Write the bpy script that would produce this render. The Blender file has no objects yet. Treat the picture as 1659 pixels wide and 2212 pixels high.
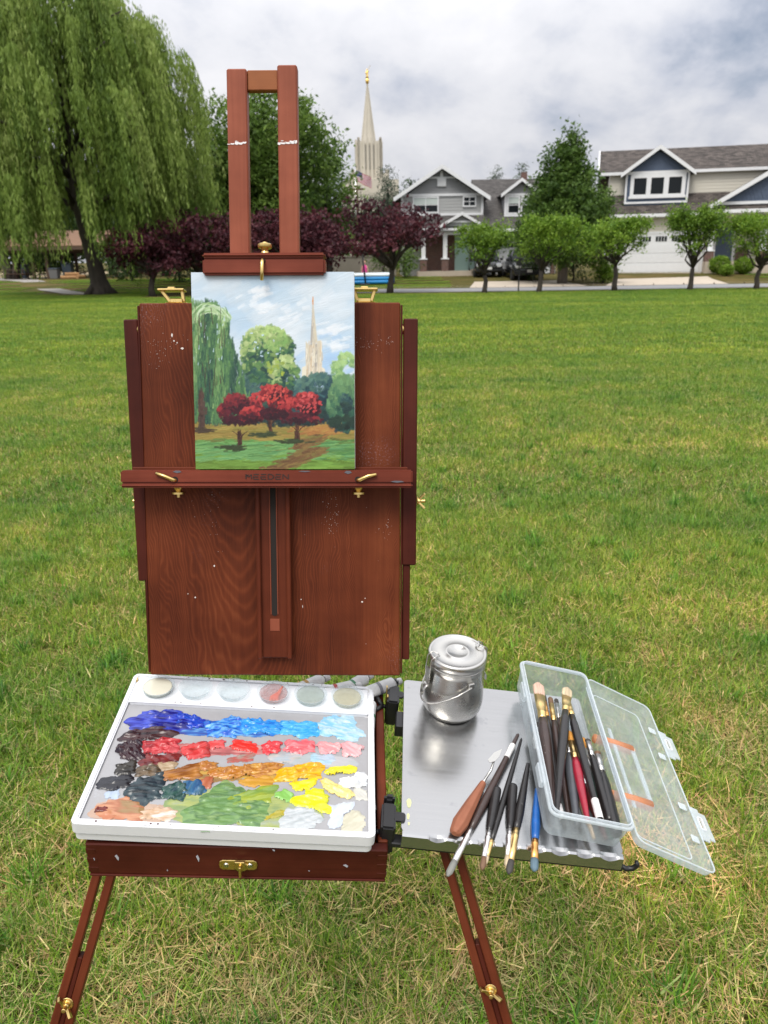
import bpy, bmesh, math, random
import numpy as np
from mathutils import Matrix, Vector, Euler
R = math.radians
SC = bpy.context.scene
COL = SC.collection
rng = np.random.default_rng(7)
random.seed(7)

# ------------------------------------------------------------------ camera
PITCH, ROLL = math.atan((1106 - 559) / 1671.0), 0.0155
_r = Vector((1, 0, 0)); _f = Vector((0, math.cos(PITCH), -math.sin(PITCH))); _u = Vector((0, math.sin(PITCH), math.cos(PITCH)))
_R = _r * math.cos(ROLL) - _u * math.sin(ROLL); _U = _r * math.sin(ROLL) + _u * math.cos(ROLL)
cam = bpy.data.cameras.new('camera'); camo = bpy.data.objects.new('camera', cam); COL.objects.link(camo)
camo.matrix_world = Matrix(((_R.x, _U.x, -_f.x, 0), (_R.y, _U.y, -_f.y, 0), (_R.z, _U.z, -_f.z, 1.6), (0, 0, 0, 1)))
cam.sensor_fit = 'VERTICAL'; cam.sensor_height = 36.0; cam.lens = 1671.0 / 2212.0 * 36.0
cam.clip_start = 0.05; cam.clip_end = 3000
cam.dof.use_dof = True; cam.dof.focus_distance = 1.2; cam.dof.aperture_fstop = 9.5
SC.camera = camo

# ------------------------------------------------------------------ sky, sun, exposure
SUN_EL, SUN_AZ = R(58), R(205)      # azimuth clockwise from +Y: the sun stands behind the camera, to its left
W = bpy.data.worlds.new('World'); SC.world = W; W.use_nodes = True
nt = W.node_tree; nt.nodes.clear()
def N(t, typ, loc=None, **kw):
    n = t.nodes.new(typ)
    for k, v in kw.items():
        if k == 'inp':
            for a, b in v.items(): n.inputs[a].default_value = b
        else: setattr(n, k, v)
    return n
def ramp(t, stops, interp='LINEAR'):
    n = t.nodes.new('ShaderNodeValToRGB'); e = n.color_ramp.elements; n.color_ramp.interpolation = interp
    while len(e) < len(stops): e.new(0.5)
    for i, (p, c) in enumerate(stops):
        e[i].position = p; e[i].color = (c[0], c[1], c[2], 1) if len(c) == 3 else c
    return n
def build_world():
    L = nt.links.new
    out = N(nt, 'ShaderNodeOutputWorld')
    sky = N(nt, 'ShaderNodeTexSky', sky_type='NISHITA', sun_disc=False, sun_elevation=SUN_EL, sun_rotation=SUN_AZ)
    tc = N(nt, 'ShaderNodeTexCoord'); sx = N(nt, 'ShaderNodeSeparateXYZ'); L(tc.outputs['Generated'], sx.inputs[0])
    zc = N(nt, 'ShaderNodeMath', operation='MAXIMUM'); L(sx.outputs['Z'], zc.inputs[0]); zc.inputs[1].default_value = 0.0
    zz = N(nt, 'ShaderNodeMath', operation='ADD'); L(zc.outputs[0], zz.inputs[0]); zz.inputs[1].default_value = 0.52
    dx = N(nt, 'ShaderNodeMath', operation='DIVIDE'); L(sx.outputs['X'], dx.inputs[0]); L(zz.outputs[0], dx.inputs[1])
    dy = N(nt, 'ShaderNodeMath', operation='DIVIDE'); L(sx.outputs['Y'], dy.inputs[0]); L(zz.outputs[0], dy.inputs[1])
    cv = N(nt, 'ShaderNodeCombineXYZ'); L(dx.outputs[0], cv.inputs[0]); L(dy.outputs[0], cv.inputs[1]); cv.inputs[2].default_value = 3.7
    n1 = N(nt, 'ShaderNodeTexNoise', inp={'Scale': 1.5, 'Detail': 8.0, 'Roughness': 0.52, 'Distortion': 0.15}); L(cv.outputs[0], n1.inputs['Vector'])
    n2 = N(nt, 'ShaderNodeTexNoise', inp={'Scale': 4.2, 'Detail': 6.0, 'Roughness': 0.55, 'Distortion': 0.15}); L(cv.outputs[0], n2.inputs['Vector'])
    cl = ramp(nt, [(0.33, (0.36, 0.41, 0.53)), (0.42, (0.54, 0.57, 0.65)), (0.48, (0.71, 0.72, 0.765)), (0.56, (0.82, 0.82, 0.85)), (0.68, (0.92, 0.92, 0.935))])
    mx = N(nt, 'ShaderNodeMix', data_type='FLOAT'); mx.inputs[0].default_value = 0.42
    L(n1.outputs['Fac'], mx.inputs[2]); L(n2.outputs['Fac'], mx.inputs[3]); L(mx.outputs[0], cl.inputs[0])
    # overcast sky: brighter towards the zenith (CIE overcast distribution)
    g = N(nt, 'ShaderNodeMath', operation='MULTIPLY_ADD'); L(zc.outputs[0], g.inputs[0]); g.inputs[1].default_value = 1.7; g.inputs[2].default_value = 0.83
    b1 = N(nt, 'ShaderNodeBackground'); L(cl.outputs[0], b1.inputs[0]); L(g.outputs[0], b1.inputs[1])
    b2 = N(nt, 'ShaderNodeBackground'); L(sky.outputs[0], b2.inputs[0]); b2.inputs[1].default_value = 0.07
    cov = ramp(nt, [(0.30, (0.0, 0.0, 0.0)), (0.42, (1, 1, 1))]); L(mx.outputs[0], cov.inputs[0])
    ms = N(nt, 'ShaderNodeMixShader'); L(cov.outputs[0], ms.inputs[0]); L(b2.outputs[0], ms.inputs[1]); L(b1.outputs[0], ms.inputs[2])
    L(ms.outputs[0], out.inputs[0])
build_world()
sun = bpy.data.lights.new('sun', 'SUN'); suno = bpy.data.objects.new('sun', sun); COL.objects.link(suno)
sun.energy = 2.3; sun.angle = R(25); sun.color = (1.0, 0.95, 0.87)
_sd = Vector((math.sin(SUN_AZ) * math.cos(SUN_EL), math.cos(SUN_AZ) * math.cos(SUN_EL), math.sin(SUN_EL)))
suno.rotation_euler = _sd.to_track_quat('Z', 'Y').to_euler()
SC.view_settings.view_transform = 'Standard'; SC.view_settings.look = 'None'
SC.view_settings.exposure = 0.0; SC.view_settings.gamma = 1.0; SC.view_settings.use_curve_mapping = False
SC.render.engine = 'CYCLES'
SC.cycles.use_denoising = True
SC.cycles.max_bounces = 8; SC.cycles.transparent_max_bounces = 40; SC.cycles.diffuse_bounces = 3
SC.cycles.glossy_bounces = 3; SC.cycles.transmission_bounces = 6
SC.cycles.caustics_reflective = False; SC.cycles.caustics_refractive = False
SC.cycles.sample_clamp_indirect = 6.0

# ------------------------------------------------------------------ helpers
def lin(c):
    return tuple((x / 255.0 / 12.92) if x / 255.0 <= 0.04045 else ((x / 255.0 + 0.055) / 1.055) ** 2.4 for x in c)
def tag(o, label=None, cat=None, group=None, kind=None):
    if label: o['label'] = label
    if cat: o['category'] = cat
    if group: o['group'] = group
    if kind: o['kind'] = kind
    return o
def frame(loc, rx=0, ry=0, rz=0):
    return Matrix.Translation(loc) @ (Matrix.Rotation(R(rz), 4, 'Z') @ Matrix.Rotation(R(ry), 4, 'Y') @ Matrix.Rotation(R(rx), 4, 'X'))
ROOTS = {}
def place(o, M=None, parent=None):
    """M is the world matrix wanted for o."""
    M = M if M is not None else Matrix()
    COL.objects.link(o); ROOTS[o.name] = M
    if parent is not None:
        o.parent = parent; o.matrix_parent_inverse = ROOTS[parent.name].inverted()
        o.matrix_basis = M
    else: o.matrix_basis = M
    return o
def empty(name, loc=(0, 0, 0), label=None, cat=None, group=None, M=None):
    o = bpy.data.objects.new(name, None); o.empty_display_size = 0.1
    place(o, M if M is not None else Matrix.Translation(loc)); return tag(o, label, cat, group)
class MB:
    def __init__(s, M=None): s.v = []; s.f = []; s.M = M
    def add(s, vs, fs, M=None):
        b = len(s.v)
        for p in vs:
            p = Vector(p)
            if M is not None: p = M @ p
            s.v.append(p)
        s.f += [tuple(b + i for i in q) for q in fs]; return s
    def box(s, x0, x1, y0, y1, z0, z1, M=None):
        return s.add([(x0, y0, z0), (x1, y0, z0), (x1, y1, z0), (x0, y1, z0), (x0, y0, z1), (x1, y0, z1), (x1, y1, z1), (x0, y1, z1)],
                     [(0, 3, 2, 1), (4, 5, 6, 7), (0, 1, 5, 4), (1, 2, 6, 5), (2, 3, 7, 6), (3, 0, 4, 7)], M)
    def hexa(s, p):    # 8 corners, bottom ring then top ring
        return s.add(p, [(0, 3, 2, 1), (4, 5, 6, 7), (0, 1, 5, 4), (1, 2, 6, 5), (2, 3, 7, 6), (3, 0, 4, 7)])
    def bar(s, p, q, w, t, up=(0, 1, 0)):
        p = Vector(p); q = Vector(q); d = (q - p).normalized(); a = d.cross(Vector(up)).normalized(); b = a.cross(d)
        c = lambda o, i, j: o + a * (w / 2 * i) + b * (t / 2 * j)
        return s.hexa([c(p, -1, -1), c(p, 1, -1), c(p, 1, 1), c(p, -1, 1), c(q, -1, -1), c(q, 1, -1), c(q, 1, 1), c(q, -1, 1)])
    def tube(s, pts, rad, n=8, caps=True, flat=None):
        pts = [Vector(p) for p in pts]; k = len(pts)
        rr = rad if hasattr(rad, '__len__') else [rad] * k
        b = len(s.v); pa = None
        for i, p in enumerate(pts):
            d = (pts[min(i + 1, k - 1)] - pts[max(i - 1, 0)]).normalized()
            if pa is None:
                pa = d.orthogonal().normalized()
                if flat is not None: pa = (Vector(flat) - d * Vector(flat).dot(d)).normalized()
            else: pa = (pa - d * pa.dot(d)).normalized()
            pb = d.cross(pa)
            r = rr[i]; ra, rb = r if isinstance(r, tuple) else (r, r)
            for j in range(n):
                a = 2 * math.pi * j / n
                s.v.append(p + pa * (ra * math.cos(a)) + pb * (rb * math.sin(a)))
        for i in range(k - 1):
            for j in range(n):
                s.f.append((b + i * n + j, b + i * n + (j + 1) % n, b + (i + 1) * n + (j + 1) % n, b + (i + 1) * n + j))
        if caps:
            s.f.append(tuple(b + j for j in reversed(range(n)))); s.f.append(tuple(b + (k - 1) * n + j for j in range(n)))
        return s
    def lathe(s, prof, n=24, M=None, knurl=None):
        b = len(s.v); k = len(prof); vs = []
        for i, (r, z) in enumerate(prof):
            for j in range(n):
                a = 2 * math.pi * j / n; q = r
                if knurl and i in knurl: q = r * (1 + 0.05 * (j % 2))
                vs.append((q * math.cos(a), q * math.sin(a), z))
        fs = [(i * n + j, i * n + (j + 1) % n, (i + 1) * n + (j + 1) % n, (i + 1) * n + j) for i in range(k - 1) for j in range(n)]
        if prof[0][0] > 1e-6: fs.append(tuple(reversed(range(n))))
        if prof[-1][0] > 1e-6: fs.append(tuple((k - 1) * n + j for j in range(n)))
        return s.add(vs, fs, M)
    def prism(s, poly, d0, d1, axis='Z', M=None):
        n = len(poly)
        f = {'Z': lambda a, b, d: (a, b, d), 'Y': lambda a, b, d: (a, d, b), 'X': lambda a, b, d: (d, a, b)}[axis]
        vs = [f(a, b, d0) for a, b in poly] + [f(a, b, d1) for a, b in poly]
        fs = [tuple(reversed(range(n))), tuple(range(n, 2 * n))] + [(i, (i + 1) % n, n + (i + 1) % n, n + i) for i in range(n)]
        return s.add(vs, fs, M)
    def build(s, name, mat, parent=None, M=None, bevel=0, smooth=False, seg=1, label=None, cols=None, auto=None):
        """vertices are given in the frame M (object matrix = M)."""
        me = bpy.data.meshes.new(name); bm = bmesh.new()
        vs = [bm.verts.new(v) for v in s.v]
        for q in s.f:
            try: bm.faces.new([vs[i] for i in q])
            except ValueError: pass
        bmesh.ops.recalc_face_normals(bm, faces=bm.faces)
        if bevel:
            ed = [e for e in bm.edges if len(e.link_faces) == 2 and e.calc_face_angle(0) > 0.5]
            bmesh.ops.bevel(bm, geom=ed, offset=bevel, segments=seg, affect='EDGES', clamp_overlap=True)
        if smooth or auto:
            for f in bm.faces: f.smooth = True
            if auto:
                for e in bm.edges:
                    if len(e.link_faces) == 2 and e.calc_face_angle(0) > R(auto): e.smooth = False
        bm.to_mesh(me); bm.free()
        if mat: me.materials.append(mat)
        if cols is not None:
            a = me.color_attributes.new('Col', 'FLOAT_COLOR', 'POINT')
            a.data.foreach_set('color', np.asarray(cols, dtype=np.float32).ravel())
        o = bpy.data.objects.new(name, me)
        if M is None: M = ROOTS[parent.name] if parent is not None else Matrix()
        place(o, M, parent)
        if label: o['label'] = label
        return o
def np_mesh(name, V, F, mat, cols=None, smooth=False):
    """V (n,3), F (m,k) all faces of k corners, cols (n,3)."""
    V = np.asarray(V, dtype=np.float32); F = np.asarray(F, dtype=np.int32)
    me = bpy.data.meshes.new(name); k = F.shape[1]
    me.vertices.add(len(V)); me.vertices.foreach_set('co', V.ravel())
    me.loops.add(F.size); me.loops.foreach_set('vertex_index', F.ravel())
    me.polygons.add(len(F)); me.polygons.foreach_set('loop_start', np.arange(0, F.size, k, dtype=np.int32))
    if smooth: me.polygons.foreach_set('use_smooth', np.ones(len(F), dtype=bool))
    me.update(calc_edges=True)
    if cols is not None:
        a = me.color_attributes.new('Col', 'FLOAT_COLOR', 'POINT')
        c = np.ones((len(V), 4), dtype=np.float32); c[:, :np.shape(cols)[1]] = cols
        a.data.foreach_set('color', c.ravel())
    if mat: me.materials.append(mat)
    return me
def obj(name, me, parent=None, M=None):
    o = bpy.data.objects.new(name, me)
    if M is None: M = ROOTS[parent.name] if parent is not None else Matrix()
    return place(o, M, parent)
_unit = {}
def ubox(name, mat, parent, M, x0, x1, y0, y1, z0, z1):
    """a box piece sharing one unit-cube mesh per material; the coordinates are in the frame M."""
    if mat.name not in _unit:
        m = MB().box(-.5, .5, -.5, .5, -.5, .5); me = bpy.data.meshes.new('piece_' + mat.name)
        me.from_pydata([tuple(v) for v in m.v], [], m.f); me.materials.append(mat); _unit[mat.name] = me
    o = bpy.data.objects.new(name, _unit[mat.name])
    T = M @ Matrix.Translation(((x0 + x1) / 2, (y0 + y1) / 2, (z0 + z1) / 2)) @ Matrix.Diagonal((abs(x1 - x0), abs(y1 - y0), abs(z1 - z0), 1))
    return place(o, T, parent)
def smooth01(a, b, x):
    t = np.clip((x - a) / (b - a), 0, 1); return t * t * (3 - 2 * t)
def terrain(y):
    return 0.40 * smooth01(46.5, 57.0, y) + 0.002 * np.maximum(0, y - 57.0)
# ------------------------------------------------------------------ materials
def new_mat(name):
    m = bpy.data.materials.new(name); m.use_nodes = True
    t = m.node_tree; b = t.nodes['Principled BSDF']; return m, t, b
def plain(name, col, rough=0.5, metal=0.0, noise=0.0, nscale=20.0, bump=0.0, bscale=200.0, spec=0.5, coat=0.0, stretch=(1, 1, 1), speck=None):
    m, t, b = new_mat(name); L = t.links.new
    b.inputs['Roughness'].default_value = rough; b.inputs['Metallic'].default_value = metal
    b.inputs['Specular IOR Level'].default_value = spec; b.inputs['Coat Weight'].default_value = coat
    b.inputs['Base Color'].default_value = (*col, 1)
    tc = N(t, 'ShaderNodeTexCoord'); mp = N(t, 'ShaderNodeMapping'); mp.inputs['Scale'].default_value = stretch; L(tc.outputs['Object'], mp.inputs[0])
    if noise:
        n = N(t, 'ShaderNodeTexNoise', inp={'Scale': nscale, 'Detail': 6.0, 'Roughness': 0.65}); L(mp.outputs[0], n.inputs['Vector'])
        lo = tuple(c * (1 - noise) for c in col); hi = tuple(min(1, c * (1 + noise)) for c in col)
        r = ramp(t, [(0.28, lo), (0.72, hi)]); L(n.outputs['Fac'], r.inputs[0]); L(r.outputs[0], b.inputs['Base Color'])
        rr = N(t, 'ShaderNodeMapRange', inp={'To Min': max(0.03, rough - 0.1), 'To Max': min(1, rough + 0.12)}); L(n.outputs['Fac'], rr.inputs[0]); L(rr.outputs[0], b.inputs['Roughness'])
    if speck:   # flecks and smudges of dried paint
        n3 = N(t, 'ShaderNodeTexNoise', inp={'Scale': speck[1], 'Detail': 5.0, 'Roughness': 0.75}); L(tc.outputs['Object'], n3.inputs['Vector']); r3 = ramp(t, [(speck[2], (0, 0, 0)), (speck[2] + 0.05, (1, 1, 1))]); L(n3.outputs['Fac'], r3.inputs[0])
        f3 = N(t, 'ShaderNodeMath', operation='MULTIPLY'); L(r3.outputs[0], f3.inputs[0]); f3.inputs[1].default_value = speck[3]
        m3 = N(t, 'ShaderNodeMix', data_type='RGBA'); L(f3.outputs[0], m3.inputs[0]); m3.inputs[7].default_value = (*speck[0], 1)
        if b.inputs['Base Color'].is_linked: L(b.inputs['Base Color'].links[0].from_socket, m3.inputs[6])
        else: m3.inputs[6].default_value = (*col, 1)
        L(m3.outputs[2], b.inputs['Base Color'])
    if bump:
        n = N(t, 'ShaderNodeTexNoise', inp={'Scale': bscale, 'Detail': 4.0}); L(mp.outputs[0], n.inputs['Vector'])
        bp = N(t, 'ShaderNodeBump', inp={'Strength': bump, 'Distance': 0.002}); L(n.outputs['Fac'], bp.inputs['Height']); L(bp.outputs[0], b.inputs['Normal'])
    return m
def wood(name, axis, c_dark, c_mid, c_light, rough=0.42, fine=1.0, cath=False, coat=0.0, smear=False):
    """stained timber; the grain runs along the object's own axis."""
    m, t, b = new_mat(name); L = t.links.new
    tc = N(t, 'ShaderNodeTexCoord'); mp = N(t, 'ShaderNodeMapping'); L(tc.outputs['Object'], mp.inputs[0])
    s = [150 * fine, 150 * fine, 150 * fine]; s['XYZ'.index(axis)] = 4.0; mp.inputs['Scale'].default_value = s
    n1 = N(t, 'ShaderNodeTexNoise', inp={'Scale': 1.0, 'Detail': 5.0, 'Roughness': 0.7, 'Distortion': 0.3}); L(mp.outputs[0], n1.inputs['Vector'])
    mp2 = N(t, 'ShaderNodeMapping'); L(tc.outputs['Object'], mp2.inputs[0])
    s2 = [9, 9, 9]; s2['XYZ'.index(axis)] = 1.8; mp2.inputs['Scale'].default_value = s2
    n2 = N(t, 'ShaderNodeTexNoise', inp={'Scale': 1.0, 'Detail': 3.0, 'Distortion': 0.8}); L(mp2.outputs[0], n2.inputs['Vector'])
    mx = N(t, 'ShaderNodeMix', data_type='FLOAT'); mx.inputs[0].default_value = 0.62; L(n1.outputs['Fac'], mx.inputs[2]); L(n2.outputs['Fac'], mx.inputs[3])
    last = mx.outputs[0]
    if cath:    # growth rings cut into nested arches: contours of z - k (x - x0)^2
        sx = N(t, 'ShaderNodeSeparateXYZ'); L(tc.outputs['Object'], sx.inputs[0])
        dv = N(t, 'ShaderNodeTexNoise', inp={'Scale': 6.0, 'Detail': 3.0}); mq = N(t, 'ShaderNodeMapping'); mq.inputs['Scale'].default_value = (1.6, 1, 0.6); L(tc.outputs['Object'], mq.inputs[0]); L(mq.outputs[0], dv.inputs['Vector'])
        def mth(op, a, b=None, c=None):
            n = N(t, 'ShaderNodeMath', operation=op)
            for i, v in enumerate((a, b, c)):
                if v is None: continue
                if isinstance(v, (int, float)): n.inputs[i].default_value = v
                else: L(v, n.inputs[i])
            return n.outputs[0]
        dx = mth('ADD', sx.outputs['X'], 0.062); dx = mth('MULTIPLY_ADD', dv.outputs['Fac'], 0.11, dx); dx = mth('ADD', dx, -0.055)
        ff = mth('MULTIPLY_ADD', mth('MULTIPLY', dx, dx), -34.0, sx.outputs['Z']); ff = mth('MULTIPLY_ADD', dv.outputs['Fac'], 0.10, ff)
        sn = mth('SINE', mth('MULTIPLY', ff, 2 * math.pi / 0.030)); sn = mth('MULTIPLY_ADD', sn, 0.5, 0.5); sn = mth('POWER', sn, 2.2)
        m2 = N(t, 'ShaderNodeMix', data_type='FLOAT'); m2.inputs[0].default_value = 0.12; L(last, m2.inputs[2]); L(sn, m2.inputs[3]); last = m2.outputs[0]
    rp = ramp(t, [(0.24, c_dark), (0.5, c_mid), (0.78, c_light)]); L(last, rp.inputs[0])
    n4 = N(t, 'ShaderNodeTexNoise', inp={'Scale': 5.5, 'Detail': 4.0, 'Roughness': 0.6}); L(tc.outputs['Object'], n4.inputs['Vector']); r4 = ramp(t, [(0.30, (0.62, 0.58, 0.58)), (0.52, (1.0, 1.0, 1.0)), (0.72, (1.35, 1.42, 1.45))]); L(n4.outputs['Fac'], r4.inputs[0])
    m4 = N(t, 'ShaderNodeMix', data_type='RGBA', blend_type='MULTIPLY'); m4.inputs[0].default_value = 1.0; L(rp.outputs[0], m4.inputs[6]); L(r4.outputs[0], m4.inputs[7])
    col = m4.outputs[2]
    if smear:   # old dried paint scuffs wiped on the panel
        v = N(t, 'ShaderNodeTexNoise', inp={'Scale': 7.0, 'Detail': 2.0}); L(tc.outputs['Object'], v.inputs['Vector'])
        v2 = N(t, 'ShaderNodeTexNoise', inp={'Scale': 320.0, 'Detail': 3.0, 'Roughness': 0.8}); L(tc.outputs['Object'], v2.inputs['Vector'])
        r1 = ramp(t, [(0.60, (0, 0, 0)), (0.72, (1, 1, 1))]); r2 = ramp(t, [(0.55, (0, 0, 0)), (0.66, (1, 1, 1))]); L(v.outputs['Fac'], r1.inputs[0]); L(v2.outputs['Fac'], r2.inputs[0])
        mu = N(t, 'ShaderNodeMath', operation='MULTIPLY'); L(r1.outputs[0], mu.inputs[0]); L(r2.outputs[0], mu.inputs[1])
        mu2 = N(t, 'ShaderNodeMath', operation='MULTIPLY'); L(mu.outputs[0], mu2.inputs[0]); mu2.inputs[1].default_value = 0.35
        mc = N(t, 'ShaderNodeMix', data_type='RGBA'); L(mu2.outputs[0], mc.inputs[0]); L(col, mc.inputs[6]); mc.inputs[7].default_value = (0.42, 0.38, 0.44, 1); col = mc.outputs[2]
    L(col, b.inputs['Base Color'])
    rr = N(t, 'ShaderNodeMapRange', inp={'To Min': rough + 0.1, 'To Max': rough - 0.06}); L(last, rr.inputs[0]); L(rr.outputs[0], b.inputs['Roughness'])
    b.inputs['Coat Weight'].default_value = coat; b.inputs['Coat Roughness'].default_value = 0.35; b.inputs['Specular IOR Level'].default_value = 0.14
    bp = N(t, 'ShaderNodeBump', inp={'Strength': 0.25, 'Distance': 0.0006}); L(n1.outputs['Fac'], bp.inputs['Height']); L(bp.outputs[0], b.inputs['Normal'])
    return m
def attr_mat(name, rough=0.5, trans=0.0, spec=0.3, bump=0.0, bscale=900.0, coat=0.0, alpha=False):
    m, t, b = new_mat(name); L = t.links.new
    a = N(t, 'ShaderNodeAttribute', attribute_name='Col'); L(a.outputs['Color'], b.inputs['Base Color'])
    b.inputs['Roughness'].default_value = rough; b.inputs['Specular IOR Level'].default_value = spec; b.inputs['Coat Weight'].default_value = coat
    if bump:
        tc = N(t, 'ShaderNodeTexCoord'); n = N(t, 'ShaderNodeTexNoise', inp={'Scale': bscale, 'Detail': 3.0}); L(tc.outputs['Object'], n.inputs['Vector'])
        bp = N(t, 'ShaderNodeBump', inp={'Strength': bump, 'Distance': 0.001}); L(n.outputs['Fac'], bp.inputs['Height']); L(bp.outputs[0], b.inputs['Normal'])
    if alpha: L(a.outputs['Alpha'], b.inputs['Alpha'])
    if trans:
        tr = N(t, 'ShaderNodeBsdfTranslucent'); L(a.outputs['Color'], tr.inputs[0]); ms = N(t, 'ShaderNodeMixShader'); ms.inputs[0].default_value = trans
        L(b.outputs[0], ms.inputs[1]); L(tr.outputs[0], ms.inputs[2]); L(ms.outputs[0], t.nodes['Material Output'].inputs[0])
    return m
def grass_mat():
    m, t, b = new_mat('grass_blade'); L = t.links.new
    a = N(t, 'ShaderNodeAttribute', attribute_name='Col'); g = N(t, 'ShaderNodeNewGeometry')
    mp = N(t, 'ShaderNodeMapping'); mp.inputs['Scale'].default_value = (0.13, 0.42, 1); L(g.outputs['Position'], mp.inputs[0])
    n = N(t, 'ShaderNodeTexNoise', inp={'Scale': 1.0, 'Detail': 5.0, 'Roughness': 0.6}); L(mp.outputs[0], n.inputs['Vector'])
    n2 = N(t, 'ShaderNodeTexNoise', inp={'Scale': 1.9, 'Detail': 4.0, 'Roughness': 0.6}); L(g.outputs['Position'], n2.inputs['Vector'])
    mx = N(t, 'ShaderNodeMix', data_type='FLOAT'); mx.inputs[0].default_value = 0.4; L(n.outputs['Fac'], mx.inputs[2]); L(n2.outputs['Fac'], mx.inputs[3])
    r = ramp(t, [(0.38, (0.60, 0.74, 0.66)), (0.45, (0.90, 0.98, 0.85)), (0.52, (1.22, 1.10, 1.0)), (0.59, (1.65, 1.32, 1.3)), (0.68, (2.1, 1.6, 1.8))]); L(mx.outputs[0], r.inputs[0])
    mu = N(t, 'ShaderNodeMix', data_type='RGBA', blend_type='MULTIPLY'); mu.inputs[0].default_value = 1.0; L(a.outputs['Color'], mu.inputs[6]); L(r.outputs[0], mu.inputs[7])
    L(mu.outputs[2], b.inputs['Base Color']); b.inputs['Roughness'].default_value = 0.45; b.inputs['Specular IOR Level'].default_value = 0.35
    tr = N(t, 'ShaderNodeBsdfTranslucent'); L(mu.outputs[2], tr.inputs[0]); ms = N(t, 'ShaderNodeMixShader'); ms.inputs[0].default_value = 0.3
    L(b.outputs[0], ms.inputs[1]); L(tr.outputs[0], ms.inputs[2]); L(ms.outputs[0], t.nodes['Material Output'].inputs[0])
    return m
def milky(name, col, opac, rough=0.3):
    """cloudy translucent plastic."""
    m, t, b = new_mat(name); L = t.links.new
    b.inputs['Base Color'].default_value = (*col, 1); b.inputs['Roughness'].default_value = rough
    tp = N(t, 'ShaderNodeBsdfTransparent'); tp.inputs[0].default_value = (0.93, 0.96, 0.97, 1)
    tl = N(t, 'ShaderNodeBsdfTranslucent'); tl.inputs[0].default_value = (*col, 1)
    m1 = N(t, 'ShaderNodeMixShader'); m1.inputs[0].default_value = 0.45; L(b.outputs[0], m1.inputs[1]); L(tl.outputs[0], m1.inputs[2])
    m2 = N(t, 'ShaderNodeMixShader'); tc = N(t, 'ShaderNodeTexCoord'); sn = N(t, 'ShaderNodeTexNoise', inp={'Scale': 26.0, 'Detail': 7.0, 'Roughness': 0.7}); L(tc.outputs['Object'], sn.inputs['Vector']); so = N(t, 'ShaderNodeMapRange', inp={'From Min': 0.3, 'From Max': 0.75, 'To Min': max(0, opac - 0.10), 'To Max': opac + 0.18}); L(sn.outputs['Fac'], so.inputs[0]); L(so.outputs[0], m2.inputs[0]); L(tp.outputs[0], m2.inputs[1]); L(m1.outputs[0], m2.inputs[2])
    L(m2.outputs[0], t.nodes['Material Output'].inputs[0]); return m
def shingle_roof(name, c1, c2):
    m, t, b = new_mat(name); L = t.links.new
    tc = N(t, 'ShaderNodeTexCoord')
    br = N(t, 'ShaderNodeTexBrick', inp={'Scale': 1.0, 'Mortar Size': 0.012, 'Brick Width': 0.32, 'Row Height': 0.15, 'Color1': (*c1, 1), 'Color2': (*c2, 1), 'Mortar': (c1[0] * .5, c1[1] * .5, c1[2] * .5, 1), 'Bias': 0.0})
    L(tc.outputs['UV'], br.inputs['Vector'])
    n = N(t, 'ShaderNodeTexNoise', inp={'Scale': 5.0, 'Detail': 6.0, 'Roughness': 0.8}); L(tc.outputs['Object'], n.inputs['Vector'])
    mu = N(t, 'ShaderNodeMix', data_type='RGBA', blend_type='OVERLAY'); mu.inputs[0].default_value = 0.7; L(br.outputs['Color'], mu.inputs[6]); L(n.outputs['Fac'], mu.inputs[7])
    L(mu.outputs[2], b.inputs['Base Color']); b.inputs['Roughness'].default_value = 0.9
    bp = N(t, 'ShaderNodeBump', inp={'Strength': 0.6, 'Distance': 0.02}); L(br.outputs['Fac'], bp.inputs['Height']); bp.invert = True; L(bp.outputs[0], b.inputs['Normal'])
    return m
def brick_mat(name):
    m, t, b = new_mat(name); L = t.links.new
    tc = N(t, 'ShaderNodeTexCoord'); mp = N(t, 'ShaderNodeMapping'); mp.inputs['Rotation'].default_value = (R(90), 0, 0); L(tc.outputs['Object'], mp.inputs[0])
    br = N(t, 'ShaderNodeTexBrick', inp={'Scale': 1.0, 'Mortar Size': 0.01, 'Brick Width': 0.21, 'Row Height': 0.075, 'Color1': (0.15, 0.055, 0.04, 1), 'Color2': (0.09, 0.04, 0.032, 1), 'Mortar': (0.2, 0.17, 0.15, 1)})
    L(mp.outputs[0], br.inputs['Vector']); L(br.outputs['Color'], b.inputs['Base Color']); b.inputs['Roughness'].default_value = 0.9
    return m
WD = [(0.048, 0.010, 0.005), (0.110, 0.024, 0.010), (0.165, 0.042, 0.017)]
WM = [(0.17, 0.044, 0.024), (0.245, 0.068, 0.037), (0.30, 0.092, 0.052)]  # mast tone lighter: cleaner wood, and its extra sky light put into the colour
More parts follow.
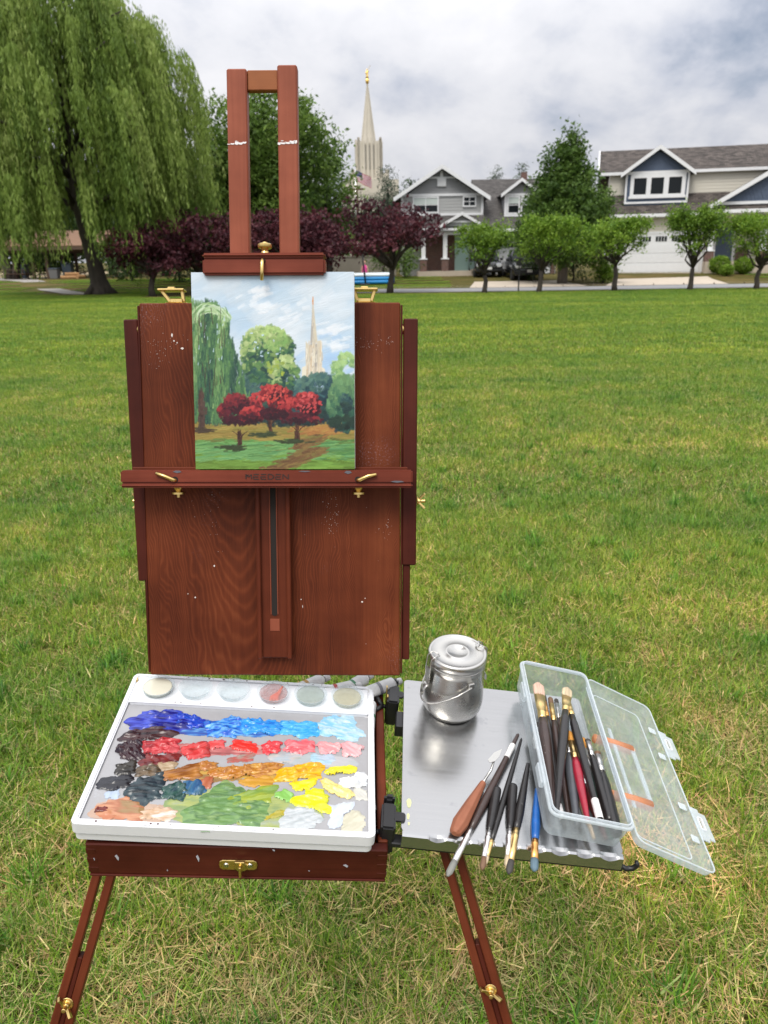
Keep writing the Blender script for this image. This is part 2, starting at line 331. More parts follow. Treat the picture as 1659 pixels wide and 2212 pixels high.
M = dict(
    wood_z=wood('mahogany_upright', 'Z', *WD), wood_x=wood('mahogany_crosswise', 'X', *WD), wood_y=wood('mahogany_lengthwise', 'Y', *WD),
    wood_mast=wood('mast_timber', 'Z', *WM), wood_clamp=wood('clamp_timber', 'X', (0.10, 0.022, 0.013), (0.155, 0.034, 0.019), (0.20, 0.05, 0.028)),
    wood_panel=wood('mahogany_panel', 'Z', (0.042, 0.009, 0.004), (0.118, 0.026, 0.009), (0.205, 0.056, 0.020), cath=True, smear=True, rough=0.5),
    wood_dark=wood('mahogany_dark', 'Z', (0.035, 0.007, 0.004), (0.062, 0.012, 0.007), (0.085, 0.019, 0.010)),  # darker mahogany tone for arms, lid edges, finger joints and sliding parts
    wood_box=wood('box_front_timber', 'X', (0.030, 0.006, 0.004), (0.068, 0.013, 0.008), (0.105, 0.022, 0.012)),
    wood_light=wood('light_timber', 'X', (0.20, 0.065, 0.022), (0.29, 0.10, 0.036), (0.36, 0.13, 0.05)),
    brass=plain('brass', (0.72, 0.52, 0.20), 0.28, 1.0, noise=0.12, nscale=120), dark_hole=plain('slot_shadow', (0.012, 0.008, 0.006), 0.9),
    steel=plain('stainless_steel', (0.54, 0.53, 0.50), 0.27, 1.0, noise=0.06, nscale=18, stretch=(1, 1, 3), speck=((0.42, 0.45, 0.5), 60.0, 0.66, 0.5)), 
    black=plain('black_plastic', (0.012, 0.012, 0.013), 0.38, noise=0.2), rubber=plain('black_rubber', (0.02, 0.02, 0.02), 0.7),
    white_plastic=plain('white_plastic', (0.72, 0.73, 0.75), 0.32, noise=0.02, nscale=60, bump=0.03), palette_grey=plain('grey_palette_sheet', (0.33, 0.33, 0.34), 0.4, noise=0.06, nscale=30, speck=((0.40, 0.42, 0.45), 25.0, 0.60, 0.5)),
    clear=milky('clear_cup', (0.88, 0.89, 0.88), 0.15, 0.15), tub=milky('milky_tub', (0.76, 0.82, 0.85), 0.36, 0.25), tub_rim=milky('milky_rim', (0.82, 0.87, 0.90), 0.66, 0.25), handle_peach=milky('peach_handle', (0.95, 0.42, 0.22), 0.72),
    paint=attr_mat('wet_oil_paint', 0.26, spec=0.5, bump=0.12, bscale=260.0), canvas_paint=attr_mat('dried_oil_paint', 0.5, spec=0.3, bump=0.15, bscale=1200.0),
    leaf=attr_mat('leaf', 0.55, trans=0.32, spec=0.25), needle=attr_mat('needle', 0.6, trans=0.12, spec=0.2), grass=grass_mat(),
    bark=plain('bark', (0.055, 0.045, 0.036), 0.9, noise=0.4, nscale=6, bump=0.8, bscale=14, stretch=(1, 1, 0.3)), bark_pale=plain('pale_bark', (0.13, 0.11, 0.09), 0.9, noise=0.35, nscale=7, bump=0.6, bscale=16, stretch=(1, 1, 0.3)),
    white_trim=plain('white_trim', (0.72, 0.73, 0.74), 0.5, noise=0.04, nscale=3), grey_side=plain('grey_siding', (0.36, 0.365, 0.36), 0.6, noise=0.05, nscale=2), grey_dark=plain('dark_grey_siding', (0.25, 0.255, 0.26), 0.6, noise=0.05, nscale=2),
    beige_side=plain('beige_siding', (0.58, 0.55, 0.47), 0.6, noise=0.05, nscale=2), blue_side=plain('blue_siding', (0.070, 0.098, 0.155), 0.6, noise=0.10, nscale=3),
    roof_a=shingle_roof('roof_shingles_grey', (0.050, 0.046, 0.044), (0.105, 0.097, 0.092)), roof_b=shingle_roof('roof_shingles_brown', (0.035, 0.029, 0.026), (0.125, 0.104, 0.092)),
    brick=brick_mat('brick_pier'), glass=plain('window_glass', (0.012, 0.015, 0.017), 0.12, spec=0.25), blind=plain('window_blind', (0.50, 0.56, 0.53), 0.35, spec=0.6), mint=plain('mint_door', (0.42, 0.62, 0.56), 0.45),
    concrete=plain('concrete', (0.47, 0.40, 0.32), 0.85, noise=0.10, nscale=1.5), asphalt=plain('asphalt', (0.23, 0.23, 0.235), 0.9, noise=0.12, nscale=2.0), pave=plain('paving', (0.28, 0.26, 0.24), 0.9, noise=0.12, nscale=2),
    stone=plain('temple_stone', (0.54, 0.50, 0.42), 0.7, noise=0.05, nscale=0.3), stone_dark=plain('temple_window', (0.34, 0.32, 0.28), 0.5), gold=plain('gold_leaf', (0.95, 0.66, 0.20), 0.3, 1.0),
    car=plain('black_car_paint', (0.012, 0.013, 0.016), 0.18, coat=0.6), tyre=plain('tyre', (0.018, 0.018, 0.018), 0.85), chrome=plain('chrome', (0.75, 0.75, 0.76), 0.12, 1.0), plate=plain('number_plate', (0.7, 0.7, 0.68), 0.5), lampglass=plain('headlamp_glass', (0.55, 0.57, 0.58), 0.12, spec=0.8),
    pool_blue=plain('pool_vinyl', (0.02, 0.26, 0.62), 0.35), pool_white=plain('pool_white_vinyl', (0.75, 0.82, 0.85), 0.4), pool_navy=plain('pool_navy', (0.02, 0.06, 0.25), 0.4), water=plain('pool_water', (0.35, 0.6, 0.7), 0.05),
    pav_roof=plain('pavilion_roof', (0.20, 0.11, 0.065), 0.8, noise=0.12, nscale=3), pav_wood=plain('pavilion_timber', (0.085, 0.05, 0.032), 0.8, noise=0.2, nscale=4), bin_blue=plain('bin_plastic', (0.06, 0.085, 0.11), 0.5), bin_grey=plain('bin_grey', (0.14, 0.14, 0.14), 0.6),
    log=plain('cut_log', (0.35, 0.19, 0.08), 0.8, noise=0.3, nscale=8), sand=plain('dry_ground', (0.38, 0.30, 0.18), 0.95, noise=0.15, nscale=2), wall_beige=plain('garden_wall', (0.32, 0.29, 0.24), 0.9, noise=0.1, nscale=2),
    skin=plain('skin', (0.50, 0.29, 0.20), 0.5), pink=plain('pink_cloth', (0.72, 0.05, 0.26), 0.7), hair=plain('brown_hair', (0.06, 0.035, 0.02), 0.6), pole=plain('dark_pole', (0.02, 0.02, 0.022), 0.5), red=plain('red_paint', (0.5, 0.04, 0.04), 0.5),
)
def ground_mat():
    m, t, b = new_mat('lawn_ground'); L = t.links.new
    g = N(t, 'ShaderNodeNewGeometry'); n = N(t, 'ShaderNodeTexNoise', inp={'Scale': 0.35, 'Detail': 6.0, 'Roughness': 0.65}); L(g.outputs['Position'], n.inputs['Vector'])
    n2 = N(t, 'ShaderNodeTexNoise', inp={'Scale': 60.0, 'Detail': 6.0, 'Roughness': 0.8}); L(g.outputs['Position'], n2.inputs['Vector'])
    r = ramp(t, [(0.35, (0.075, 0.085, 0.022)), (0.55, (0.125, 0.110, 0.040)), (0.7, (0.19, 0.145, 0.07))]); L(n.outputs['Fac'], r.inputs[0])
    r2 = ramp(t, [(0.36, (0.18, 0.16, 0.13)), (0.64, (1.4, 1.3, 1.1))]); L(n2.outputs['Fac'], r2.inputs[0])
    mu = N(t, 'ShaderNodeMix', data_type='RGBA', blend_type='MULTIPLY'); mu.inputs[0].default_value = 1.0; L(r.outputs[0], mu.inputs[6]); L(r2.outputs[0], mu.inputs[7])
    L(mu.outputs[2], b.inputs['Base Color']); b.inputs['Roughness'].default_value = 0.95; b.inputs['Specular IOR Level'].default_value = 0.1
    return m
M['ground'] = ground_mat()
# ------------------------------------------------------------------ ground, road, paths
def sheet(name, xs, ys, mat, dz=0.0, zf=None):
    xs = np.asarray(xs, float); ys = np.asarray(ys, float); X, Y = np.meshgrid(xs, ys)
    Z = terrain(Y) + dz + (zf(X, Y) if zf else 0)
    V = np.stack([X, Y, Z], -1).reshape(-1, 3); nx, ny = len(xs), len(ys)
    i = np.arange((nx - 1) * (ny - 1)); r, c = i // (nx - 1), i % (nx - 1); a = r * nx + c
    return obj(name, np_mesh(name, V, np.stack([a, a + 1, a + nx + 1, a + nx], -1), mat, smooth=True))
def strip(name, left, right, mat, dz):
    """a sheet between two polylines that follows the ground."""
    k = 14; V = []; n = len(left)
    for a, b in zip(left, right):
        for j in range(k + 1):
            t = j / k; x = a[0] + (b[0] - a[0]) * t; y = a[1] + (b[1] - a[1]) * t; V.append((x, y, float(terrain(np.array(y))) + dz))
    F = [(i * (k + 1) + j, i * (k + 1) + j + 1, (i + 1) * (k + 1) + j + 1, (i + 1) * (k + 1) + j) for i in range(n - 1) for j in range(k)]
    return tag(obj(name, np_mesh(name, V, F, mat, smooth=True)), kind='structure')
ys = np.concatenate([np.arange(-12, 46, 1.0), np.arange(46, 60, 0.7), np.geomspace(60, 900, 22)])
xs = np.concatenate([-np.geomspace(60, 700, 8)[::-1], np.arange(-58, 60, 2.0), np.geomspace(60, 700, 8)])
tag(sheet('ground', xs, ys, M['ground']), kind='structure')
# road: runs along the lawn and bends away behind the maples
cl = [(-9.0, 75), (-8.6, 62), (-7.4, 53), (-5.0, 46.2), (-1.5, 42.8), (2, 41.9), (10, 41.75), (20, 41.8), (40, 42.0), (80, 42.5)]
def offs(pl, d):
    o = []
    for i, p in enumerate(pl):
        a = Vector(pl[max(i - 1, 0)]); b = Vector(pl[min(i + 1, len(pl) - 1)]); t = (b - a).normalized(); o.append((p[0] - t.y * d, p[1] + t.x * d))
    return o
def dense(pl, step=1.5):
    o = []
    for a, b in zip(pl, pl[1:]):
        n = max(1, int(math.hypot(b[0] - a[0], b[1] - a[1]) / step))
        o += [(a[0] + (b[0] - a[0]) * k / n, a[1] + (b[1] - a[1]) * k / n) for k in range(n)]
    return o + [pl[-1]]
cl = dense(cl)
road = strip('road', offs(cl, -2.3), offs(cl, 2.3), M['asphalt'], 0.006)
def kerb(name, pl, d):
    m = MB(); a = offs(pl, d - 0.08); b = offs(pl, d + 0.08)
    for i in range(len(pl) - 1):
        z = [float(terrain(np.array(q[1]))) for q in (a[i], b[i], b[i + 1], a[i + 1])]; q = (a[i], b[i], b[i + 1], a[i + 1])
        m.add([(q[k][0], q[k][1], z[k] - 0.02) for k in range(4)] + [(q[k][0], q[k][1], z[k] + 0.10) for k in range(4)], [(4, 5, 6, 7), (0, 1, 5, 4), (2, 3, 7, 6)])
    return tag(m.build(name, M['concrete']), kind='structure')
kerb('kerb', cl, 2.4)
strip('driveway', [(4.9, 44.35), (5.8, 50), (6.95, 57.9)], [(11.4, 44.35), (11.3, 50), (11.2, 57.9)], M['concrete'], 0.012)
strip('driveway', [(12.4, 44.35), (14.6, 50), (17.0, 56.9)], [(19.2, 44.35), (20.6, 50), (22.0, 55.6)], M['concrete'], 0.012)
strip('path', [(-34, 66.6), (-29, 63.0), (-25.2, 57), (-21.0, 49.6), (-17.5, 44.6), (-15.4, 43.2)], [(-33, 69.0), (-27.6, 65.0), (-24.0, 58), (-19.9, 50.2), (-16.6, 45.4), (-14.6, 43.8)], M['pave'], 0.008)
strip('terrace', [(-60, 66.5), (-34, 66.5)], [(-60, 74), (-20, 74)], M['pave'], 0.010)
strip('dry_field', [(-90, 76), (-30, 76)], [(-90, 110), (-30, 110)], M['sand'], 0.012)

# ------------------------------------------------------------------ lawn grass: blades instanced in tiles
def grass_tile(name, size, n, h, w, straw, seed, segs=2, lean=0.9, thatch=0.0):
    g = np.random.default_rng(seed)
    # blades grow in small tufts
    nt = max(1, n // 7); tc = g.uniform(-size / 2, size / 2, (nt, 2)); ti = g.integers(0, nt, n)
    p = tc[ti] + g.normal(0, size * 0.014 + 0.014, (n, 2)); loose = g.uniform(0, 1, n) < .55; p[loose] = g.uniform(-size * .53, size * .53, (int(loose.sum()), 2)); tuft = g.uniform(0, 1, nt)[ti]
    npt = int(g.integers(0, 5)) if size < .9 else int(g.integers(3, 9)); pc = g.uniform(-size / 2, size / 2, (max(1, npt), 2)); pr = g.uniform(.03, .14, len(pc)) * (1 if npt else .1)
    dead = np.exp(-(((p[:, None, :] - pc[None]) ** 2).sum(-1) / pr[None] ** 2)).max(1)          # patches of dry stalks
    az = g.uniform(0, 2 * np.pi, n); st = g.uniform(0, 1, n) < straw * (0.20 + 0.75 * tuft) + dead * straw * 1.1
    hh = h * g.uniform(0.55, 1.25, n) * np.where(st, 1.05, 1.0); ww = w * g.uniform(0.6, 1.3, n) * np.where(st, 0.75, 1.0)
    coarse = np.zeros(n, bool)
    for q in range(int(7 * size)):      # clumps of coarser, darker blades
        cc_ = g.uniform(-size / 2, size / 2, 2); sel = (((p - cc_) ** 2).sum(1) < g.uniform(.02, .045) ** 2) & ~st; coarse |= sel
    hh = np.where(coarse, hh * 1.35, hh); ww = np.where(coarse, ww * 1.7, ww)
    ln = np.abs(g.normal(0, lean, n)) * 0.6 + np.where(st, 0.7, 0.15)          # lean angle
    cv = g.normal(0.5, 0.35, n); lie = (g.uniform(0, 1, n) < thatch); st |= lie; ln = np.where(lie, g.uniform(1.15, 1.5, n), ln); cv = np.where(lie, g.normal(0, .12, n), cv); hh = np.where(lie, h * g.uniform(.4, 1.3, n), hh)
    d = np.stack([np.cos(az), np.sin(az)], -1); s = np.stack([-np.sin(az), np.cos(az)], -1)
    V = []; k = segs
    pos = np.concatenate([p, np.where(lie, g.uniform(.001, .022, n), 0.0)[:, None]], 1); ang = ln.copy(); rows = []
    for i in range(k + 1):
        t = i / k; wd = ww * (1 - t) ** 0.7 if i < k else ww * 0.0
        if i == 0: wd = ww * 0.8
        off = np.concatenate([s * wd[:, None] / 2, np.zeros((n, 1))], 1)
        rows.append((pos - off, pos + off) if i < k else (pos,))
        step = hh / k; pos = pos + np.concatenate([d * (np.sin(ang) * step)[:, None], (np.cos(np.clip(ang, 0, 1.5)) * step)[:, None]], 1); ang = ang + cv / k * 1.2
    cg = np.array([(0.135, 0.262, 0.020), (0.190, 0.330, 0.028), (0.275, 0.375, 0.048), (0.088, 0.190, 0.020)])
    cs = np.array([(0.62, 0.47, 0.22), (0.72, 0.58, 0.31), (0.52, 0.36, 0.18), (0.48, 0.47, 0.17)])
    c = np.where(st[:, None], cs[g.integers(0, 4, n)], cg[g.integers(0, 4, n)]) * g.uniform(0.55, 1.3, (n, 1)); c = np.where(coarse[:, None], c * np.array([.62, .85, .8]), c)
    nv = 2 * k + 1; A = np.zeros((n, nv, 3), np.float32); j = 0
    for r in rows:
        for q in r: A[:, j] = q; j += 1
    b = np.arange(n)[:, None] * nv; tris = []
    for i in range(k - 1):
        o = 2 * i; tris += [b + np.array([[o, o + 1, o + 3]]), b + np.array([[o, o + 3, o + 2]])]
    o = 2 * (k - 1); tris.append(b + np.array([[o, o + 1, o + 2]]))
    C = np.repeat(c[:, None, :], nv, 1)
    me = np_mesh(name, A.reshape(-1, 3), np.concatenate(tris), M['grass'], cols=C.reshape(-1, 3))
    return bpy.data.objects.new(name, me)
near = [grass_tile('blade_tile', 0.5, 7600, 0.060, 0.0034, 0.42, 11 + i, segs=3, thatch=.15) for i in range(7)]
near2 = [grass_tile('blade_tile_greener', 0.5, 6600, 0.056, 0.0036, 0.27, 71 + i, segs=3, thatch=.06) for i in range(6)]
mid = [grass_tile('blade_tile_mid', 1.0, 10500, 0.055, 0.0048, 0.20, 31 + i, segs=2, thatch=.10) for i in range(4)]
far = [grass_tile('blade_tile_far', 2.0, 11000, 0.050, 0.0105, 0.14, 51 + i, segs=2) for i in range(4)]
def lawn(name, label, pts, tiles):
    """pts rows: x, y, z, rotation, scale, variant"""
    pts = np.asarray(pts, np.float32); me = bpy.data.meshes.new(name)
    me.vertices.add(len(pts)); me.vertices.foreach_set('co', np.ascontiguousarray(pts[:, :3]).ravel())
    for nm, typ, colm in (('rotz', 'FLOAT', 3), ('scl', 'FLOAT', 4), ('var', 'INT', 5)):
        a = me.attributes.new(nm, typ, 'POINT'); a.data.foreach_set('value', pts[:, colm].astype(np.int32 if typ == 'INT' else np.float32))
    o = obj(name, me); md = o.modifiers.new('tiles', 'NODES')
    gt = bpy.data.node_groups.new('lawn_tiles', 'GeometryNodeTree'); md.node_group = gt
    gt.interface.new_socket('Geometry', in_out='INPUT', socket_type='NodeSocketGeometry'); gt.interface.new_socket('Geometry', in_out='OUTPUT', socket_type='NodeSocketGeometry')
    L = gt.links.new; gi = gt.nodes.new('NodeGroupInput'); go = gt.nodes.new('NodeGroupOutput'); jn = gt.nodes.new('GeometryNodeJoinGeometry'); L(jn.outputs[0], go.inputs[0])
    def attr(nm, dt):
        a = gt.nodes.new('GeometryNodeInputNamedAttribute'); a.data_type = dt; a.inputs['Name'].default_value = nm; return a.outputs['Attribute']
    rz = gt.nodes.new('ShaderNodeCombineXYZ'); L(attr('rotz', 'FLOAT'), rz.inputs[2]); sc = attr('scl', 'FLOAT'); vr = attr('var', 'INT')
    for i, tl in enumerate(tiles):
        oi = gt.nodes.new('GeometryNodeObjectInfo'); oi.inputs['Object'].default_value = tl
        cp = gt.nodes.new('FunctionNodeCompare'); cp.data_type = 'INT'; cp.operation = 'EQUAL'
        ins = [s for s in cp.inputs if s.type == 'INT']; L(vr, ins[0]); ins[1].default_value = i
        ip = gt.nodes.new('GeometryNodeInstanceOnPoints'); L(gi.outputs[0], ip.inputs['Points']); L(cp.outputs[0], ip.inputs['Selection']); L(oi.outputs['Geometry'], ip.inputs['Instance']); L(rz.outputs[0], ip.inputs['Rotation']); L(sc, ip.inputs['Scale'])
        L(ip.outputs[0], jn.inputs[0])
    return tag(o, label, 'grass', kind='stuff')
def tiles_in(test, step, nvar, seed):
    g = np.random.default_rng(seed); P = []
    for y in np.arange(-4, 60, step):
        for x in np.arange(-60, 60, step):
            cx, cy = x + step / 2, y + step / 2
            if test(cx, cy):
                P.append((cx + g.uniform(-.1, .1) * step, cy + g.uniform(-.1, .1) * step, float(terrain(np.array(cy))), g.integers(0, 4) * math.pi / 2 + g.uniform(-.25, .25), g.uniform(1.04, 1.2), g.integers(0, nvar)))
    return P
g_ = random.Random(2)
lawn('near_grass', 'uncut strawy grass blades around the easel legs', [q[:5] + (q[5] if q[1] + g_.uniform(-.8, .8) < 2.5 else 7 + q[5] % 6,) for q in tiles_in(lambda x, y: 0.2 < y < 5.0 and abs(x) < 1.4 + 0.75 * y, 0.5, 7, 1)], near + near2)
lawn('middle_grass', 'short green lawn grass a few metres behind the easel', tiles_in(lambda x, y: 5.0 <= y < 13.0 and abs(x) < 2.5 + 0.72 * y, 1.0, 4, 2), mid)
PATH = [(-33.5, 67.8), (-28.3, 64.0), (-24.6, 57.5), (-20.4, 49.9), (-17.0, 45.0), (-15.0, 43.5)]
def near_path(x, y, d):
    for a, b in zip(PATH, PATH[1:]):
        vx, vy = b[0] - a[0], b[1] - a[1]; t = max(0, min(1, ((x - a[0]) * vx + (y - a[1]) * vy) / (vx * vx + vy * vy)))
        if math.hypot(x - a[0] - vx * t, y - a[1] - vy * t) < d: return True
    return False
def far_ok(x, y):
    if 13.0 <= y < 38.6: return abs(x) < 4 + 0.62 * y
    if 38.6 <= y < 64: return -40 < x < -11 and not near_path(x, y, 1.7)
    return False
lawn('far_grass', 'mown lawn stretching to the road and the trees', tiles_in(far_ok, 2.0, 4, 3) +
     tiles_in(lambda x, y: 45.4 < y < 56.8 and (-3.5 < x < 5.0 or x > 23.4) and x < 40, 2.0, 4, 4), far)
# ------------------------------------------------------------------ houses
def roof_slab(name, mat, parent, Mx, p, thick=0.12):
    """p: four corners in frame Mx, eave-left, eave-right, ridge-right, ridge-left; UV in metres."""
    p = [Vector(q) for q in p]; n = (p[1] - p[0]).cross(p[3] - p[0]).normalized()
    if n.z < 0: n = -n
    vs = [q - n * thick for q in p] + p
    me = bpy.data.meshes.new(name); me.from_pydata([tuple(v) for v in vs], [], [(0, 3, 2, 1), (4, 5, 6, 7), (0, 1, 5, 4), (1, 2, 6, 5), (2, 3, 7, 6), (3, 0, 4, 7)])
    uv = me.uv_layers.new(name='UVMap'); ex = (p[1] - p[0]).normalized(); ey = n.cross(ex)
    for l in me.loops:
        q = Vector(me.vertices[l.vertex_index].co) - p[0]; uv.data[l.index].uv = (q.dot(ex), q.dot(ey))
    me.materials.append(mat); return obj(name, me, parent, Mx)
def siding(wall, Mx, mat, x0, x1, z0, z1, y, pitch=0.2, clip=None):
    """lapped boards, each a piece of its own; clip(z) -> (x0, x1) for gables."""
    z = z0
    while z < z1 - 0.03:
        h = min(pitch, z1 - z); a, b = (x0, x1) if clip is None else clip(z + h / 2)
        if b - a > 0.15: 
            o = ubox('siding_board', mat, wall, Mx @ Matrix.Translation((0, y, z)) @ Matrix.Rotation(R(-5.5), 4, 'X'), a, b, -0.022, 0.0, 0.0, h * 1.04)
        z += pitch
def shingles(wall, Mx, mat, z0, z1, y, clip, w=0.24, h=0.17):
    g = random.Random(5); z = z0; r = 0
    while z < z1 - 0.05:
        a, b = clip(z + h * 0.7); x = a - (w / 2 if r % 2 else 0)
        while x < b:
            l = max(x, a); q = min(x + w * g.uniform(0.86, 0.96), b)
            if q - l > 0.05: ubox('shingle', mat, wall, Mx @ Matrix.Translation((0, y, z)) @ Matrix.Rotation(R(-6), 4, 'X'), l, q, -0.025 - g.uniform(0, 0.012), 0.0, g.uniform(-0.02, 0.01), h * 1.05)
            x += w
        z += h; r += 1
def window(house, Mx, x0, x1, z0, z1, y, lights=1, rows=1, blind=False, fw=0.09, trim=None, glass=None):
    m = MB(); t = fw
    m.box(x0, x1, y - 0.05, y + 0.05, z0, z0 + t); m.box(x0, x1, y - 0.05, y + 0.05, z1 - t, z1)
    m.box(x0, x0 + t, y - 0.05, y + 0.05, z0 + t, z1 - t); m.box(x1 - t, x1, y - 0.05, y + 0.05, z0 + t, z1 - t)
    wd = m.build('window', trim or M['white_trim'], house, Mx)
    cx = np.linspace(x0 + t, x1 - t, lights + 1); cz = np.linspace(z0 + t, z1 - t, rows + 1)
    for i in range(1, lights): ubox('mullion', M['white_trim'], wd, Mx, cx[i] - 0.022, cx[i] + 0.022, y - 0.04, y + 0.03, z0 + t, z1 - t)
    for i in range(1, rows): ubox('glazing_bar', M['white_trim'], wd, Mx, x0 + t, x1 - t, y - 0.036, y + 0.026, cz[i] - 0.022, cz[i] + 0.022)
    for i in range(lights):
        for j in range(rows): ubox('pane', glass or M['glass'], wd, Mx, cx[i], cx[i + 1], y + 0.0, y + 0.012, cz[j], cz[j + 1])
    if blind: ubox('blind', M['blind'], wd, Mx, x0 + t, x1 - t, y - 0.012, y - 0.004, z0 + t + (z1 - z0) * blind, z1 - t)
    return wd
def rake(house, Mx, a, b, y0, y1, h=0.28, mat=None):
    """sloped barge board from a=(x,z) to b=(x,z)"""
    m = MB(); (x0, z0), (x1, z1) = a, b
    m.hexa([(x0, y0, z0 - h), (x1, y0, z1 - h), (x1, y1, z1 - h), (x0, y1, z0 - h), (x0, y0, z0), (x1, y0, z1), (x1, y1, z1), (x0, y1, z0)])
    return m.build('rake_board', mat or M['white_trim'], house, Mx)
def column(house, Mx, x, y, zb, zm, zt, w=0.34):
    m = MB().box(x - w / 2 + .03, x + w / 2 - .03, y - w / 2 + .03, y + w / 2 - .03, zm + .08, zt - .1); m.box(x - w / 2, x + w / 2, y - w / 2, y + w / 2, zt - .1, zt); c = m.build('porch_column', M['white_trim'], house, Mx)
    MB().box(x - w / 2 - .06, x + w / 2 + .06, y - w / 2 - .06, y + w / 2 + .06, zb, zm).build('brick_pier', M['brick'], c, Mx)
    MB().box(x - w / 2 - .1, x + w / 2 + .1, y - w / 2 - .1, y + w / 2 + .1, zm, zm + .08).build('pier_cap', M['white_trim'], c, Mx)
def garage(house, Mx, x0, x1, z0, z1, y, cols=4, rows=4, win=True):
    d = MB().box(x0, x1, y, y + 0.06, z0, z1).build('garage_door', M['white_trim'], house, Mx); cw = (x1 - x0) / cols; rh = (z1 - z0) / rows
    for i in range(cols):
        for j in range(rows):
            a = x0 + i * cw; b = z0 + j * rh
            if win and j == rows - 1:
                for k in range(4): ubox('door_pane', M['glass'], d, Mx, a + .14 + k * (cw - .28) / 4 + .02, a + .14 + (k + 1) * (cw - .28) / 4 - .02, y - .016, y + .01, b + .16, b + rh - .14)
            else: ubox('door_panel', M['white_trim'], d, Mx, a + .05, a + cw - .05, y - .022, y + .01, b + .035, b + rh - .035)
    return d
I4 = Matrix()
def grey_house():
    h = empty('grey_house', (4.3, 58, 0.4), 'grey two-storey house with white trimmed front gable and mint green door', 'house'); X = I4
    wa = MB().box(1.6, 7.25, 58, 66, 3.3, 5.55).prism([(1.6, 5.55), (7.25, 5.55), (4.33, 7.38)], 58, 66, 'Y').build('upper_wall', M['grey_side'], h, X)
    siding(wa, X, M['grey_side'], 1.75, 7.1, 4.55, 5.75, 57.985, 0.2)
    gz = lambda z: (4.33 - (7.4 - z) * 1.49, 4.33 + (7.4 - z) * 1.49)
    siding(wa, X, M['grey_dark'], 0, 0, 5.85, 7.2, 57.975, 0.2, clip=lambda z: gz(z + .08))
    MB().box(1.6, 7.25, 57.88, 57.95, 5.68, 5.84).build('trim_band', M['white_trim'], h, X); MB().box(1.6, 7.25, 57.88, 57.95, 4.38, 4.56).build('trim_band', M['white_trim'], h, X)
    for a in (1.52, 7.1): MB().box(a, a + .16, 57.87, 57.945, 4.56, 5.68).build('corner_board', M['white_trim'], h, X)
    MB().box(4.23, 4.43, 57.86, 57.94, 6.92, 7.3).box(3.3, 5.36, 57.865, 57.935, 6.80, 6.92).build('gable_brace', M['white_trim'], h, X)
    v = MB().box(4.03, 4.64, 57.84, 57.93, 6.3, 6.8).build('gable_vent', M['white_trim'], h, X)
    for k in range(4): ubox('louver', M['white_trim'], v, X, 4.09, 4.58, 57.815, 57.84, 6.36 + k * .1, 6.41 + k * .1)
    window(h, X, 2.32, 4.15, 4.58, 5.66, 57.93, 2, 2, blind=0.45); window(h, X, 5.82, 6.76, 4.95, 5.66, 57.92, 2, 2)
    roof_slab('gable_roof', M['roof_a'], h, X, [(1.0, 57.4, 5.56), (1.0, 66.4, 5.56), (4.33, 66.4, 7.62), (4.33, 57.4, 7.62)]); roof_slab('gable_roof', M['roof_a'], h, X, [(7.66, 66.4, 5.56), (7.66, 57.4, 5.56), (4.33, 57.4, 7.62), (4.33, 66.4, 7.62)])
    rake(h, X, (0.98, 5.59), (4.33, 7.66), 57.33, 57.41); rake(h, X, (4.33, 7.66), (7.68, 5.59), 57.33, 57.41)
    # ground floor and porch
    lw = MB().box(1.6, 7.25, 58, 66, 0.3, 3.3).build('lower_wall', M['grey_side'], h, X)
    MB().box(2.85, 5.3, 57.93, 57.99, 0.75, 3.2).build('brick_front', M['brick'], h, X)
    roof_slab('porch_roof', M['roof_a'], h, X, [(1.4, 56.0, 3.52), (7.3, 56.0, 3.52), (7.3, 58.05, 4.5), (1.4, 58.05, 4.5)])
    MB().box(1.4, 7.3, 55.9, 56.0, 3.36, 3.52).build('gutter', M['white_trim'], h, X); MB().box(1.5, 7.2, 56.2, 57.9, 3.24, 3.34).build('porch_ceiling', M['white_trim'], h, X); MB().box(2.8, 6.9, 56.25, 56.45, 3.1, 3.34).build('porch_beam', M['white_trim'], h, X)
    MB().prism([(4.3, 3.62), (6.85, 3.62), (5.57, 4.32)], 55.95, 57.4, 'Y').build('porch_gable', M['grey_dark'], h, X)
    MB().box(4.9, 6.25, 55.9, 55.96, 3.86, 3.97).build('gable_brace', M['white_trim'], h, X)
    roof_slab('porch_gable_roof', M['roof_a'], h, X, [(4.0, 55.75, 3.62), (4.0, 57.5, 3.62), (5.57, 57.5, 4.48), (5.57, 55.75, 4.48)]); roof_slab('porch_gable_roof', M['roof_a'], h, X, [(7.14, 57.5, 3.62), (7.14, 55.75, 3.62), (5.57, 55.75, 4.48), (5.57, 57.5, 4.48)])
    rake(h, X, (3.98, 3.66), (5.57, 4.52), 55.68, 55.76, .2); rake(h, X, (5.57, 4.52), (7.16, 3.66), 55.68, 55.76, .2)
    MB().box(2.6, 6.95, 56.1, 58, 0.3, 0.72).build('porch_floor', M['concrete'], h, X)
    for x in (3.0, 4.5, 6.62): column(h, X, x, 56.45, 0.72, 1.5, 3.12)
    d = MB().box(5.32, 6.3, 57.92, 57.98, 0.72, 3.1).build('front_door', M['mint'], h, X); MB().box(5.4, 5.46, 57.86, 57.9, 1.7, 1.86).build('handle', M['chrome'], d, X)
    # side wing with dormer
    w2 = MB().box(7.3, 12.6, 58.3, 67, 0.3, 3.5).build('wing_wall', M['grey_side'], h, X); siding(w2, X, M['grey_side'], 7.3, 12.6, 2.75, 3.3, 58.28)
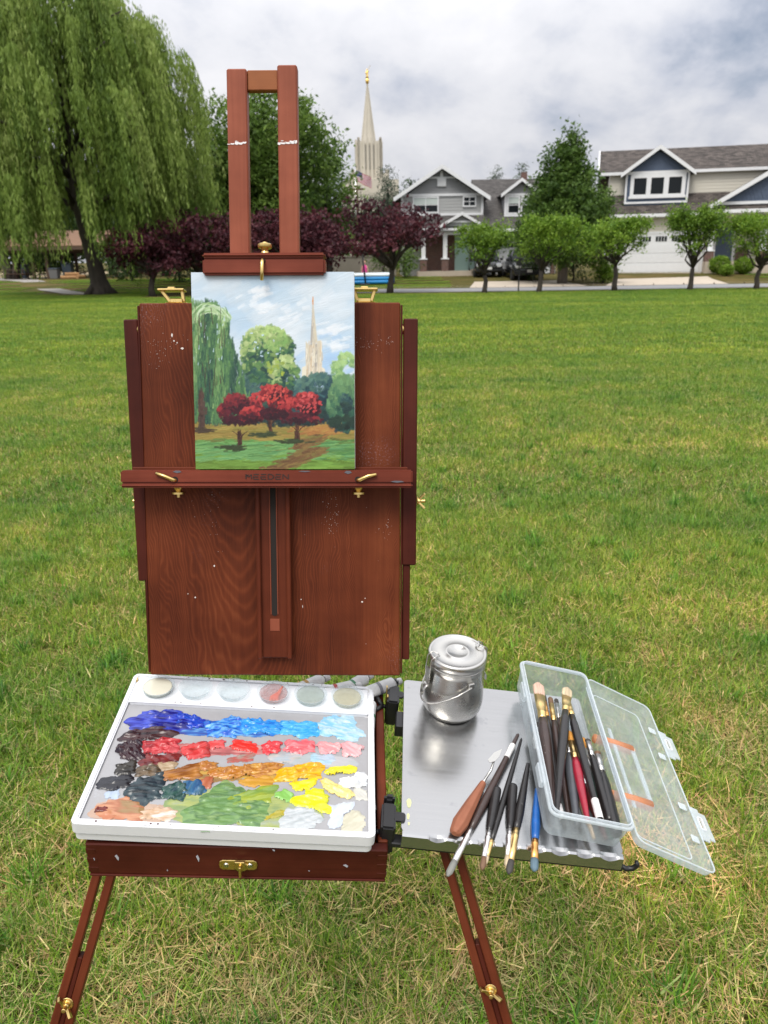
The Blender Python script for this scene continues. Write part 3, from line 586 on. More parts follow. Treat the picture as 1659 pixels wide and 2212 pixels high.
    roof_slab('main_roof', M['roof_a'], h, X, [(6.9, 57.0, 3.45), (13.0, 57.0, 3.45), (13.0, 62.4, 7.1), (6.9, 62.4, 7.1)]); roof_slab('main_roof', M['roof_a'], h, X, [(13.0, 68, 3.45), (6.9, 68, 3.45), (6.9, 62.4, 7.1), (13.0, 62.4, 7.1)])
    MB().box(6.9, 13.0, 56.9, 57.0, 3.28, 3.46).build('gutter', M['white_trim'], h, X)
    MB().box(10.5, 10.9, 61.6, 62.2, 6.6, 7.5).build('chimney', M['brick'], h, X)
    dm = MB().box(8.8, 11.0, 58.3, 61, 4.3, 5.72).prism([(8.8, 5.72), (11.0, 5.72), (9.9, 6.5)], 58.3, 62, 'Y').build('dormer_wall', M['grey_dark'], h, X)
    siding(dm, X, M['grey_dark'], 0, 0, 5.8, 6.4, 58.28, .18, clip=lambda z: (9.9 - (6.5 - z) * 1.35, 9.9 + (6.5 - z) * 1.35))
    MB().box(8.78, 11.02, 58.2, 58.27, 5.66, 5.8).box(8.78, 8.96, 58.2, 58.27, 4.44, 5.66).box(10.84, 11.02, 58.2, 58.27, 4.44, 5.66).box(8.78, 11.02, 58.2, 58.27, 4.3, 4.44).build('trim_band', M['white_trim'], h, X)
    window(h, X, 8.98, 9.86, 4.46, 5.64, 58.24, 1, 2, blind=.5); window(h, X, 9.94, 10.82, 4.46, 5.64, 58.24, 1, 2, blind=.5)
    roof_slab('dormer_roof', M['roof_a'], h, X, [(8.5, 57.9, 5.72), (8.5, 62, 5.72), (9.9, 62, 6.74), (9.9, 57.9, 6.74)]); roof_slab('dormer_roof', M['roof_a'], h, X, [(11.3, 62, 5.72), (11.3, 57.9, 5.72), (9.9, 57.9, 6.74), (9.9, 62, 6.74)])
    rake(h, X, (8.48, 5.75), (9.9, 6.78), 57.83, 57.91, .22); rake(h, X, (9.9, 6.78), (11.32, 5.75), 57.83, 57.91, .22)
    garage(h, X, 7.6, 12.2, 0.42, 2.6, 58.2, 4, 4)
    MB().box(7.34, 7.56, 58.1, 58.28, .4, 1.3).box(12.25, 12.5, 58.1, 58.28, .4, 1.3).build('brick_pier', M['brick'], h, X)
grey_house()
def beige_house():
    Mx = Matrix.Translation((15.3, 57.6, 0)) @ Matrix.Rotation(-0.25, 4, 'Z')
    h = empty('beige_house', None, 'beige sided house with blue shingled dormer and white double garage door', 'house', M=Mx)
    g = MB().box(0.9, 7.1, 0, 9, 0.3, 4.2).build('garage_wall', M['beige_side'], h, Mx); siding(g, Mx, M['beige_side'], 0.9, 7.1, 3.05, 4.05, -0.02, .2)
    siding(g, Mx, M['beige_side'], 0.9, 1.55, 0.5, 3.05, -0.02, .2)
    MB().box(1.45, 7.1, -0.06, -0.03, 2.95, 3.1).box(1.45, 1.62, -0.06, -0.03, .4, 2.95).box(6.92, 7.1, -0.06, -0.03, .4, 2.95).build('garage_trim', M['white_trim'], h, Mx)
    garage(h, Mx, 1.64, 6.9, 0.40, 2.93, -0.045, 5, 4)
    u = MB().box(0.6, 14, 1.0, 9, 4.2, 7.0).build('upper_wall', M['beige_side'], h, Mx); siding(u, Mx, M['beige_side'], 0.6, 12.5, 5.0, 7.0, 0.98, .2)
    roof_slab('lower_roof', M['roof_b'], h, Mx, [(0.7, -0.45, 4.22), (8.5, -0.45, 4.22), (8.5, 1.25, 5.82), (0.7, 1.25, 5.82)])
    MB().box(0.7, 7.0, -0.58, -0.45, 4.04, 4.24).build('gutter', M['white_trim'], h, Mx); MB().box(0.8, 7.0, -0.44, -0.04, 3.98, 4.04).build('soffit', M['white_trim'], h, Mx)
    roof_slab('upper_roof', M['roof_b'], h, Mx, [(-0.15, 0.75, 7.02), (14.5, 0.75, 7.02), (14.5, 4.0, 8.78), (-0.15, 4.0, 8.78)]); roof_slab('upper_roof', M['roof_b'], h, Mx, [(14.5, 9.5, 6.3), (-0.15, 9.5, 6.3), (-0.15, 4.0, 8.78), (14.5, 4.0, 8.78)])
    MB().box(-0.15, 14.5, 0.62, 0.75, 6.84, 7.03).build('gutter', M['white_trim'], h, Mx)
    MB().hexa([(-.24, .7, 6.78), (-.15, .7, 6.78), (-.15, 4, 8.56), (-.24, 4, 8.56), (-.24, .7, 7.05), (-.15, .7, 7.05), (-.15, 4, 8.82), (-.24, 4, 8.82)]).build('rake_board', M['white_trim'], h, Mx)
    # blue dormer
    b = MB().box(1.66, 5.7, 0.2, 4, 4.6, 6.93).prism([(1.66, 6.93), (5.7, 6.93), (3.68, 8.25)], 0.2, 4, 'Y').build('dormer_wall', M['blue_side'], h, Mx)
    shingles(b, Mx, M['blue_side'], 6.98, 8.15, 0.18, lambda z: (3.68 - (8.22 - z) * 1.5, 3.68 + (8.22 - z) * 1.5))
    MB().box(1.66, 5.7, 0.1, 0.17, 6.8, 6.98).box(1.62, 1.74, 0.1, 0.17, 5.06, 6.8).box(5.62, 5.74, 0.1, 0.17, 5.06, 6.8).box(1.62, 5.74, 0.1, 0.17, 4.94, 5.06).build('dormer_trim', M['white_trim'], h, Mx)
    MB().box(1.95, 5.52, 0.08, 0.18, 6.66, 6.79).box(1.88, 5.58, 0.06, 0.18, 5.26, 5.42).build('window_head_trim', M['white_trim'], h, Mx)
    for a, c in ((2.08, 3.1), (3.2, 4.22), (4.34, 5.37)): window(h, Mx, a, c, 5.42, 6.66, 0.12, 1, 1, fw=.1)
    for a, c in ((1.95, 2.08), (3.1, 3.2), (4.22, 4.34), (5.37, 5.52)): ubox('window_side_trim', M['white_trim'], h, Mx, a, c, .09, .18, 5.42, 6.66)
    roof_slab('dormer_roof', M['roof_b'], h, Mx, [(1.3, -0.25, 6.82), (1.3, 4, 6.82), (3.68, 4, 8.5), (3.68, -0.25, 8.5)]); roof_slab('dormer_roof', M['roof_b'], h, Mx, [(6.06, 4, 6.82), (6.06, -0.25, 6.82), (3.68, -0.25, 8.5), (3.68, 4, 8.5)])
    rake(h, Mx, (1.28, 6.86), (3.68, 8.55), -0.33, -0.24, .26); rake(h, Mx, (3.68, 8.55), (6.08, 6.86), -0.33, -0.24, .26)
    # porch with its own gable
    pg = MB().prism([(7.3, 4.62), (16.0, 4.62), (11.65, 7.2)], -1.5, 2, 'Y').build('porch_gable', M['blue_side'], h, Mx)
    shingles(pg, Mx, M['blue_side'], 4.8, 7.0, -1.52, lambda z: (11.65 - (7.2 - z) * 1.69, min(11.65 + (7.2 - z) * 1.69, 12.6)), w=.24, h=.17)
    MB().box(7.6, 15.7, -1.6, -1.53, 4.62, 4.8).build('gable_base_trim', M['white_trim'], h, Mx)
    roof_slab('porch_gable_roof', M['roof_b'], h, Mx, [(6.9, -1.9, 4.55), (6.9, 2, 4.55), (11.65, 2, 7.36), (11.65, -1.9, 7.36)]); roof_slab('porch_gable_roof', M['roof_b'], h, Mx, [(16.4, 2, 4.55), (16.4, -1.9, 4.55), (11.65, -1.9, 7.36), (11.65, 2, 7.36)])
    rake(h, Mx, (6.85, 4.56), (11.65, 7.4), -1.98, -1.89, .3); rake(h, Mx, (11.65, 7.4), (16.45, 4.56), -1.98, -1.89, .3)
    roof_slab('porch_skirt_roof', M['roof_b'], h, Mx, [(6.9, -1.8, 4.3), (16.4, -1.8, 4.3), (16.4, -1.45, 4.62), (6.9, -1.45, 4.62)])
    MB().box(6.9, 16.4, -1.92, -1.8, 4.1, 4.32).build('gutter', M['white_trim'], h, Mx); MB().box(7.1, 16, -1.78, 1.0, 4.0, 4.1).build('porch_ceiling', M['beige_side'], h, Mx); MB().box(7.05, 16, -1.3, -0.9, 3.8, 4.0).build('porch_beam', M['beige_side'], h, Mx)
    for x in (7.32, 10.55, 13.8): column(h, Mx, x, -1.05, 1.1, 1.75, 3.82, .42)
    MB().box(7.1, 16, -1.35, 1.0, .3, 1.1).build('porch_floor', M['concrete'], h, Mx)
    e = MB().box(7.1, 16, 1.0, 9, .3, 4.2).build('entry_wall', M['beige_side'], h, Mx); siding(e, Mx, M['beige_side'], 9.4, 13, 1.2, 3.9, 0.98, .2); MB().box(9.3, 10.1, .9, .98, 1.1, 2.0).build('brick_front', M['brick'], h, Mx)
    d = MB().box(7.95, 9.05, .9, .98, 1.1, 3.3).build('front_door', M['blue_side'], h, Mx); MB().box(7.8, 7.95, .88, .98, 1.1, 3.45).box(9.05, 9.2, .88, .98, 1.1, 3.45).box(7.95, 9.05, .88, .98, 3.3, 3.45).build('door_frame', M['white_trim'], d, Mx)
beige_house()

# ------------------------------------------------------------------ temple tower far behind
def temple():
    cx, cy = -3.3, 285.0; t = empty('stone_spire_tower', (cx, cy, 0), 'tall pale stone tower and spire topped by a golden statue', 'tower'); X = Matrix.Translation((cx, cy, 0)) @ Matrix.Rotation(R(6), 4, 'Z')
    MB().prism([(-9, -9), (9, -9), (9, 9), (-9, 9)], 0, 26.5).build('base_block', M['stone'], t, X)
    for s in (0, 1, 2, 3):    # corner fins of the lower stage
        Q = X @ Matrix.Rotation(s * math.pi / 2, 4, 'Z')
        MB().prism([(-6.2, 0), (-6.2, 29.8), (-5.2, 29.6), (-3.6, 27.3), (3.6, 27.3), (5.2, 29.6), (6.2, 29.8), (6.2, 0)], -6.2, -5.0, 'Y').build('lower_fin', M['stone'], t, Q)
        MB().prism([(-4.0, 26), (-4.0, 39.8), (-3.55, 39.7), (-2.5, 38.0), (2.5, 38.0), (3.55, 39.7), (4.0, 39.8), (4.0, 26)], -4.0, -3.2, 'Y').build('tower_face', M['stone'], t, Q)
        for k in range(4): MB().box(-2.35 + k * 1.35, -1.7 + k * 1.35, -4.5, -3.98, 26, 38.6 + (0.9 if k in (1, 2) else 0)).build('rib', M['stone'], t, Q)
        for k in range(3): MB().box(-1.62 + k * 1.35, -1.1 + k * 1.35, -4.06, -3.99, 30, 37.4).build('slit_window', M['stone_dark'], t, Q)
    m = MB(); n = 8; pr = [(2.5, 38.0), (2.15, 40.3), (1.55, 45.0), (1.0, 49.5), (0.55, 53.0), (0.2, 56.0)]
    Z = Matrix.Rotation(R(22.5), 4, 'Z'); m.lathe(pr, n, Z); m.build('spire', M['stone'], t, X)
    for k in range(8):
        a = R(22.5 + 45 * k); m = MB(); m.tube([(2.55 * math.cos(a), 2.55 * math.sin(a), 38), (1.6 * math.cos(a), 1.6 * math.sin(a), 45), (.24 * math.cos(a), .24 * math.sin(a), 56)], [.22, .16, .05], 5); m.build('spire_rib', M['stone'], t, X)
    s = MB().lathe([(0.16, 56), (.5, 56.5), (.62, 57.1), (.5, 57.7), (.2, 57.9)], 12).build('gold_ball', M['gold'], t, X, smooth=True)
    Xs = X @ Matrix.Translation((0, 0, 57.8)) @ Matrix.Scale(.82, 4) @ Matrix.Translation((0, 0, -57.8)); b = MB(); b.tube([(0, 0, 57.8), (0, 0, 58.6), (0, 0, 59.6), (0, 0, 60.3), (0, 0, 60.6)], [.62, .48, .40, .46, .18], 10); b.tube([(0, 0, 60.5), (0, -.05, 60.85), (0, -.05, 61.2)], [.14, .26, .12], 8)
    b.tube([(.38, 0, 60.3), (.6, -.25, 60.0), (.35, -.5, 60.75)], [.14, .12, .08], 6); b.tube([(-.38, 0, 60.3), (-.55, 0, 59.7), (-.4, -.1, 59.1)], [.14, .12, .08], 6); b.build('statue', M['gold'], t, Xs, smooth=True)
    MB().tube([(.2, -.4, 60.9), (1.15, -.6, 62.1), (1.25, -.62, 62.25)], [.05, .07, .16], 6).build('trumpet', M['gold'], t, Xs)
temple()
# ------------------------------------------------------------------ trees
def leaf_quads(P, size, g, cols, aspect=0.5, droop=0.0, up=0.35):
    """one folded rhombus of leaf per point; P (n,3), size (n,), cols (n,3)"""
    n = len(P); d = g.normal(0, 1, (n, 3)); d[:, 2] -= droop; d /= np.linalg.norm(d, axis=1, keepdims=True)
    nn = g.normal(0, 1, (n, 3)); nn[:, 2] += up * 3; s = np.cross(d, nn); s /= np.linalg.norm(s, axis=1, keepdims=True) + 1e-9
    L = size[:, None]; w = L * aspect * 0.5
    A = np.stack([P, P + d * L * 0.5 + s * w, P + d * L, P + d * L * 0.5 - s * w], 1)
    F = (np.arange(n) * 4)[:, None] + np.arange(4)[None]
    return A.reshape(-1, 3), F, np.repeat(cols, 4, 0)
def crown_points(g, blobs, per_m3, clump=0.45, fill=0.55, jag=0.35):
    """clumps of leaves spread through blobs (cx,cy,cz,rx,ry,rz): mostly near the surface, uneven outline, gaps between clumps"""
    C = []
    for (cx, cy, cz, rx, ry, rz) in blobs:
        n = max(8, int(per_m3 * rx * ry * rz * 4.2)); d = g.normal(0, 1, (n, 3)); d /= np.linalg.norm(d, axis=1, keepdims=True)
        ph = np.arctan2(d[:, 1], d[:, 0]); lump = 1 + jag * 0.5 * (np.sin(3 * ph + cx * 7) * np.cos(4 * d[:, 2] * 1.7 + cy) + np.sin(7 * ph + 5 * d[:, 2] + cz * 3) * 0.6)
        r = g.uniform(fill, 1.0, n) ** 0.6 * lump * 0.92
        C.append(np.array([cx, cy, cz]) + d * r[:, None] * np.array([rx, ry, rz]))
    return np.concatenate(C)
def foliage(name, root, g, centres, per, spread, size, pal, mat, aspect=0.5, droop=0.0, flat=0.7):
    n = len(centres); ci = np.repeat(np.arange(n), per); k = len(ci)
    sp = (g.uniform(0.5, 1.3, n) * spread)[ci][:, None]
    P = centres[ci] + g.normal(0, 1, (k, 3)) * sp * np.array([1, 1, flat])
    pal = np.array(pal); c0 = g.uniform(0, 1, n)[ci]; t = np.clip(c0 * 0.65 + g.uniform(0, 1, k) * 0.35, 0, 0.999) * (len(pal) - 1)
    i = t.astype(int); f = (t - i)[:, None]; cols = pal[i] * (1 - f) + pal[i + 1] * f; cols = cols * g.uniform(0.8, 1.2, (k, 1))
    A, F, Cc = leaf_quads(P, size * g.uniform(0.6, 1.35, k), g, cols, aspect, droop)
    Mi = ROOTS[root.name]; A = A - np.array(Mi.translation)
    return obj(name, np_mesh(name, A, F, mat, cols=Cc), root)
def limbs(root, mat, base, segs, n=8, name='trunk'):
    """segs: list of (points, radii) tapered tubes in world coordinates; the first is the trunk, the others its limbs"""
    o = Vector(ROOTS[root.name].translation); m = MB()
    for pts, rad in segs: m.tube([Vector(p) - o for p in pts], rad, n)
    return m.build(name, mat, root, smooth=True)
def wig(g, a, b, k, amp):
    a = np.array(a, float); b = np.array(b, float); P = [a + (b - a) * t / k for t in range(k + 1)]
    return [tuple(p + (g.normal(0, amp, 3) if 0 < i < k else 0)) for i, p in enumerate(P)]

def willow():
    g = np.random.default_rng(3); bx, by = -15.1, 43.3
    t = empty('willow_tree', (bx, by, 0), 'huge weeping willow with long hanging green strands left of the easel', 'tree')
    S = [([(bx + .15, by, -0.1), (bx + .08, by, .25), (bx, by, .8), (bx - .18, by, 2.2), (bx - .5, by, 4.2), (bx - .7, by, 6.5), (bx - .6, by, 9.0), (bx - .6, by, 12.5)], [.85, .58, .44, .38, .33, .26, .18, .07])]
    for k in range(5):
        a = k * 1.25 + .3; S.append(([(bx + .9 * math.cos(a), by + .9 * math.sin(a), -.05), (bx + .35 * math.cos(a), by + .35 * math.sin(a), .35), (bx, by, .9)], [.12, .22, .3]))
    tips = []
    for k in range(30):
        a = k * 2.399 + g.uniform(-.2, .2); zt = 5.5 + 8.0 * (k / 29.0) ** 0.8; r = 6.3 * math.sqrt(max(0.05, 1 - ((zt - 6.5) / 8.8) ** 2)) * g.uniform(.75, 1.02)
        z0 = min(4.0 + k * .25, zt - 1.2); q0 = (bx - .75, by, z0); e = (bx - .3 + r * math.cos(a), by + r * math.sin(a), zt)
        mpt = (q0[0] + (e[0] - q0[0]) * .5, q0[1] + (e[1] - q0[1]) * .5, z0 + (zt - z0) * .8)
        S.append(([q0, mpt, e], [.15, .09, .03])); tips.append((q0, mpt, e))
    limbs(t, M['bark'], (bx, by), S, 10)
    # hanging strands, in curtains that spill from the ends of the limbs
    V = []; cols = []; nclu = 500
    pal = np.array([(0.075, 0.135, 0.022), (0.150, 0.232, 0.040), (0.245, 0.338, 0.070), (0.350, 0.430, 0.130)])
    Ps = []; Ds = []; Cs = []; Ls = []
    for c in range(nclu):
        u = g.uniform(0, 1); zt = 4.6 + 9.8 * u ** 0.9; a = g.uniform(0, 2 * np.pi)
        rmax = 6.3 * math.sqrt(max(0.03, 1 - ((zt - 6.0) / 9.3) ** 2)) * (1 + .09 * math.sin(3 * a + 1.3 * zt) + .07 * math.sin(5 * a - 2.1 * zt + 1)); r = rmax * g.uniform(.18, 1.03) ** .5
        o = np.array([bx - .2 + r * math.cos(a), by + r * math.sin(a), zt]); out = np.array([math.cos(a), math.sin(a), 0]); ns = int(g.integers(12, 26)); base = g.uniform(0, 1); Lc = min(g.uniform(2.0, 5.4), zt - g.uniform(.5, 2.3))
        sway = np.array([g.normal(.10, .08), g.normal(0, .08), 0])
        for s_ in range(ns):
            k = int(g.integers(24, 44)); ln = max(.7, Lc * g.uniform(.5, 1.1)); tt = np.sort(g.uniform(0, 1, k)); fan = g.normal(0, 1, 3) * np.array([.22, .22, .20]); arch = g.uniform(.25, .8)
            x = o + fan + out * (arch * (1 - np.exp(-3.2 * tt)))[:, None] + sway * (tt * ln)[:, None]
            x[:, 2] = o[2] + fan[2] + .35 * np.sin(np.minimum(tt * 5, np.pi)) * arch - tt ** 1.15 * ln
            Ps.append(x); d = np.stack([g.normal(0, .24, k), g.normal(0, .24, k), -np.ones(k)], -1); Ds.append(d); Ls.append(g.uniform(.16, .34, k))
            tcol = np.clip(base * .68 + g.uniform(0, .32, k), 0, .999) * 3; i = tcol.astype(int); f = (tcol - i)[:, None]; Cs.append(pal[i] * (1 - f) + pal[i + 1] * f)
    P = np.concatenate(Ps); D = np.concatenate(Ds); Lh = np.concatenate(Ls); Cc = np.concatenate(Cs); n = len(P)
    D /= np.linalg.norm(D, axis=1, keepdims=True); s = np.cross(D, g.normal(0, 1, (n, 3))); s /= np.linalg.norm(s, axis=1, keepdims=True); w = (Lh * g.uniform(.07, .13, n))[:, None]
    A = np.stack([P, P + D * Lh[:, None] * .45 + s * w, P + D * Lh[:, None], P + D * Lh[:, None] * .45 - s * w], 1).reshape(-1, 3) - np.array([bx, by, 0])
    F = (np.arange(n) * 4)[:, None] + np.arange(4)[None]
    obj('crown', np_mesh('crown', A, F, M['leaf'], cols=np.repeat(Cc, 4, 0)), t)
willow()

GREEN = [(0.040, 0.085, 0.016), (0.085, 0.155, 0.026), (0.140, 0.225, 0.040), (0.200, 0.290, 0.060)]
BRIGHT = [(0.070, 0.150, 0.014), (0.130, 0.240, 0.022), (0.200, 0.320, 0.034), (0.290, 0.400, 0.055)]
PURPLE = [(0.032, 0.010, 0.014), (0.062, 0.018, 0.026), (0.105, 0.028, 0.038), (0.160, 0.050, 0.058)]
DARK = [(0.018, 0.038, 0.012), (0.034, 0.068, 0.018), (0.055, 0.098, 0.026), (0.085, 0.130, 0.038)]
BLUEG = [(0.030, 0.052, 0.036), (0.045, 0.075, 0.048), (0.065, 0.095, 0.060), (0.085, 0.115, 0.072)]
def round_tree(name, label, x, y, h, r, z0, pal, seed, blobs=9, trunk_r=.25, per=26, dens=1.6, size=.20, spread=.32, cat='tree', group=None, mat='leaf', aspect=.5, squash=1.0, conical=False, jag=.35, bark='bark', lean=0.0, stems=1, ry=None):
    g = np.random.default_rng(seed); zg = float(terrain(np.array(y))); ry = ry or r
    t = empty(name, (x, y, zg), label, cat, group); B = []
    for k in range(blobs):
        f = (k + .5) / blobs; z = z0 + (h - z0) * (.12 + .76 * f)
        rr = r * (1 - .88 * f ** 1.5) if conical else r * math.sqrt(max(.1, 1 - (2 * f - .9) ** 2 * .85))
        a = k * 2.4 + g.uniform(-.4, .4); q = rr * g.uniform(.25, .55)
        B.append((x + q * math.cos(a) + lean * f, y + q * math.sin(a) * ry / r, zg + z, rr * g.uniform(.55, .75), rr * g.uniform(.55, .75) * ry / r, (h - z0) * g.uniform(.14, .22) * squash))
    C = crown_points(g, B, dens, jag=jag)
    foliage('crown', t, g, C, per, spread, size, pal, M[mat], aspect)
    S = [(wig(g, (x, y, zg - .1), (x + lean, y, zg + h * .8), 5, .06), [trunk_r * 1.25, trunk_r, trunk_r * .85, trunk_r * .65, trunk_r * .4, trunk_r * .12])]
    for b in B:
        zz = max(zg + z0 * .55, min(b[2] - .5, zg + z0 + (b[2] - zg - z0) * .45)); S.append((wig(g, (x + lean * .5 * (zz - zg) / h, y, zz), (b[0], b[1], b[2]), 3, .12), [trunk_r * .42, trunk_r * .3, trunk_r * .2, trunk_r * .06]))
    limbs(t, M[bark], None, S, 7)
    return t
round_tree('broadleaf_tree', 'large round green tree rising behind the easel mast', -7.3, 52, 11.9, 5.3, 2.6, GREEN, 21, blobs=16, trunk_r=.4, per=30, dens=1.25, size=.30, spread=.42)
round_tree('broadleaf_tree', 'leafy green tree beside the stone tower, left of the flag', -3.6, 56, 8.2, 2.5, 2.0, GREEN, 22, blobs=9, per=30, dens=1.8, size=.27, spread=.36, group=None)
# purple maples
def maple(label, x, y, h, r, seed, z0=.9, dens=3.3):
    g = np.random.default_rng(seed); t = empty('purple_maple', (x, y, 0), label, 'tree', 'purple leaved maples beside the road'); B = []
    for k in range(18):
        f = (k + .5) / 18; a = k * 2.4 + g.uniform(-.3, .3); q = r * .62 * math.sqrt(g.uniform(.05, 1)); z = z0 + (h - z0) * (.12 + .75 * (1 - (q / r) ** 2 * .8) * g.uniform(.25, 1))
        B.append((x + q * math.cos(a) * 1.1, y + q * math.sin(a), z, r * g.uniform(.34, .5), r * g.uniform(.34, .5), (h - z0) * g.uniform(.10, .17)))
    C = crown_points(g, B, dens, jag=.5, fill=.35); foliage('crown', t, g, C, 30, .27, .18, PURPLE, M['leaf'], .7, flat=.45)
    S = [(wig(g, (x, y, -.1), (x + .1, y, z0 + .5), 3, .04), [.20, .15, .13, .12])]
    for b in B: S.append((wig(g, (x + .1, y, z0 + g.uniform(0, .5)), b[:3], 3, .1), [.09, .07, .045, .012]))
    limbs(t, M['bark'], None, S, 7); return t
maple('small purple maple on a thin trunk right of the willow', -11.3, 39.9, 3.7, 2.1, 41, z0=.7)
maple('wide purple maple between the willow and the easel mast', -8.9, 42.0, 4.8, 3.0, 42, z0=.4)
maple('purple maple behind the lower mast of the easel', -4.0, 41.2, 4.9, 3.5, 43, z0=.4)
maple('purple maple with dark trunk beside the blue pool', 0.45, 39.3, 4.6, 2.95, 44)
# row of small pruned trees along the road
def row_tree(label, x, y, h, r, seed, lean=0.0, pal=BRIGHT, dens=7.5, low=.50):
    g = np.random.default_rng(seed); t = empty('ornamental_tree', (x, y, 0), label, 'tree', 'small pruned trees in a row along the road'); B = []
    n = 17
    for k in range(n):
        a = k * 2.399 + g.uniform(-.3, .3); q = r * .78 * math.sqrt((k + .5) / n); B.append((x + q * math.cos(a) + lean, y + q * math.sin(a), h * (low + .30 * g.uniform(0, 1)) + .08 * q, r * g.uniform(.26, .40), r * g.uniform(.26, .40), h * g.uniform(.10, .17)))
    for k in range(26):      # upright sprouts
        a = g.uniform(0, 6.28); q = r * .8 * math.sqrt(g.uniform(0, 1)); B.append((x + q * math.cos(a) + lean, y + q * math.sin(a), h * g.uniform(.74, .92), r * .09, r * .09, h * g.uniform(.05, .10)))
    C = crown_points(g, B, dens, jag=.6, fill=.3); foliage('crown', t, g, C, 26, .17, .125, pal, M['leaf'], .5, flat=.8)
    fk = g.uniform(.65, 1.1); S = [(wig(g, (x, y, -.1), (x + lean * .3, y, fk + .08), 3, .035), [.16, .12, .105, .10])]
    for k, b in enumerate(B[:n]):
        S.append((wig(g, (x + lean * .3, y, fk + .02 * k), b[:3], 4, .07), [.055, .045, .034, .022, .008]))
    limbs(t, M['bark'], None, S, 7); return t
row_tree('small pruned tree in front of the grey house porch, leftmost of the row', 4.87, 37.6, 3.1, 1.35, 61, -.1, [(0.055, 0.120, 0.013), (0.105, 0.200, 0.020), (0.165, 0.275, 0.030), (0.25, 0.36, 0.05)], 6.5, .52)
row_tree('small pruned tree in front of the black pickup truck', 7.35, 37.5, 3.4, 1.65, 62, .35, BRIGHT, 7.0, .47)
row_tree('small pruned tree at the left edge of the white garage door', 10.95, 37.6, 3.25, 1.75, 63, -.15, BRIGHT, 5.6, .53)
row_tree('small pruned tree with forked trunk before the right end of the garage', 14.4, 37.4, 3.7, 1.5, 64, .1, [(0.055, 0.120, 0.013), (0.105, 0.200, 0.020), (0.165, 0.275, 0.030), (0.25, 0.36, 0.05)], 6.0, .50)
row_tree('small pruned tree in front of the beige house porch, rightmost of the row', 17.3, 37.0, 3.5, 1.85, 65, .2, BRIGHT, 6.4, .48)
# big cone of a tree between the houses
round_tree('cone_shaped_tree', 'tall cone shaped dark green tree between the two houses', 10.7, 47.5, 8.5, 3.4, 1.2, [(0.028, 0.062, 0.012), (0.058, 0.115, 0.020), (0.095, 0.165, 0.030), (0.125, 0.20, 0.036)], 71, blobs=34, trunk_r=.26, per=38, dens=2.8, size=.22, spread=.26, conical=True, jag=.12, bark='bark_pale')
def shrub(name, label, x, y, h, r, seed, pal=DARK, dens=3.0, per=26, size=.16, spread=.22, mat='leaf', group=None, ry=None):
    return round_tree(name, label, x, y, h, r, .12, pal, seed, blobs=7, trunk_r=.06, per=per, dens=dens, size=size, spread=spread, cat='shrub', mat=mat, group=group, squash=1.5, ry=ry)
def ball(label, x, y, z, r, seed):
    g = np.random.default_rng(seed); t = empty('clipped_bush', (x, y, z), label, 'shrub', 'clipped round bushes by the porch')
    d = g.normal(0, 1, (420, 3)); d /= np.linalg.norm(d, axis=1, keepdims=True); C = np.array([x, y, z + r * .8]) + d * r * np.array([1, 1, .82]) * g.uniform(.8, 1, (420, 1)); C = C[C[:, 2] > z]
    foliage('foliage', t, g, C, 16, .06, .08, BRIGHT, M['leaf'], .6); limbs(t, M['bark'], None, [([(x, y, z - .05), (x, y, z + r)], [.05, .02])], 6)
ball('larger clipped round bush left of the porch steps', 22.4, 53.4, .36, .68, 81); ball('clipped round bush right of the larger one by the porch', 23.9, 53.2, .36, .60, 82); ball('smallest low clipped bush at the edge of the driveway', 22.25, 51.9, .30, .36, 83)
shrub('dark_shrub', 'dark shrub under the cone shaped tree, left of its trunk', 9.6, 50.6, 2.5, 1.3, 91); shrub('dark_shrub', 'dark shrub under the cone shaped tree, right of its trunk', 12.0, 50.3, 2.6, 1.5, 92); shrub('pale_shrub', 'pale green shrub at the garage corner', 13.3, 48.2, 1.3, .8, 93, pal=BRIGHT[:3] + [(0.2, .24, .08)])
shrub('green_shrub', 'green shrub at the left corner of the grey house', 1.6, 54.5, 2.0, 1.1, 94, pal=GREEN); shrub('green_shrub', 'taller green shrub behind the purple maple by the pool', .2, 56.5, 2.6, 1.5, 95, pal=GREEN)
shrub('dark_shrub', 'dark evergreen shrub just right of the willow trunk', -17.2, 56, 3.3, 2.6, 96, dens=1.6, size=.24, spread=.3); shrub('dark_shrub', 'dark evergreen shrub behind the small purple maple', -13.4, 54, 3.4, 2.6, 97, dens=1.6, size=.24, spread=.3); shrub('dark_shrub', 'dark evergreen shrub behind the wide purple maple', -10.2, 50, 3.1, 2.3, 98, dens=1.6, size=.24, spread=.3)
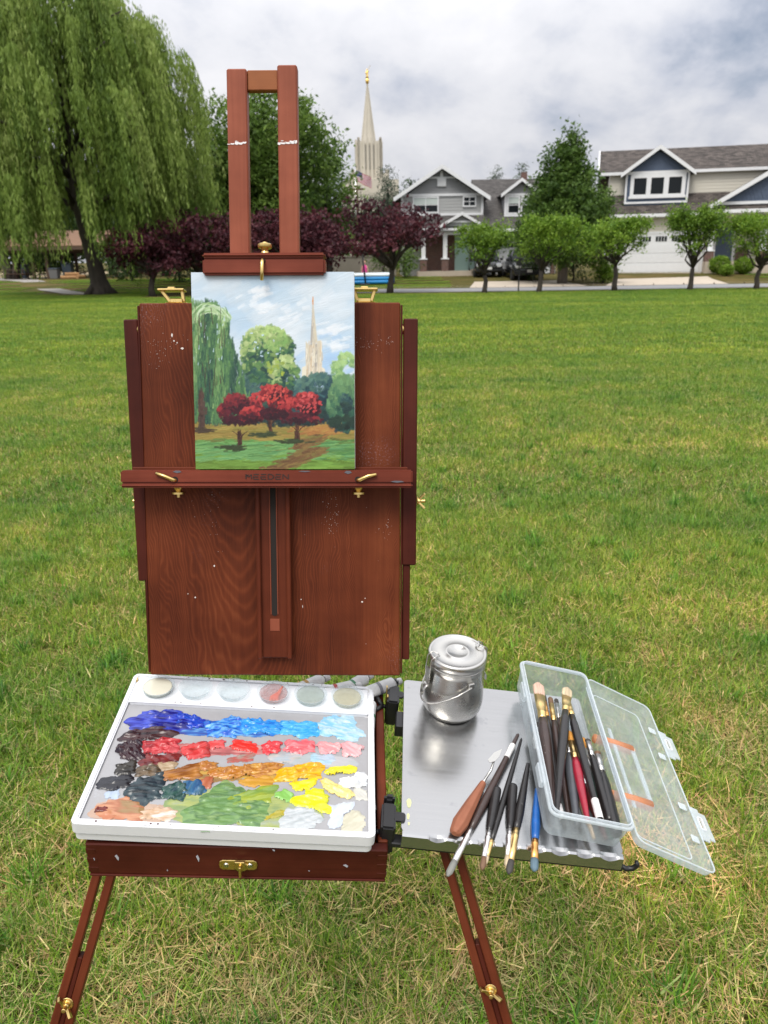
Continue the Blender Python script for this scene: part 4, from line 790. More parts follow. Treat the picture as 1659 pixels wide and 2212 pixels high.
# evergreens and trees further back
def conifer(label, x, y, h, r, seed, pal=BLUEG, dens=2.2, size=.3):
    return round_tree('conifer_tree', label, x, y, h, r, .6, pal, seed, blobs=11, trunk_r=.2, per=28, dens=dens, size=size, spread=.32, mat='needle', aspect=.22, conical=True, jag=.5)
conifer('bluish conifer in front of the tower base', .8, 78, 9.6, 3.4, 101); conifer('smaller bluish conifer beside the power pole', -1.2, 70, 6.2, 1.7, 102)
conifer('dark conifer top above the grey house roof, the left one', 11.0, 78, 9.3, 1.7, 103, pal=DARK, dens=3); conifer('pointed conifer top above the grey house roof, the right one', 13.6, 80, 9.6, 1.5, 104, pal=DARK, dens=3)
round_tree('broadleaf_tree', 'wispy tree top behind the left slope of the grey house gable', 2.6, 74, 7.9, 1.4, 2, DARK, 105, blobs=6, dens=2, size=.3)
for i, (x, y, h, r, lb) in enumerate([(-47, 84, 11, 6, 'dark background tree at the far left behind the pavilion'), (-37, 86, 12, 6, 'dark background tree directly behind the pavilion roof'), (-27, 82, 11, 5.5, 'dark background tree right of the pavilion'), (-19, 72, 9, 4.6, 'dark background tree behind the willow trunk'), (-12.5, 66, 8.5, 4.2, 'dark background tree left of the large round tree')]):
    round_tree('background_tree', lb, x, y, h, r, 1.2, DARK, 110 + i, blobs=12, trunk_r=.35, per=26, dens=.75, size=.42, spread=.6, group='dark trees behind the park')
def leaning_trunk():
    x, y = -31.6, 69.0; t = empty('twin_trunk_tree', (x, y, .42), 'old twin trunked tree at the left edge by the pavilion', 'tree'); g = np.random.default_rng(77)
    limbs(t, M['bark'], None, [([(x + .1, y, .3), (x, y, 1.2), (x - .5, y, 3), (x - .9, y, 5.5), (x - 1.2, y, 8)], [.55, .42, .36, .28, .12]), ([(x + .5, y, .3), (x + .75, y, 1.3), (x + .95, y, 3), (x + 1.3, y, 5.5), (x + 1.4, y, 8)], [.45, .32, .28, .22, .1])], 9)
    C = crown_points(g, [(x - 1.5, y, 7, 3, 3, 2), (x + 1.6, y, 7.2, 3, 3, 2), (x, y + 1, 8.6, 3, 3, 2)], 1.2); foliage('crown', t, g, C, 24, .4, .34, GREEN, M['leaf'], .4)
leaning_trunk()

for i, (x, y, h, r, lb) in enumerate([(-78, 120, 12, 8, 'far tree mass at the left end beyond the dry field'), (-64, 122, 13, 8, 'far tree second from the left beyond the dry field'), (-50, 121, 12, 8, 'far tree behind the pavilion beyond the dry field'), (-36, 118, 12, 8, 'far tree seen between willow trunk and pavilion'), (-22, 116, 11, 8, 'far tree behind the willow trunk on the skyline'), (-10, 112, 10, 7, 'far tree behind the purple maples on the skyline'), (1, 110, 8, 6, 'far tree behind the garden wall on the skyline')]):
    round_tree('distant_tree', lb, x, y, h, r, .3, DARK, 140 + i, blobs=12, trunk_r=.35, per=22, dens=.35, size=.75, spread=.8, group='trees on the far skyline')
for i, (x, lb) in enumerate([(-8.2, 'left end of the green hedge behind the garden wall'), (-5.2, 'second bush of the green hedge behind the garden wall'), (-2.2, 'third bush of the green hedge behind the garden wall')]):
    shrub('hedge_bush', lb, x, 63.0, 3.2, 2.0, 160 + i, pal=GREEN, dens=1.8, size=.24, spread=.3, group='hedge behind the garden wall')
# ------------------------------------------------------------------ park furniture, vehicles, small far things
def pavilion():
    x0, x1, y0, y1, g = -30.6, -23.6, 67.5, 74.0, .42
    p = empty('picnic_pavilion', (-27, 70.5, g), 'open picnic shelter with brown roof behind the willow', 'pavilion'); X = I4
    roof_slab('roof', M['pav_roof'], p, X, [(x0 - .6, y0 - .8, 3.0), (x1 + .8, y0 - .8, 3.0), (x1 + .8, 70.7, 4.3), (x0 - .6, 70.7, 4.3)], .16); roof_slab('roof', M['pav_roof'], p, X, [(x1 + .8, y1 + .8, 3.0), (x0 - .6, y1 + .8, 3.0), (x0 - .6, 70.7, 4.3), (x1 + .8, 70.7, 4.3)], .16)
    MB().box(x0 - .5, x1 + .7, y0 - .78, y0 - .68, 2.68, 2.95).build('fascia', M['pav_wood'], p, X); MB().box(x0, x1, y0 - .1, y0 + .1, 2.5, 2.75).box(x0, x1, y1 - .1, y1 + .1, 2.5, 2.75).build('beam', M['pav_wood'], p, X)
    for x in (x0 + .3, -28.8, -27.6, x1 - .5):
        for y in (y0, y1): ubox('post', M['pav_wood'], p, X, x - .11, x + .11, y - .11, y + .11, g, 2.55)
pavilion()
def picnic_table(label, x, y, z=.42):
    t = empty('picnic_table', (x, y, z), label, 'table', 'picnic tables under the shelter')
    for k in range(4): ubox('top_plank', M['pav_wood'], t, I4, x - .9, x + .9, y - .37 + k * .19, y - .2 + k * .19, z + .72, z + .76)
    for s in (-1, 1):
        ubox('bench', M['pav_wood'], t, I4, x - .9, x + .9, y + s * .75 - .13, y + s * .75 + .13, z + .42, z + .46)
        MB().bar((x + s * .65, y - .72, z), (x + s * .65, y - .2, z + .72), .09, .05, (1, 0, 0)).bar((x + s * .65, y + .72, z), (x + s * .65, y + .2, z + .72), .09, .05, (1, 0, 0)).box(x + s * .65 - .03, x + s * .65 + .03, y - .85, y + .85, z + .34, z + .41).build('leg_frame', M['pav_wood'], t, I4)
picnic_table('dark picnic table at the front left of the shelter', -30.0, 66.9); picnic_table('picnic table in the middle under the shelter', -28.3, 69.4); picnic_table('picnic table at the back right under the shelter', -25.6, 71.5)
def bin_(label, x, y, w, h, mat, z=.42):
    b = empty('rubbish_bin', (x, y, z), label, 'bin', 'rubbish bins near the shelter')
    MB().hexa([(x - w * .42, y - w * .42, z), (x + w * .42, y - w * .42, z), (x + w * .42, y + w * .42, z), (x - w * .42, y + w * .42, z), (x - w / 2, y - w / 2, z + h), (x + w / 2, y - w / 2, z + h), (x + w / 2, y + w / 2, z + h), (x - w / 2, y + w / 2, z + h)]).build('body', mat, b, I4, bevel=.03)
    MB().box(x - w * .54, x + w * .54, y - w * .56, y + w * .54, z + h, z + h + .07).build('lid', M['bin_blue'], b, I4, bevel=.02); MB().tube([(x - w * .4, y + w * .55, z + h - .05), (x + w * .4, y + w * .55, z + h - .05)], .02, 6).build('handle', M['black'], b, I4)
bin_('low grey bin in front of the blue bin by the path', -26.9, 67.0, .75, .78, M['bin_grey']); bin_('tall dark blue bin beside the wood pile', -26.2, 68.2, .8, 1.12, M['bin_blue']); bin_('dark blue bin at the far left edge of the park', -31.7, 72.0, .85, 1.1, M['bin_blue'])
for i, (x, y, z, l, a, lb) in enumerate([(-25.6, 66.6, .52, 1.3, 12, 'lowest front log of the cut wood pile'), (-25.2, 67.0, .55, 1.2, -10, 'rear bottom log of the cut wood pile'), (-25.4, 66.8, .76, 1.1, 25, 'log lying on top of the cut wood pile'), (-24.7, 66.8, .56, .9, 70, 'short log at the right end of the cut wood pile')]):
    d = Vector((math.cos(R(a)), math.sin(R(a)), 0)) * l / 2; c = Vector((x, y, z)); m = MB().tube([c - d, c, c + d], [.15, .16, .14], 10)
    tag(m.build('cut_log', M['log'], None, I4, auto=40), lb, 'log', 'cut logs piled by the path')
MBw = MB()
tag(MB().box(-9.5, 1.2, 61.0, 61.25, .3, 1.75).box(-9.5, 1.2, 60.95, 61.3, 1.75, 1.83).build('garden_wall', M['wall_beige'], None, I4), 'low beige garden wall behind the blue pool', 'wall')

def pool():
    cx, cy, z = -1.55, 50.5, .13; p = empty('paddling_pool', (cx, cy, z), 'large blue and white inflatable paddling pool on the neighbour lawn', 'pool'); Q = Matrix.Translation((cx, cy, z))
    def rr(w, d, r, n=6):
        o = []
        for sx, sy, a0 in ((1, 1, 0), (-1, 1, 90), (-1, -1, 180), (1, -1, 270)):
            for k in range(n + 1): a = R(a0 + 90 * k / n); o.append((sx * (w - r) + r * math.cos(a), sy * (d - r) + r * math.sin(a)))
        return o
    for k, mt in enumerate(('pool_blue', 'pool_blue', 'pool_white')):
        ring = [(x, y, .13 + k * .2) for x, y in rr(2.3, 1.15, .5)]; ring.append(ring[0]); ring.append(ring[1]); MB().tube(ring, .125 - .01 * k, 10, caps=False).build('air_ring', M[mt], p, Q, smooth=True)
    MB().prism(rr(2.2, 1.05, .45), .3, .36).build('water', M['water'], p, Q); MB().prism(rr(2.15, 1.0, .45), .0, .04).build('floor_sheet', M['pool_blue'], p, Q)
    MB().box(2.1, 2.42, -1.0, .6, .02, .52).build('corner_panel', M['pool_navy'], p, Q, bevel=.06, smooth=True)
pool()
def child():
    x, y, z = -1.0, 51.9, .16; t = empty('person', (x, y, z), 'small person in pink clothes standing behind the paddling pool', 'person'); Q = Matrix.Translation((x, y, z))
    b = MB(); b.tube([(0, 0, .62), (0, 0, .75), (0, 0, .95), (0, 0, 1.06), (0, 0, 1.10)], [(.13, .09), (.12, .085), (.14, .09), (.11, .07), (.05, .05)], 12, flat=(1, 0, 0)); b.tube([(0, 0, 1.08), (0, 0, 1.15), (0, -.01, 1.2), (0, -.01, 1.28), (0, 0, 1.35)], [.045, .05, .09, .095, .04], 12)
    for s in (-1, 1):
        b.tube([(s * .07, 0, .66), (s * .075, -.01, .36), (s * .08, .01, .06), (s * .085, -.07, .02)], [.075, .055, .035, .03], 10); b.tube([(s * .13, 0, 1.03), (s * .2, -.02, .84), (s * .22, -.1, .68), (s * .22, -.13, .62)], [.045, .037, .028, .025], 8)
        for k in range(4): b.tube([(s * (.205 + .01 * k), -.13, .62), (s * (.205 + .012 * k), -.16, .57), (s * (.205 + .01 * k), -.155, .54)], .007, 5)
        b.tube([(s * .2, -.13, .63), (s * .18, -.16, .6)], .008, 5)
    b.tube([(0, -.095, 1.24), (0, -.115, 1.225)], [.012, .016], 6); b.build('body', M['skin'], t, Q, smooth=True)
    MB().tube([(0, 0, .55), (0, 0, .7), (0, 0, .85), (0, 0, 1.0), (0, 0, 1.09)], [(.19, .14), (.15, .11), (.14, .105), (.155, .105), (.07, .06)], 14, flat=(1, 0, 0)).build('dress', M['pink'], t, Q, smooth=True)
    MB().tube([(0, .02, 1.38), (0, .03, 1.33), (0, .05, 1.22), (0, .06, 1.08)], [.05, .105, .10, .05], 12).build('hair', M['hair'], t, Q, smooth=True)
child()
def hoop():
    x, y, z = -.95, 48.9, .05; t = empty('basketball_stand', (x, y, z), 'dark pole stand with small reddish board in front of the pool', 'basketball stand'); Q = Matrix.Translation((x, y, z))
    MB().box(-.3, .3, -.2, .35, 0, .14).build('base', M['black'], t, Q, bevel=.03); MB().tube([(.05, 0, .1), (-.05, 0, 1.2), (-.16, -.05, 2.3)], [.055, .05, .045], 8).build('pole', M['pole'], t, Q, smooth=True)
    bd = MB().box(-.38, .06, -.16, -.12, 2.1, 2.5).build('backboard', M['plate'], t, Q); MB().box(-.26, -.06, -.175, -.16, 2.18, 2.34).build('target_square', M['red'], bd, Q); MB().tube([(-.16 + .13 * math.cos(a), -.31 + .13 * math.sin(a), 2.18) for a in np.linspace(0, 2 * math.pi, 13)], .012, 6).build('rim', M['red'], t, Q)
hoop()
def flag():
    x, y = -1.95, 70.0; p = empty('flag_pole', (x, y, .42), 'flag pole with a stars and stripes flag in front of the stone tower', 'flag'); Q = Matrix.Translation((x, y, 0))
    MB().tube([(0, 0, .4), (0, 0, 8.9)], [.06, .035], 8).lathe([(0.001, 8.88), (.07, 8.94), (.001, 9.02)], 8).build('pole', M['chrome'], p, Q, smooth=True)
    red, wht, blu = (0.42, 0.025, 0.05), (0.70, 0.68, 0.70), (0.022, 0.030, 0.11); nu, nv = 40, 26; V = []; C = []
    for j in range(nv + 1):
        for i in range(nu + 1):
            u, v = i / nu, j / nv; V.append((.06 + 1.28 * u, .14 * math.sin(u * 7 + v) * u - .1 * u, 8.62 - .82 * v - .62 * u ** 1.15 + .03 * math.sin(u * 9)))
    m = MB(); vv = []; F = []; cc = []
    for j in range(nv):
        for i in range(nu):
            q = [V[j * (nu + 1) + i], V[j * (nu + 1) + i + 1], V[(j + 1) * (nu + 1) + i + 1], V[(j + 1) * (nu + 1) + i]]
            if i < 16 and j < 14: c = wht if (i % 3 == 1 and j % 3 == 1 and i < 16) else blu
            else: c = red if (j // 2) % 2 == 0 else wht
            F.append([len(vv) + k for k in range(4)]); vv += q; cc += [c] * 4
    me = np_mesh('flag_cloth', vv, F, M['flag'], cols=np.array(cc)); obj('flag_cloth', me, p, Q)
M['flag'] = attr_mat('flag_cloth', .8, trans=.3); flag()
def power_pole():
    x, y = -1.75, 66.0; t = empty('utility_pole', (x, y, .42), 'wooden utility pole with short crossarm below the flag', 'pole'); Q = Matrix.Translation((x, y, 0))
    MB().tube([(0, 0, .3), (0, 0, 7.15)], [.13, .09], 8).build('post', M['pav_wood'], t, Q, smooth=True); MB().box(-.5, .55, -.06, .06, 6.78, 6.92).build('crossarm', M['pav_wood'], t, Q)
    for k in (-.45, .05, .5): MB().lathe([(.03, 6.92), (.05, 6.98), (.02, 7.06)], 8, Matrix.Translation((k, 0, 0))).build('insulator', M['plate'], t, Q)
power_pole()
def sign_post():
    x, y = 6.75, 39.35; t = empty('sign_post', (x, y, 0), 'thin black marker post at the roadside before the pickup truck', 'post'); Q = Matrix.Translation((x, y, 0))
    MB().tube([(0, 0, -.05), (0, 0, 1.2)], .035, 8).build('post', M['pole'], t, Q); MB().box(-.16, .16, -.02, .02, 1.18, 1.55).build('plate', M['pole'], t, Q, bevel=.01)
sign_post()
def vehicle(label, name, x, y, z, w, length, bonnet, beltline, roof, cab0, cab1, pickup=False):
    """nose towards -Y (facing the camera); metres, frame at the ground below the front bumper"""
    t = empty(name, (x, y, z), label, 'car'); Q = Matrix.Translation((x, y, z)) ; hw = w / 2
    secs = [(0.0, .42, .80, .90), (0.12, .36, bonnet - .06, .97), (.5, .34, bonnet, 1), (cab0, .34, beltline, 1), (cab1, .34, beltline, 1), (length - .15, .36, beltline - .02, .98), (length, .45, beltline - .2, .93)]
    m = MB(); n = 8
    for (yy, zb, zt, s) in secs:
        q = hw * s; m.v += [Vector(p) for p in [(-q * .92, yy, zb), (q * .92, yy, zb), (q, yy, zb + .18), (q, yy, zt - .12), (q * .94, yy, zt), (-q * .94, yy, zt), (-q, yy, zt - .12), (-q, yy, zb + .18)]]
    for i in range(len(secs) - 1):
        for j in range(n): m.f.append((i * n + j, i * n + (j + 1) % n, (i + 1) * n + (j + 1) % n, (i + 1) * n + j))
    m.f += [tuple(reversed(range(n))), tuple((len(secs) - 1) * n + j for j in range(n))]
    body = m.build('body', M['car'], t, Q, bevel=.025, seg=2, smooth=True)
    c1 = cab1 if pickup else length - .35; a = cab0 + .55
    MB().hexa([(-hw * .93, cab0, beltline - .05), (hw * .93, cab0, beltline - .05), (hw * .93, c1 + .2, beltline - .05), (-hw * .93, c1 + .2, beltline - .05), (-hw * .76, a, roof), (hw * .76, a, roof), (hw * .76, c1 - .1, roof), (-hw * .76, c1 - .1, roof)]).build('cabin', M['car'], t, Q, bevel=.05, seg=2, smooth=True)
    f = lambda s, u: (-hw * (.93 - .17 * u) * s, cab0 + .55 * u - .02, beltline - .05 + (roof - beltline + .05) * u)
    ws = MB(); p = [f(.92, .12), f(-.92, .12), f(-.92, .9), f(.92, .9)]; nv = Vector((0, -.012, .008)); ws.hexa([Vector(p[0]), Vector(p[1]), Vector(p[2]), Vector(p[3])] + [Vector(q) + nv for q in p]); ws.build('windscreen', M['glass'], t, Q)
    for s in (-1, 1):
        MB().hexa([(s * hw * .92, cab0 + .3, beltline + .02), (s * hw * .945, cab0 + .3, beltline + .02), (s * hw * .945, c1 - .1, beltline + .02), (s * hw * .92, c1 - .1, beltline + .02), (s * hw * .80, a + .1, roof - .08), (s * hw * .815, a + .1, roof - .08), (s * hw * .815, c1 - .25, roof - .08), (s * hw * .80, c1 - .25, roof - .08)]).build('side_window', M['glass'], t, Q)
        MB().box(s * hw + (.0 if s > 0 else -.2), s * hw + (.2 if s > 0 else 0), cab0 + .18, cab0 + .3, beltline + .0, beltline + .18).build('mirror', M['car'], t, Q, bevel=.03)
        MB().tube([(s * hw * .70, .02, bonnet - .24), (s * hw * .70, -.03, bonnet - .24)], [(.19, .10), (.17, .085)], 16, flat=(1, 0, 0)).build('headlight', M['lampglass'], t, Q); MB().tube([(s * hw * .70 + .21 * math.cos(q), -.035, bonnet - .24 + .115 * math.sin(q)) for q in np.linspace(0, 2 * math.pi, 21)], .014, 6).build('headlight_ring', M['chrome'], t, Q)
        for yy in (.85, length - .85):
            wh = MB().lathe([(.20, -.11), (.33, -.11), (.36, -.07), (.36, .07), (.33, .11), (.20, .11)], 22, Matrix.Translation((s * (hw - .10), yy, .36)) @ Matrix.Rotation(R(90), 4, 'Y')).build('wheel', M['tyre'], t, Q, auto=35); MB().lathe([(.0, .06), (.05, .09), (.19, .06), (.20, -.06), (0, -.06)], 16, Matrix.Translation((s * (hw - .10), yy, .36)) @ Matrix.Rotation(R(90 * s), 4, 'Y')).build('rim', M['chrome'], wh, Q)
    gr = MB().box(-hw * .42, hw * .42, -.03, .05, bonnet - .36, bonnet - .14).build('grille', M['black'], t, Q)
    for k in range(3): ubox('grille_bar', M['chrome'], gr, Q, -hw * .40, hw * .40, -.045, -.03, bonnet - .33 + k * .07, bonnet - .315 + k * .07)
    bp = MB().box(-hw * .96, hw * .96, -.12, .06, .42, .62).build('bumper', M['black'], t, Q, bevel=.04, seg=2); MB().box(-.16, .16, -.14, -.12, .55, .71).build('number_plate', M['plate'], bp, Q)
    return t
vehicle('dark pickup truck facing the road on the driveway, chrome ringed headlights', 'pickup_truck', 9.3, 50.5, .12, 2.0, 5.4, 1.15, 1.22, 1.88, 1.6, 3.2, True)
vehicle('black sport utility car parked deeper on the driveway, left of the pickup', 'sport_utility_car', 7.2, 53.5, .27, 1.85, 4.6, 1.05, 1.1, 1.72, 1.3, 4.0)
# ------------------------------------------------------------------ the easel
LID = frame((-.1875, 1.1505, .9375), -12.545, .6345, -1.011)      # lid frame: x right, z up the panel, -y towards the painter
BOX = frame((-.2111, .8801, .8235), 9.0, 4.0, 1.5)                # box frame: origin at the middle of the front top edge
E_ = empty('field_easel', (-.19, 1.0, 0), 'mahogany wooden field easel with open paint box and brass fittings', 'easel')
def epart(name, m, mat, Fm, bevel=.0015, parent=E_, **k): return m.build(name, M[mat] if isinstance(mat, str) else mat, parent, Fm, bevel=bevel, **k)
# lid panel with a thin frame edge
lid = epart('lid_panel', MB().box(-.21, .21, 0, .028, 0, .613), 'wood_panel', LID, .002)
epart('lid_edge', MB().box(.2105, .2135, .001, .026, .004, .609), 'wood_dark', LID, .0006); epart('lid_edge', MB().box(-.2135, -.2105, .001, .026, .004, .609), 'wood_dark', LID, .0006)
# slotted mast slider on the panel: side rails, raised inner rails, slot and end block
sl = epart('mast_slider', MB().box(-.0240, .0310, -.014, -.001, .034, .66), 'wood_z', LID, .002)
for a, b in ((-.0245, -.0175), (.0245, .0315)): epart('slider_rail', MB().box(a, b, -.021, -.0145, .034, .64), 'wood_z', LID, .0015, parent=sl)
for a, b in ((-.0030, -.0013), (.0083, .0100)): epart('slot_edge', MB().box(a, b, -.0165, -.0145, .108, .64), 'wood_mast', LID, .0006, parent=sl)
sp = [(-.0012, .64), (-.0012, .110)] + [(.0035 + .0047 * math.cos(a), .110 + .0047 * math.sin(a)) for a in np.linspace(math.pi, 2 * math.pi, 9)] + [(.0082, .64)]
epart('slot', MB().prism(sp, -.0152, -.0143, 'Y'), 'dark_hole', LID, 0, parent=sl)
epart('end_inlay', MB().box(-.0045, .0115, -.0150, -.0143, .080, .1005), 'wood_mast', LID, .0006, parent=sl)
# upper mast: two posts and a crosspiece
for a, b, zt in ((-.0575, -.0265, .961), (.0205, .0510, .966)):
    p = epart('mast_post', MB().box(a, b, -.022, -.002, .60, zt), 'wood_mast', LID, .0022)
    if a < 0:
        st = [(-.0560, .849, .0045, .0012), (-.0500, .8495, .006, .0022), (-.0435, .8505, .0055, .005), (-.0375, .8500, .007, .0035), (-.0315, .8512, .006, .003), (-.044, .8535, .003, .0012)]
    else: st = [(.0225, .8495, .005, .004), (.0285, .8500, .009, .0028), (.0355, .8505, .010, .0032), (.0425, .8515, .009, .0048), (.0475, .852, .005, .005), (.027, .8535, .004, .0012)]
    m = MB()
    for (x, z, w, h) in st: m.prism([(x - w / 2, z - h * .3), (x + w * .2, z - h * .55), (x + w * .55, z - h * .1), (x + w / 2, z + h * .5), (x, z + h * .35), (x - w * .4, z + h * .5)], -.0226, -.0218, 'Y')
    epart('paint_mark', m, plain('white_paint_mark', (.72, .70, .70), .5), LID, 0, parent=p)
epart('mast_crosspiece', MB().box(-.0265, .0205, -.016, -.004, .931, .961), 'wood_light', LID, .0012)
# upper canvas clamp
cl_ = epart('upper_clamp', MB().box(-.0945, .0945, -.050, -.0225, .647, .672), 'wood_clamp', LID, .003, seg=2); epart('clamp_bead', MB().box(-.0945, .0945, -.0525, -.0225, .6722, .6795), 'wood_clamp', LID, .003, seg=3, parent=cl_)
epart('clamp_screw_hole', MB().lathe([(.0, -.0004), (.0042, -.0004), (.0042, .0002), (0, .0002)], 16, Matrix.Translation((-.001, -.0502, .667)) @ Matrix.Rotation(R(90), 4, 'X')), 'dark_hole', LID, 0, parent=cl_)
epart('hook', MB().tube([(-.001, -.046, .667), (-.001, -.056, .6665), (-.0012, -.0585, .662), (-.0014, -.0585, .650), (-.002, -.0575, .6365)], [.0028, .003, .0031, .003, .0026], 10), 'brass', LID, 0, parent=cl_, smooth=True)
def knob(parent, x, y, z, r=.0105, up=True):
    pr = [(r * .62, 0), (r * .58, .004), (r * .45, .006), (r * .55, .0085), (r * .95, .0095), (r, .011), (r, .0148), (r * .9, .016), (r * .45, .0165), (r * .35, .0185), (0, .019)]
    Q = Matrix.Translation((x, y, z)) @ (Matrix() if up else Matrix.Rotation(math.pi, 4, 'X'))
    return epart('brass_knob', MB().lathe(pr, 28, Q, knurl=(5, 6)), 'brass', LID, 0, parent=parent, auto=40)
knob(cl_, .0, -.036, .6798)
# lower ledge that carries the canvas
led = epart('canvas_ledge', MB().box(-.2300, .2290, -.055, -.0225, .3265, .3465), 'wood_clamp', LID, .0022, seg=2)
epart('ledge_bead', MB().box(-.2305, .2295, -.0585, -.0225, .3195, .3262), 'wood_clamp', LID, .003, seg=3, parent=led); epart('ledge_back_lip', MB().box(-.222, .222, -.0225, -.0150, .329, .3505), 'wood_x', LID, .0012, parent=led)
for x, s in ((-.1435, -1), (.1435, 1)):
    epart('hook_hole', MB().lathe([(0, -.0004), (.0046, -.0004), (.0046, .0003), (0, .0003)], 16, Matrix.Translation((x, -.0552, .3325)) @ Matrix.Rotation(R(90), 4, 'X')), 'dark_hole', LID, 0, parent=led)
    epart('hook', MB().tube([(x, -.048, .3315), (x, -.0565, .3315), (x + s * .003, -.0588, .3322), (x + s * .016, -.0592, .3380), (x + s * .029, -.059, .3425 if s < 0 else .3405)], [.0028, .003, .0031, .003, .0027], 10), 'brass', LID, 0, parent=led, smooth=True)
    epart('brass_cap', MB().lathe([(.0075, 0), (.0065, -.003), (.005, -.0055), (.0085, -.0075), (.0098, -.0082), (.0098, -.0112), (.003, -.0115), (.0028, -.0165), (0, -.017)], 26, Matrix.Translation((x, -.038, .3195)), knurl=(4, 5)), 'brass', LID, 0, parent=led, auto=40)
# impressed maker's lettering on the ledge
def letters(text, x0, x1, z0, z1, y):
    G = {'M': [((0, 0), (0, 1)), ((0, 1), (.5, .45)), ((.5, .45), (1, 1)), ((1, 1), (1, 0)), ((0, .5), (.5, .95))], 'E': [((.05, 1), (1, 1)), ((0, .5), (.9, .5)), ((.05, 0), (1, 0)), ((0, .5), (.05, 0))],
         'D': [((0, 0), (0, 1)), ((0, 1), (.6, 1)), ((.6, 1), (1, .65)), ((1, .65), (1, .35)), ((1, .35), (.6, 0)), ((.6, 0), (0, 0))], 'N': [((0, 0), (0, 1)), ((0, 1), (1, 0)), ((1, 0), (1, 1))]}
    n = len(text); w = (x1 - x0) / n; m = MB()
    for i, ch in enumerate(text):
        for (a, b), (c, d) in G[ch]:
            lw = w * .74; p = Vector((x0 + i * w + a * lw, y, z0 + b * (z1 - z0))); q = Vector((x0 + i * w + c * lw, y, z0 + d * (z1 - z0))); m.bar(p, q, .0016, .0006, (0, 1, 0))
    return m
epart('lettering', letters('MEEDEN', -.032, .0375, .3330, .3405, -.0552), plain('burnt_wood', (.028, .009, .006), .7), LID, 0, parent=led)
ms = plain('dried_paint_smear', (.10, .10, .12), .6)
for (x, z, w, h) in ((-.140, .3445, .014, .004), (.128, .3435, .012, .005), (.205, .3290, .022, .003), (.06, .345, .02, .002)): epart('paint_mark', MB().prism([(x - w / 2, z), (x - w * .2, z + h * .5), (x + w * .3, z + h * .45), (x + w / 2, z - h * .1), (x, z - h * .5)], -.0557, -.0551, 'Y'), ms, LID, 0, parent=led)
# side arms that brace the lid
for s, pts in ((1, ((.2265, .588), (.2245, .187))), (-1, ((-.2255, .588), (-.2145, .16)))):
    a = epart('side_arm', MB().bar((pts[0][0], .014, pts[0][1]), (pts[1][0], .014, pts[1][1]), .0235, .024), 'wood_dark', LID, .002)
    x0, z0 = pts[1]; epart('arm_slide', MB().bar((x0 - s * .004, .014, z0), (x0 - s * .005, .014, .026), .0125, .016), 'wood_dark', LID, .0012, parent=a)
    epart('pivot_knob', MB().lathe([(.004, -.002), (.009, 0), (.007, .0035), (.0035, .006), (0, .0065)], 16, Matrix.Translation((s * .2135, .010, .572)) @ Matrix.Rotation(R(90 * s), 4, 'Y')), 'brass', LID, 0, parent=a, auto=40)
    wx = .2375 * s if s > 0 else -.2205; w = MB().lathe([(.009, 0), (.009, .0012), (.005, .0016), (.005, .006), (.003, .007), (.003, .014), (0, .0145)], 14, Matrix.Translation((wx, .014, .293)) @ Matrix.Rotation(R(90 * s), 4, 'Y'))
    for q in (-1, 1): w.bar((wx + s * .004, .014, .293 + q * .003), (wx + s * .0135, .012, .293 + q * .0125), .0035, .009)
    epart('wing_nut', w, 'brass', LID, .0006, parent=a)
# brass case latches standing on top of the lid
for x in (-.152, .152):
    t_ = -.008 if x < 0 else 0
    b = epart('lid_latch', MB().box(x - .018, x + .018, .006, .022, .6132, .6150).box(x - .010, x + .010, .008, .02, .6150, .6215), 'brass', LID, .001)
    for s in (-1, 1): epart('latch_link', MB().bar((x + s * .011, .014, .617), (x + s * .0165 + t_, .014, .6345), .0055, .005), 'brass', LID, .0008, parent=b)
    epart('latch_plate', MB().box(x - .0215 + t_, x + .0215 + t_, .004, .024, .6335, .6368).box(x - .006 + t_, x + .006 + t_, .008, .02, .6368, .640), 'brass', LID, .001, parent=b)
# little paint flecks on the panel
fm = plain('paint_fleck', (.70, .64, .60), .5); g = random.Random(9); m = MB()
def fleck(m, x, z, w, h, y=-.0005):
    m.prism([(x - w / 2, z), (x, z + h / 2), (x + w / 2, z + h * .1), (x + w * .1, z - h / 2)], y, y + .0004, 'Y')
for x, z, w, h in ((-.158, .562, .003, .007), (-.155, .553, .003, .003), (-.150, .550, .002, .003), (-.142, .541, .006, .004), (-.098, .186, .003, .004), (-.131, .133, .003, .003), (-.143, .139, .002, .002), (.048, .118, .001, .006), (.0455, .13, .002, .002), (.152, .132, .002, .002), (.147, .126, .004, .003)): fleck(m, x, z, w, h)
for (cx, cz, sx, sz, n) in ((-.176, .540, .014, .026, 46), (.176, .548, .026, .007, 60), (.098, .262, .008, .020, 50), (.188, .248, .010, .010, 20), (-.094, .25, .007, .02, 14), (0, .3, .15, .18, 40)):
    for k in range(n):
        x = g.gauss(cx, sx); z = g.gauss(cz, sz)
        if abs(x) < .2 and .05 < z < .605 and abs(x - .003) > .03: q = g.uniform(.0003, .0009); fleck(m, x, z, q, q * g.uniform(.8, 2))
epart('paint_flecks', m, fm, LID, 0, parent=lid)
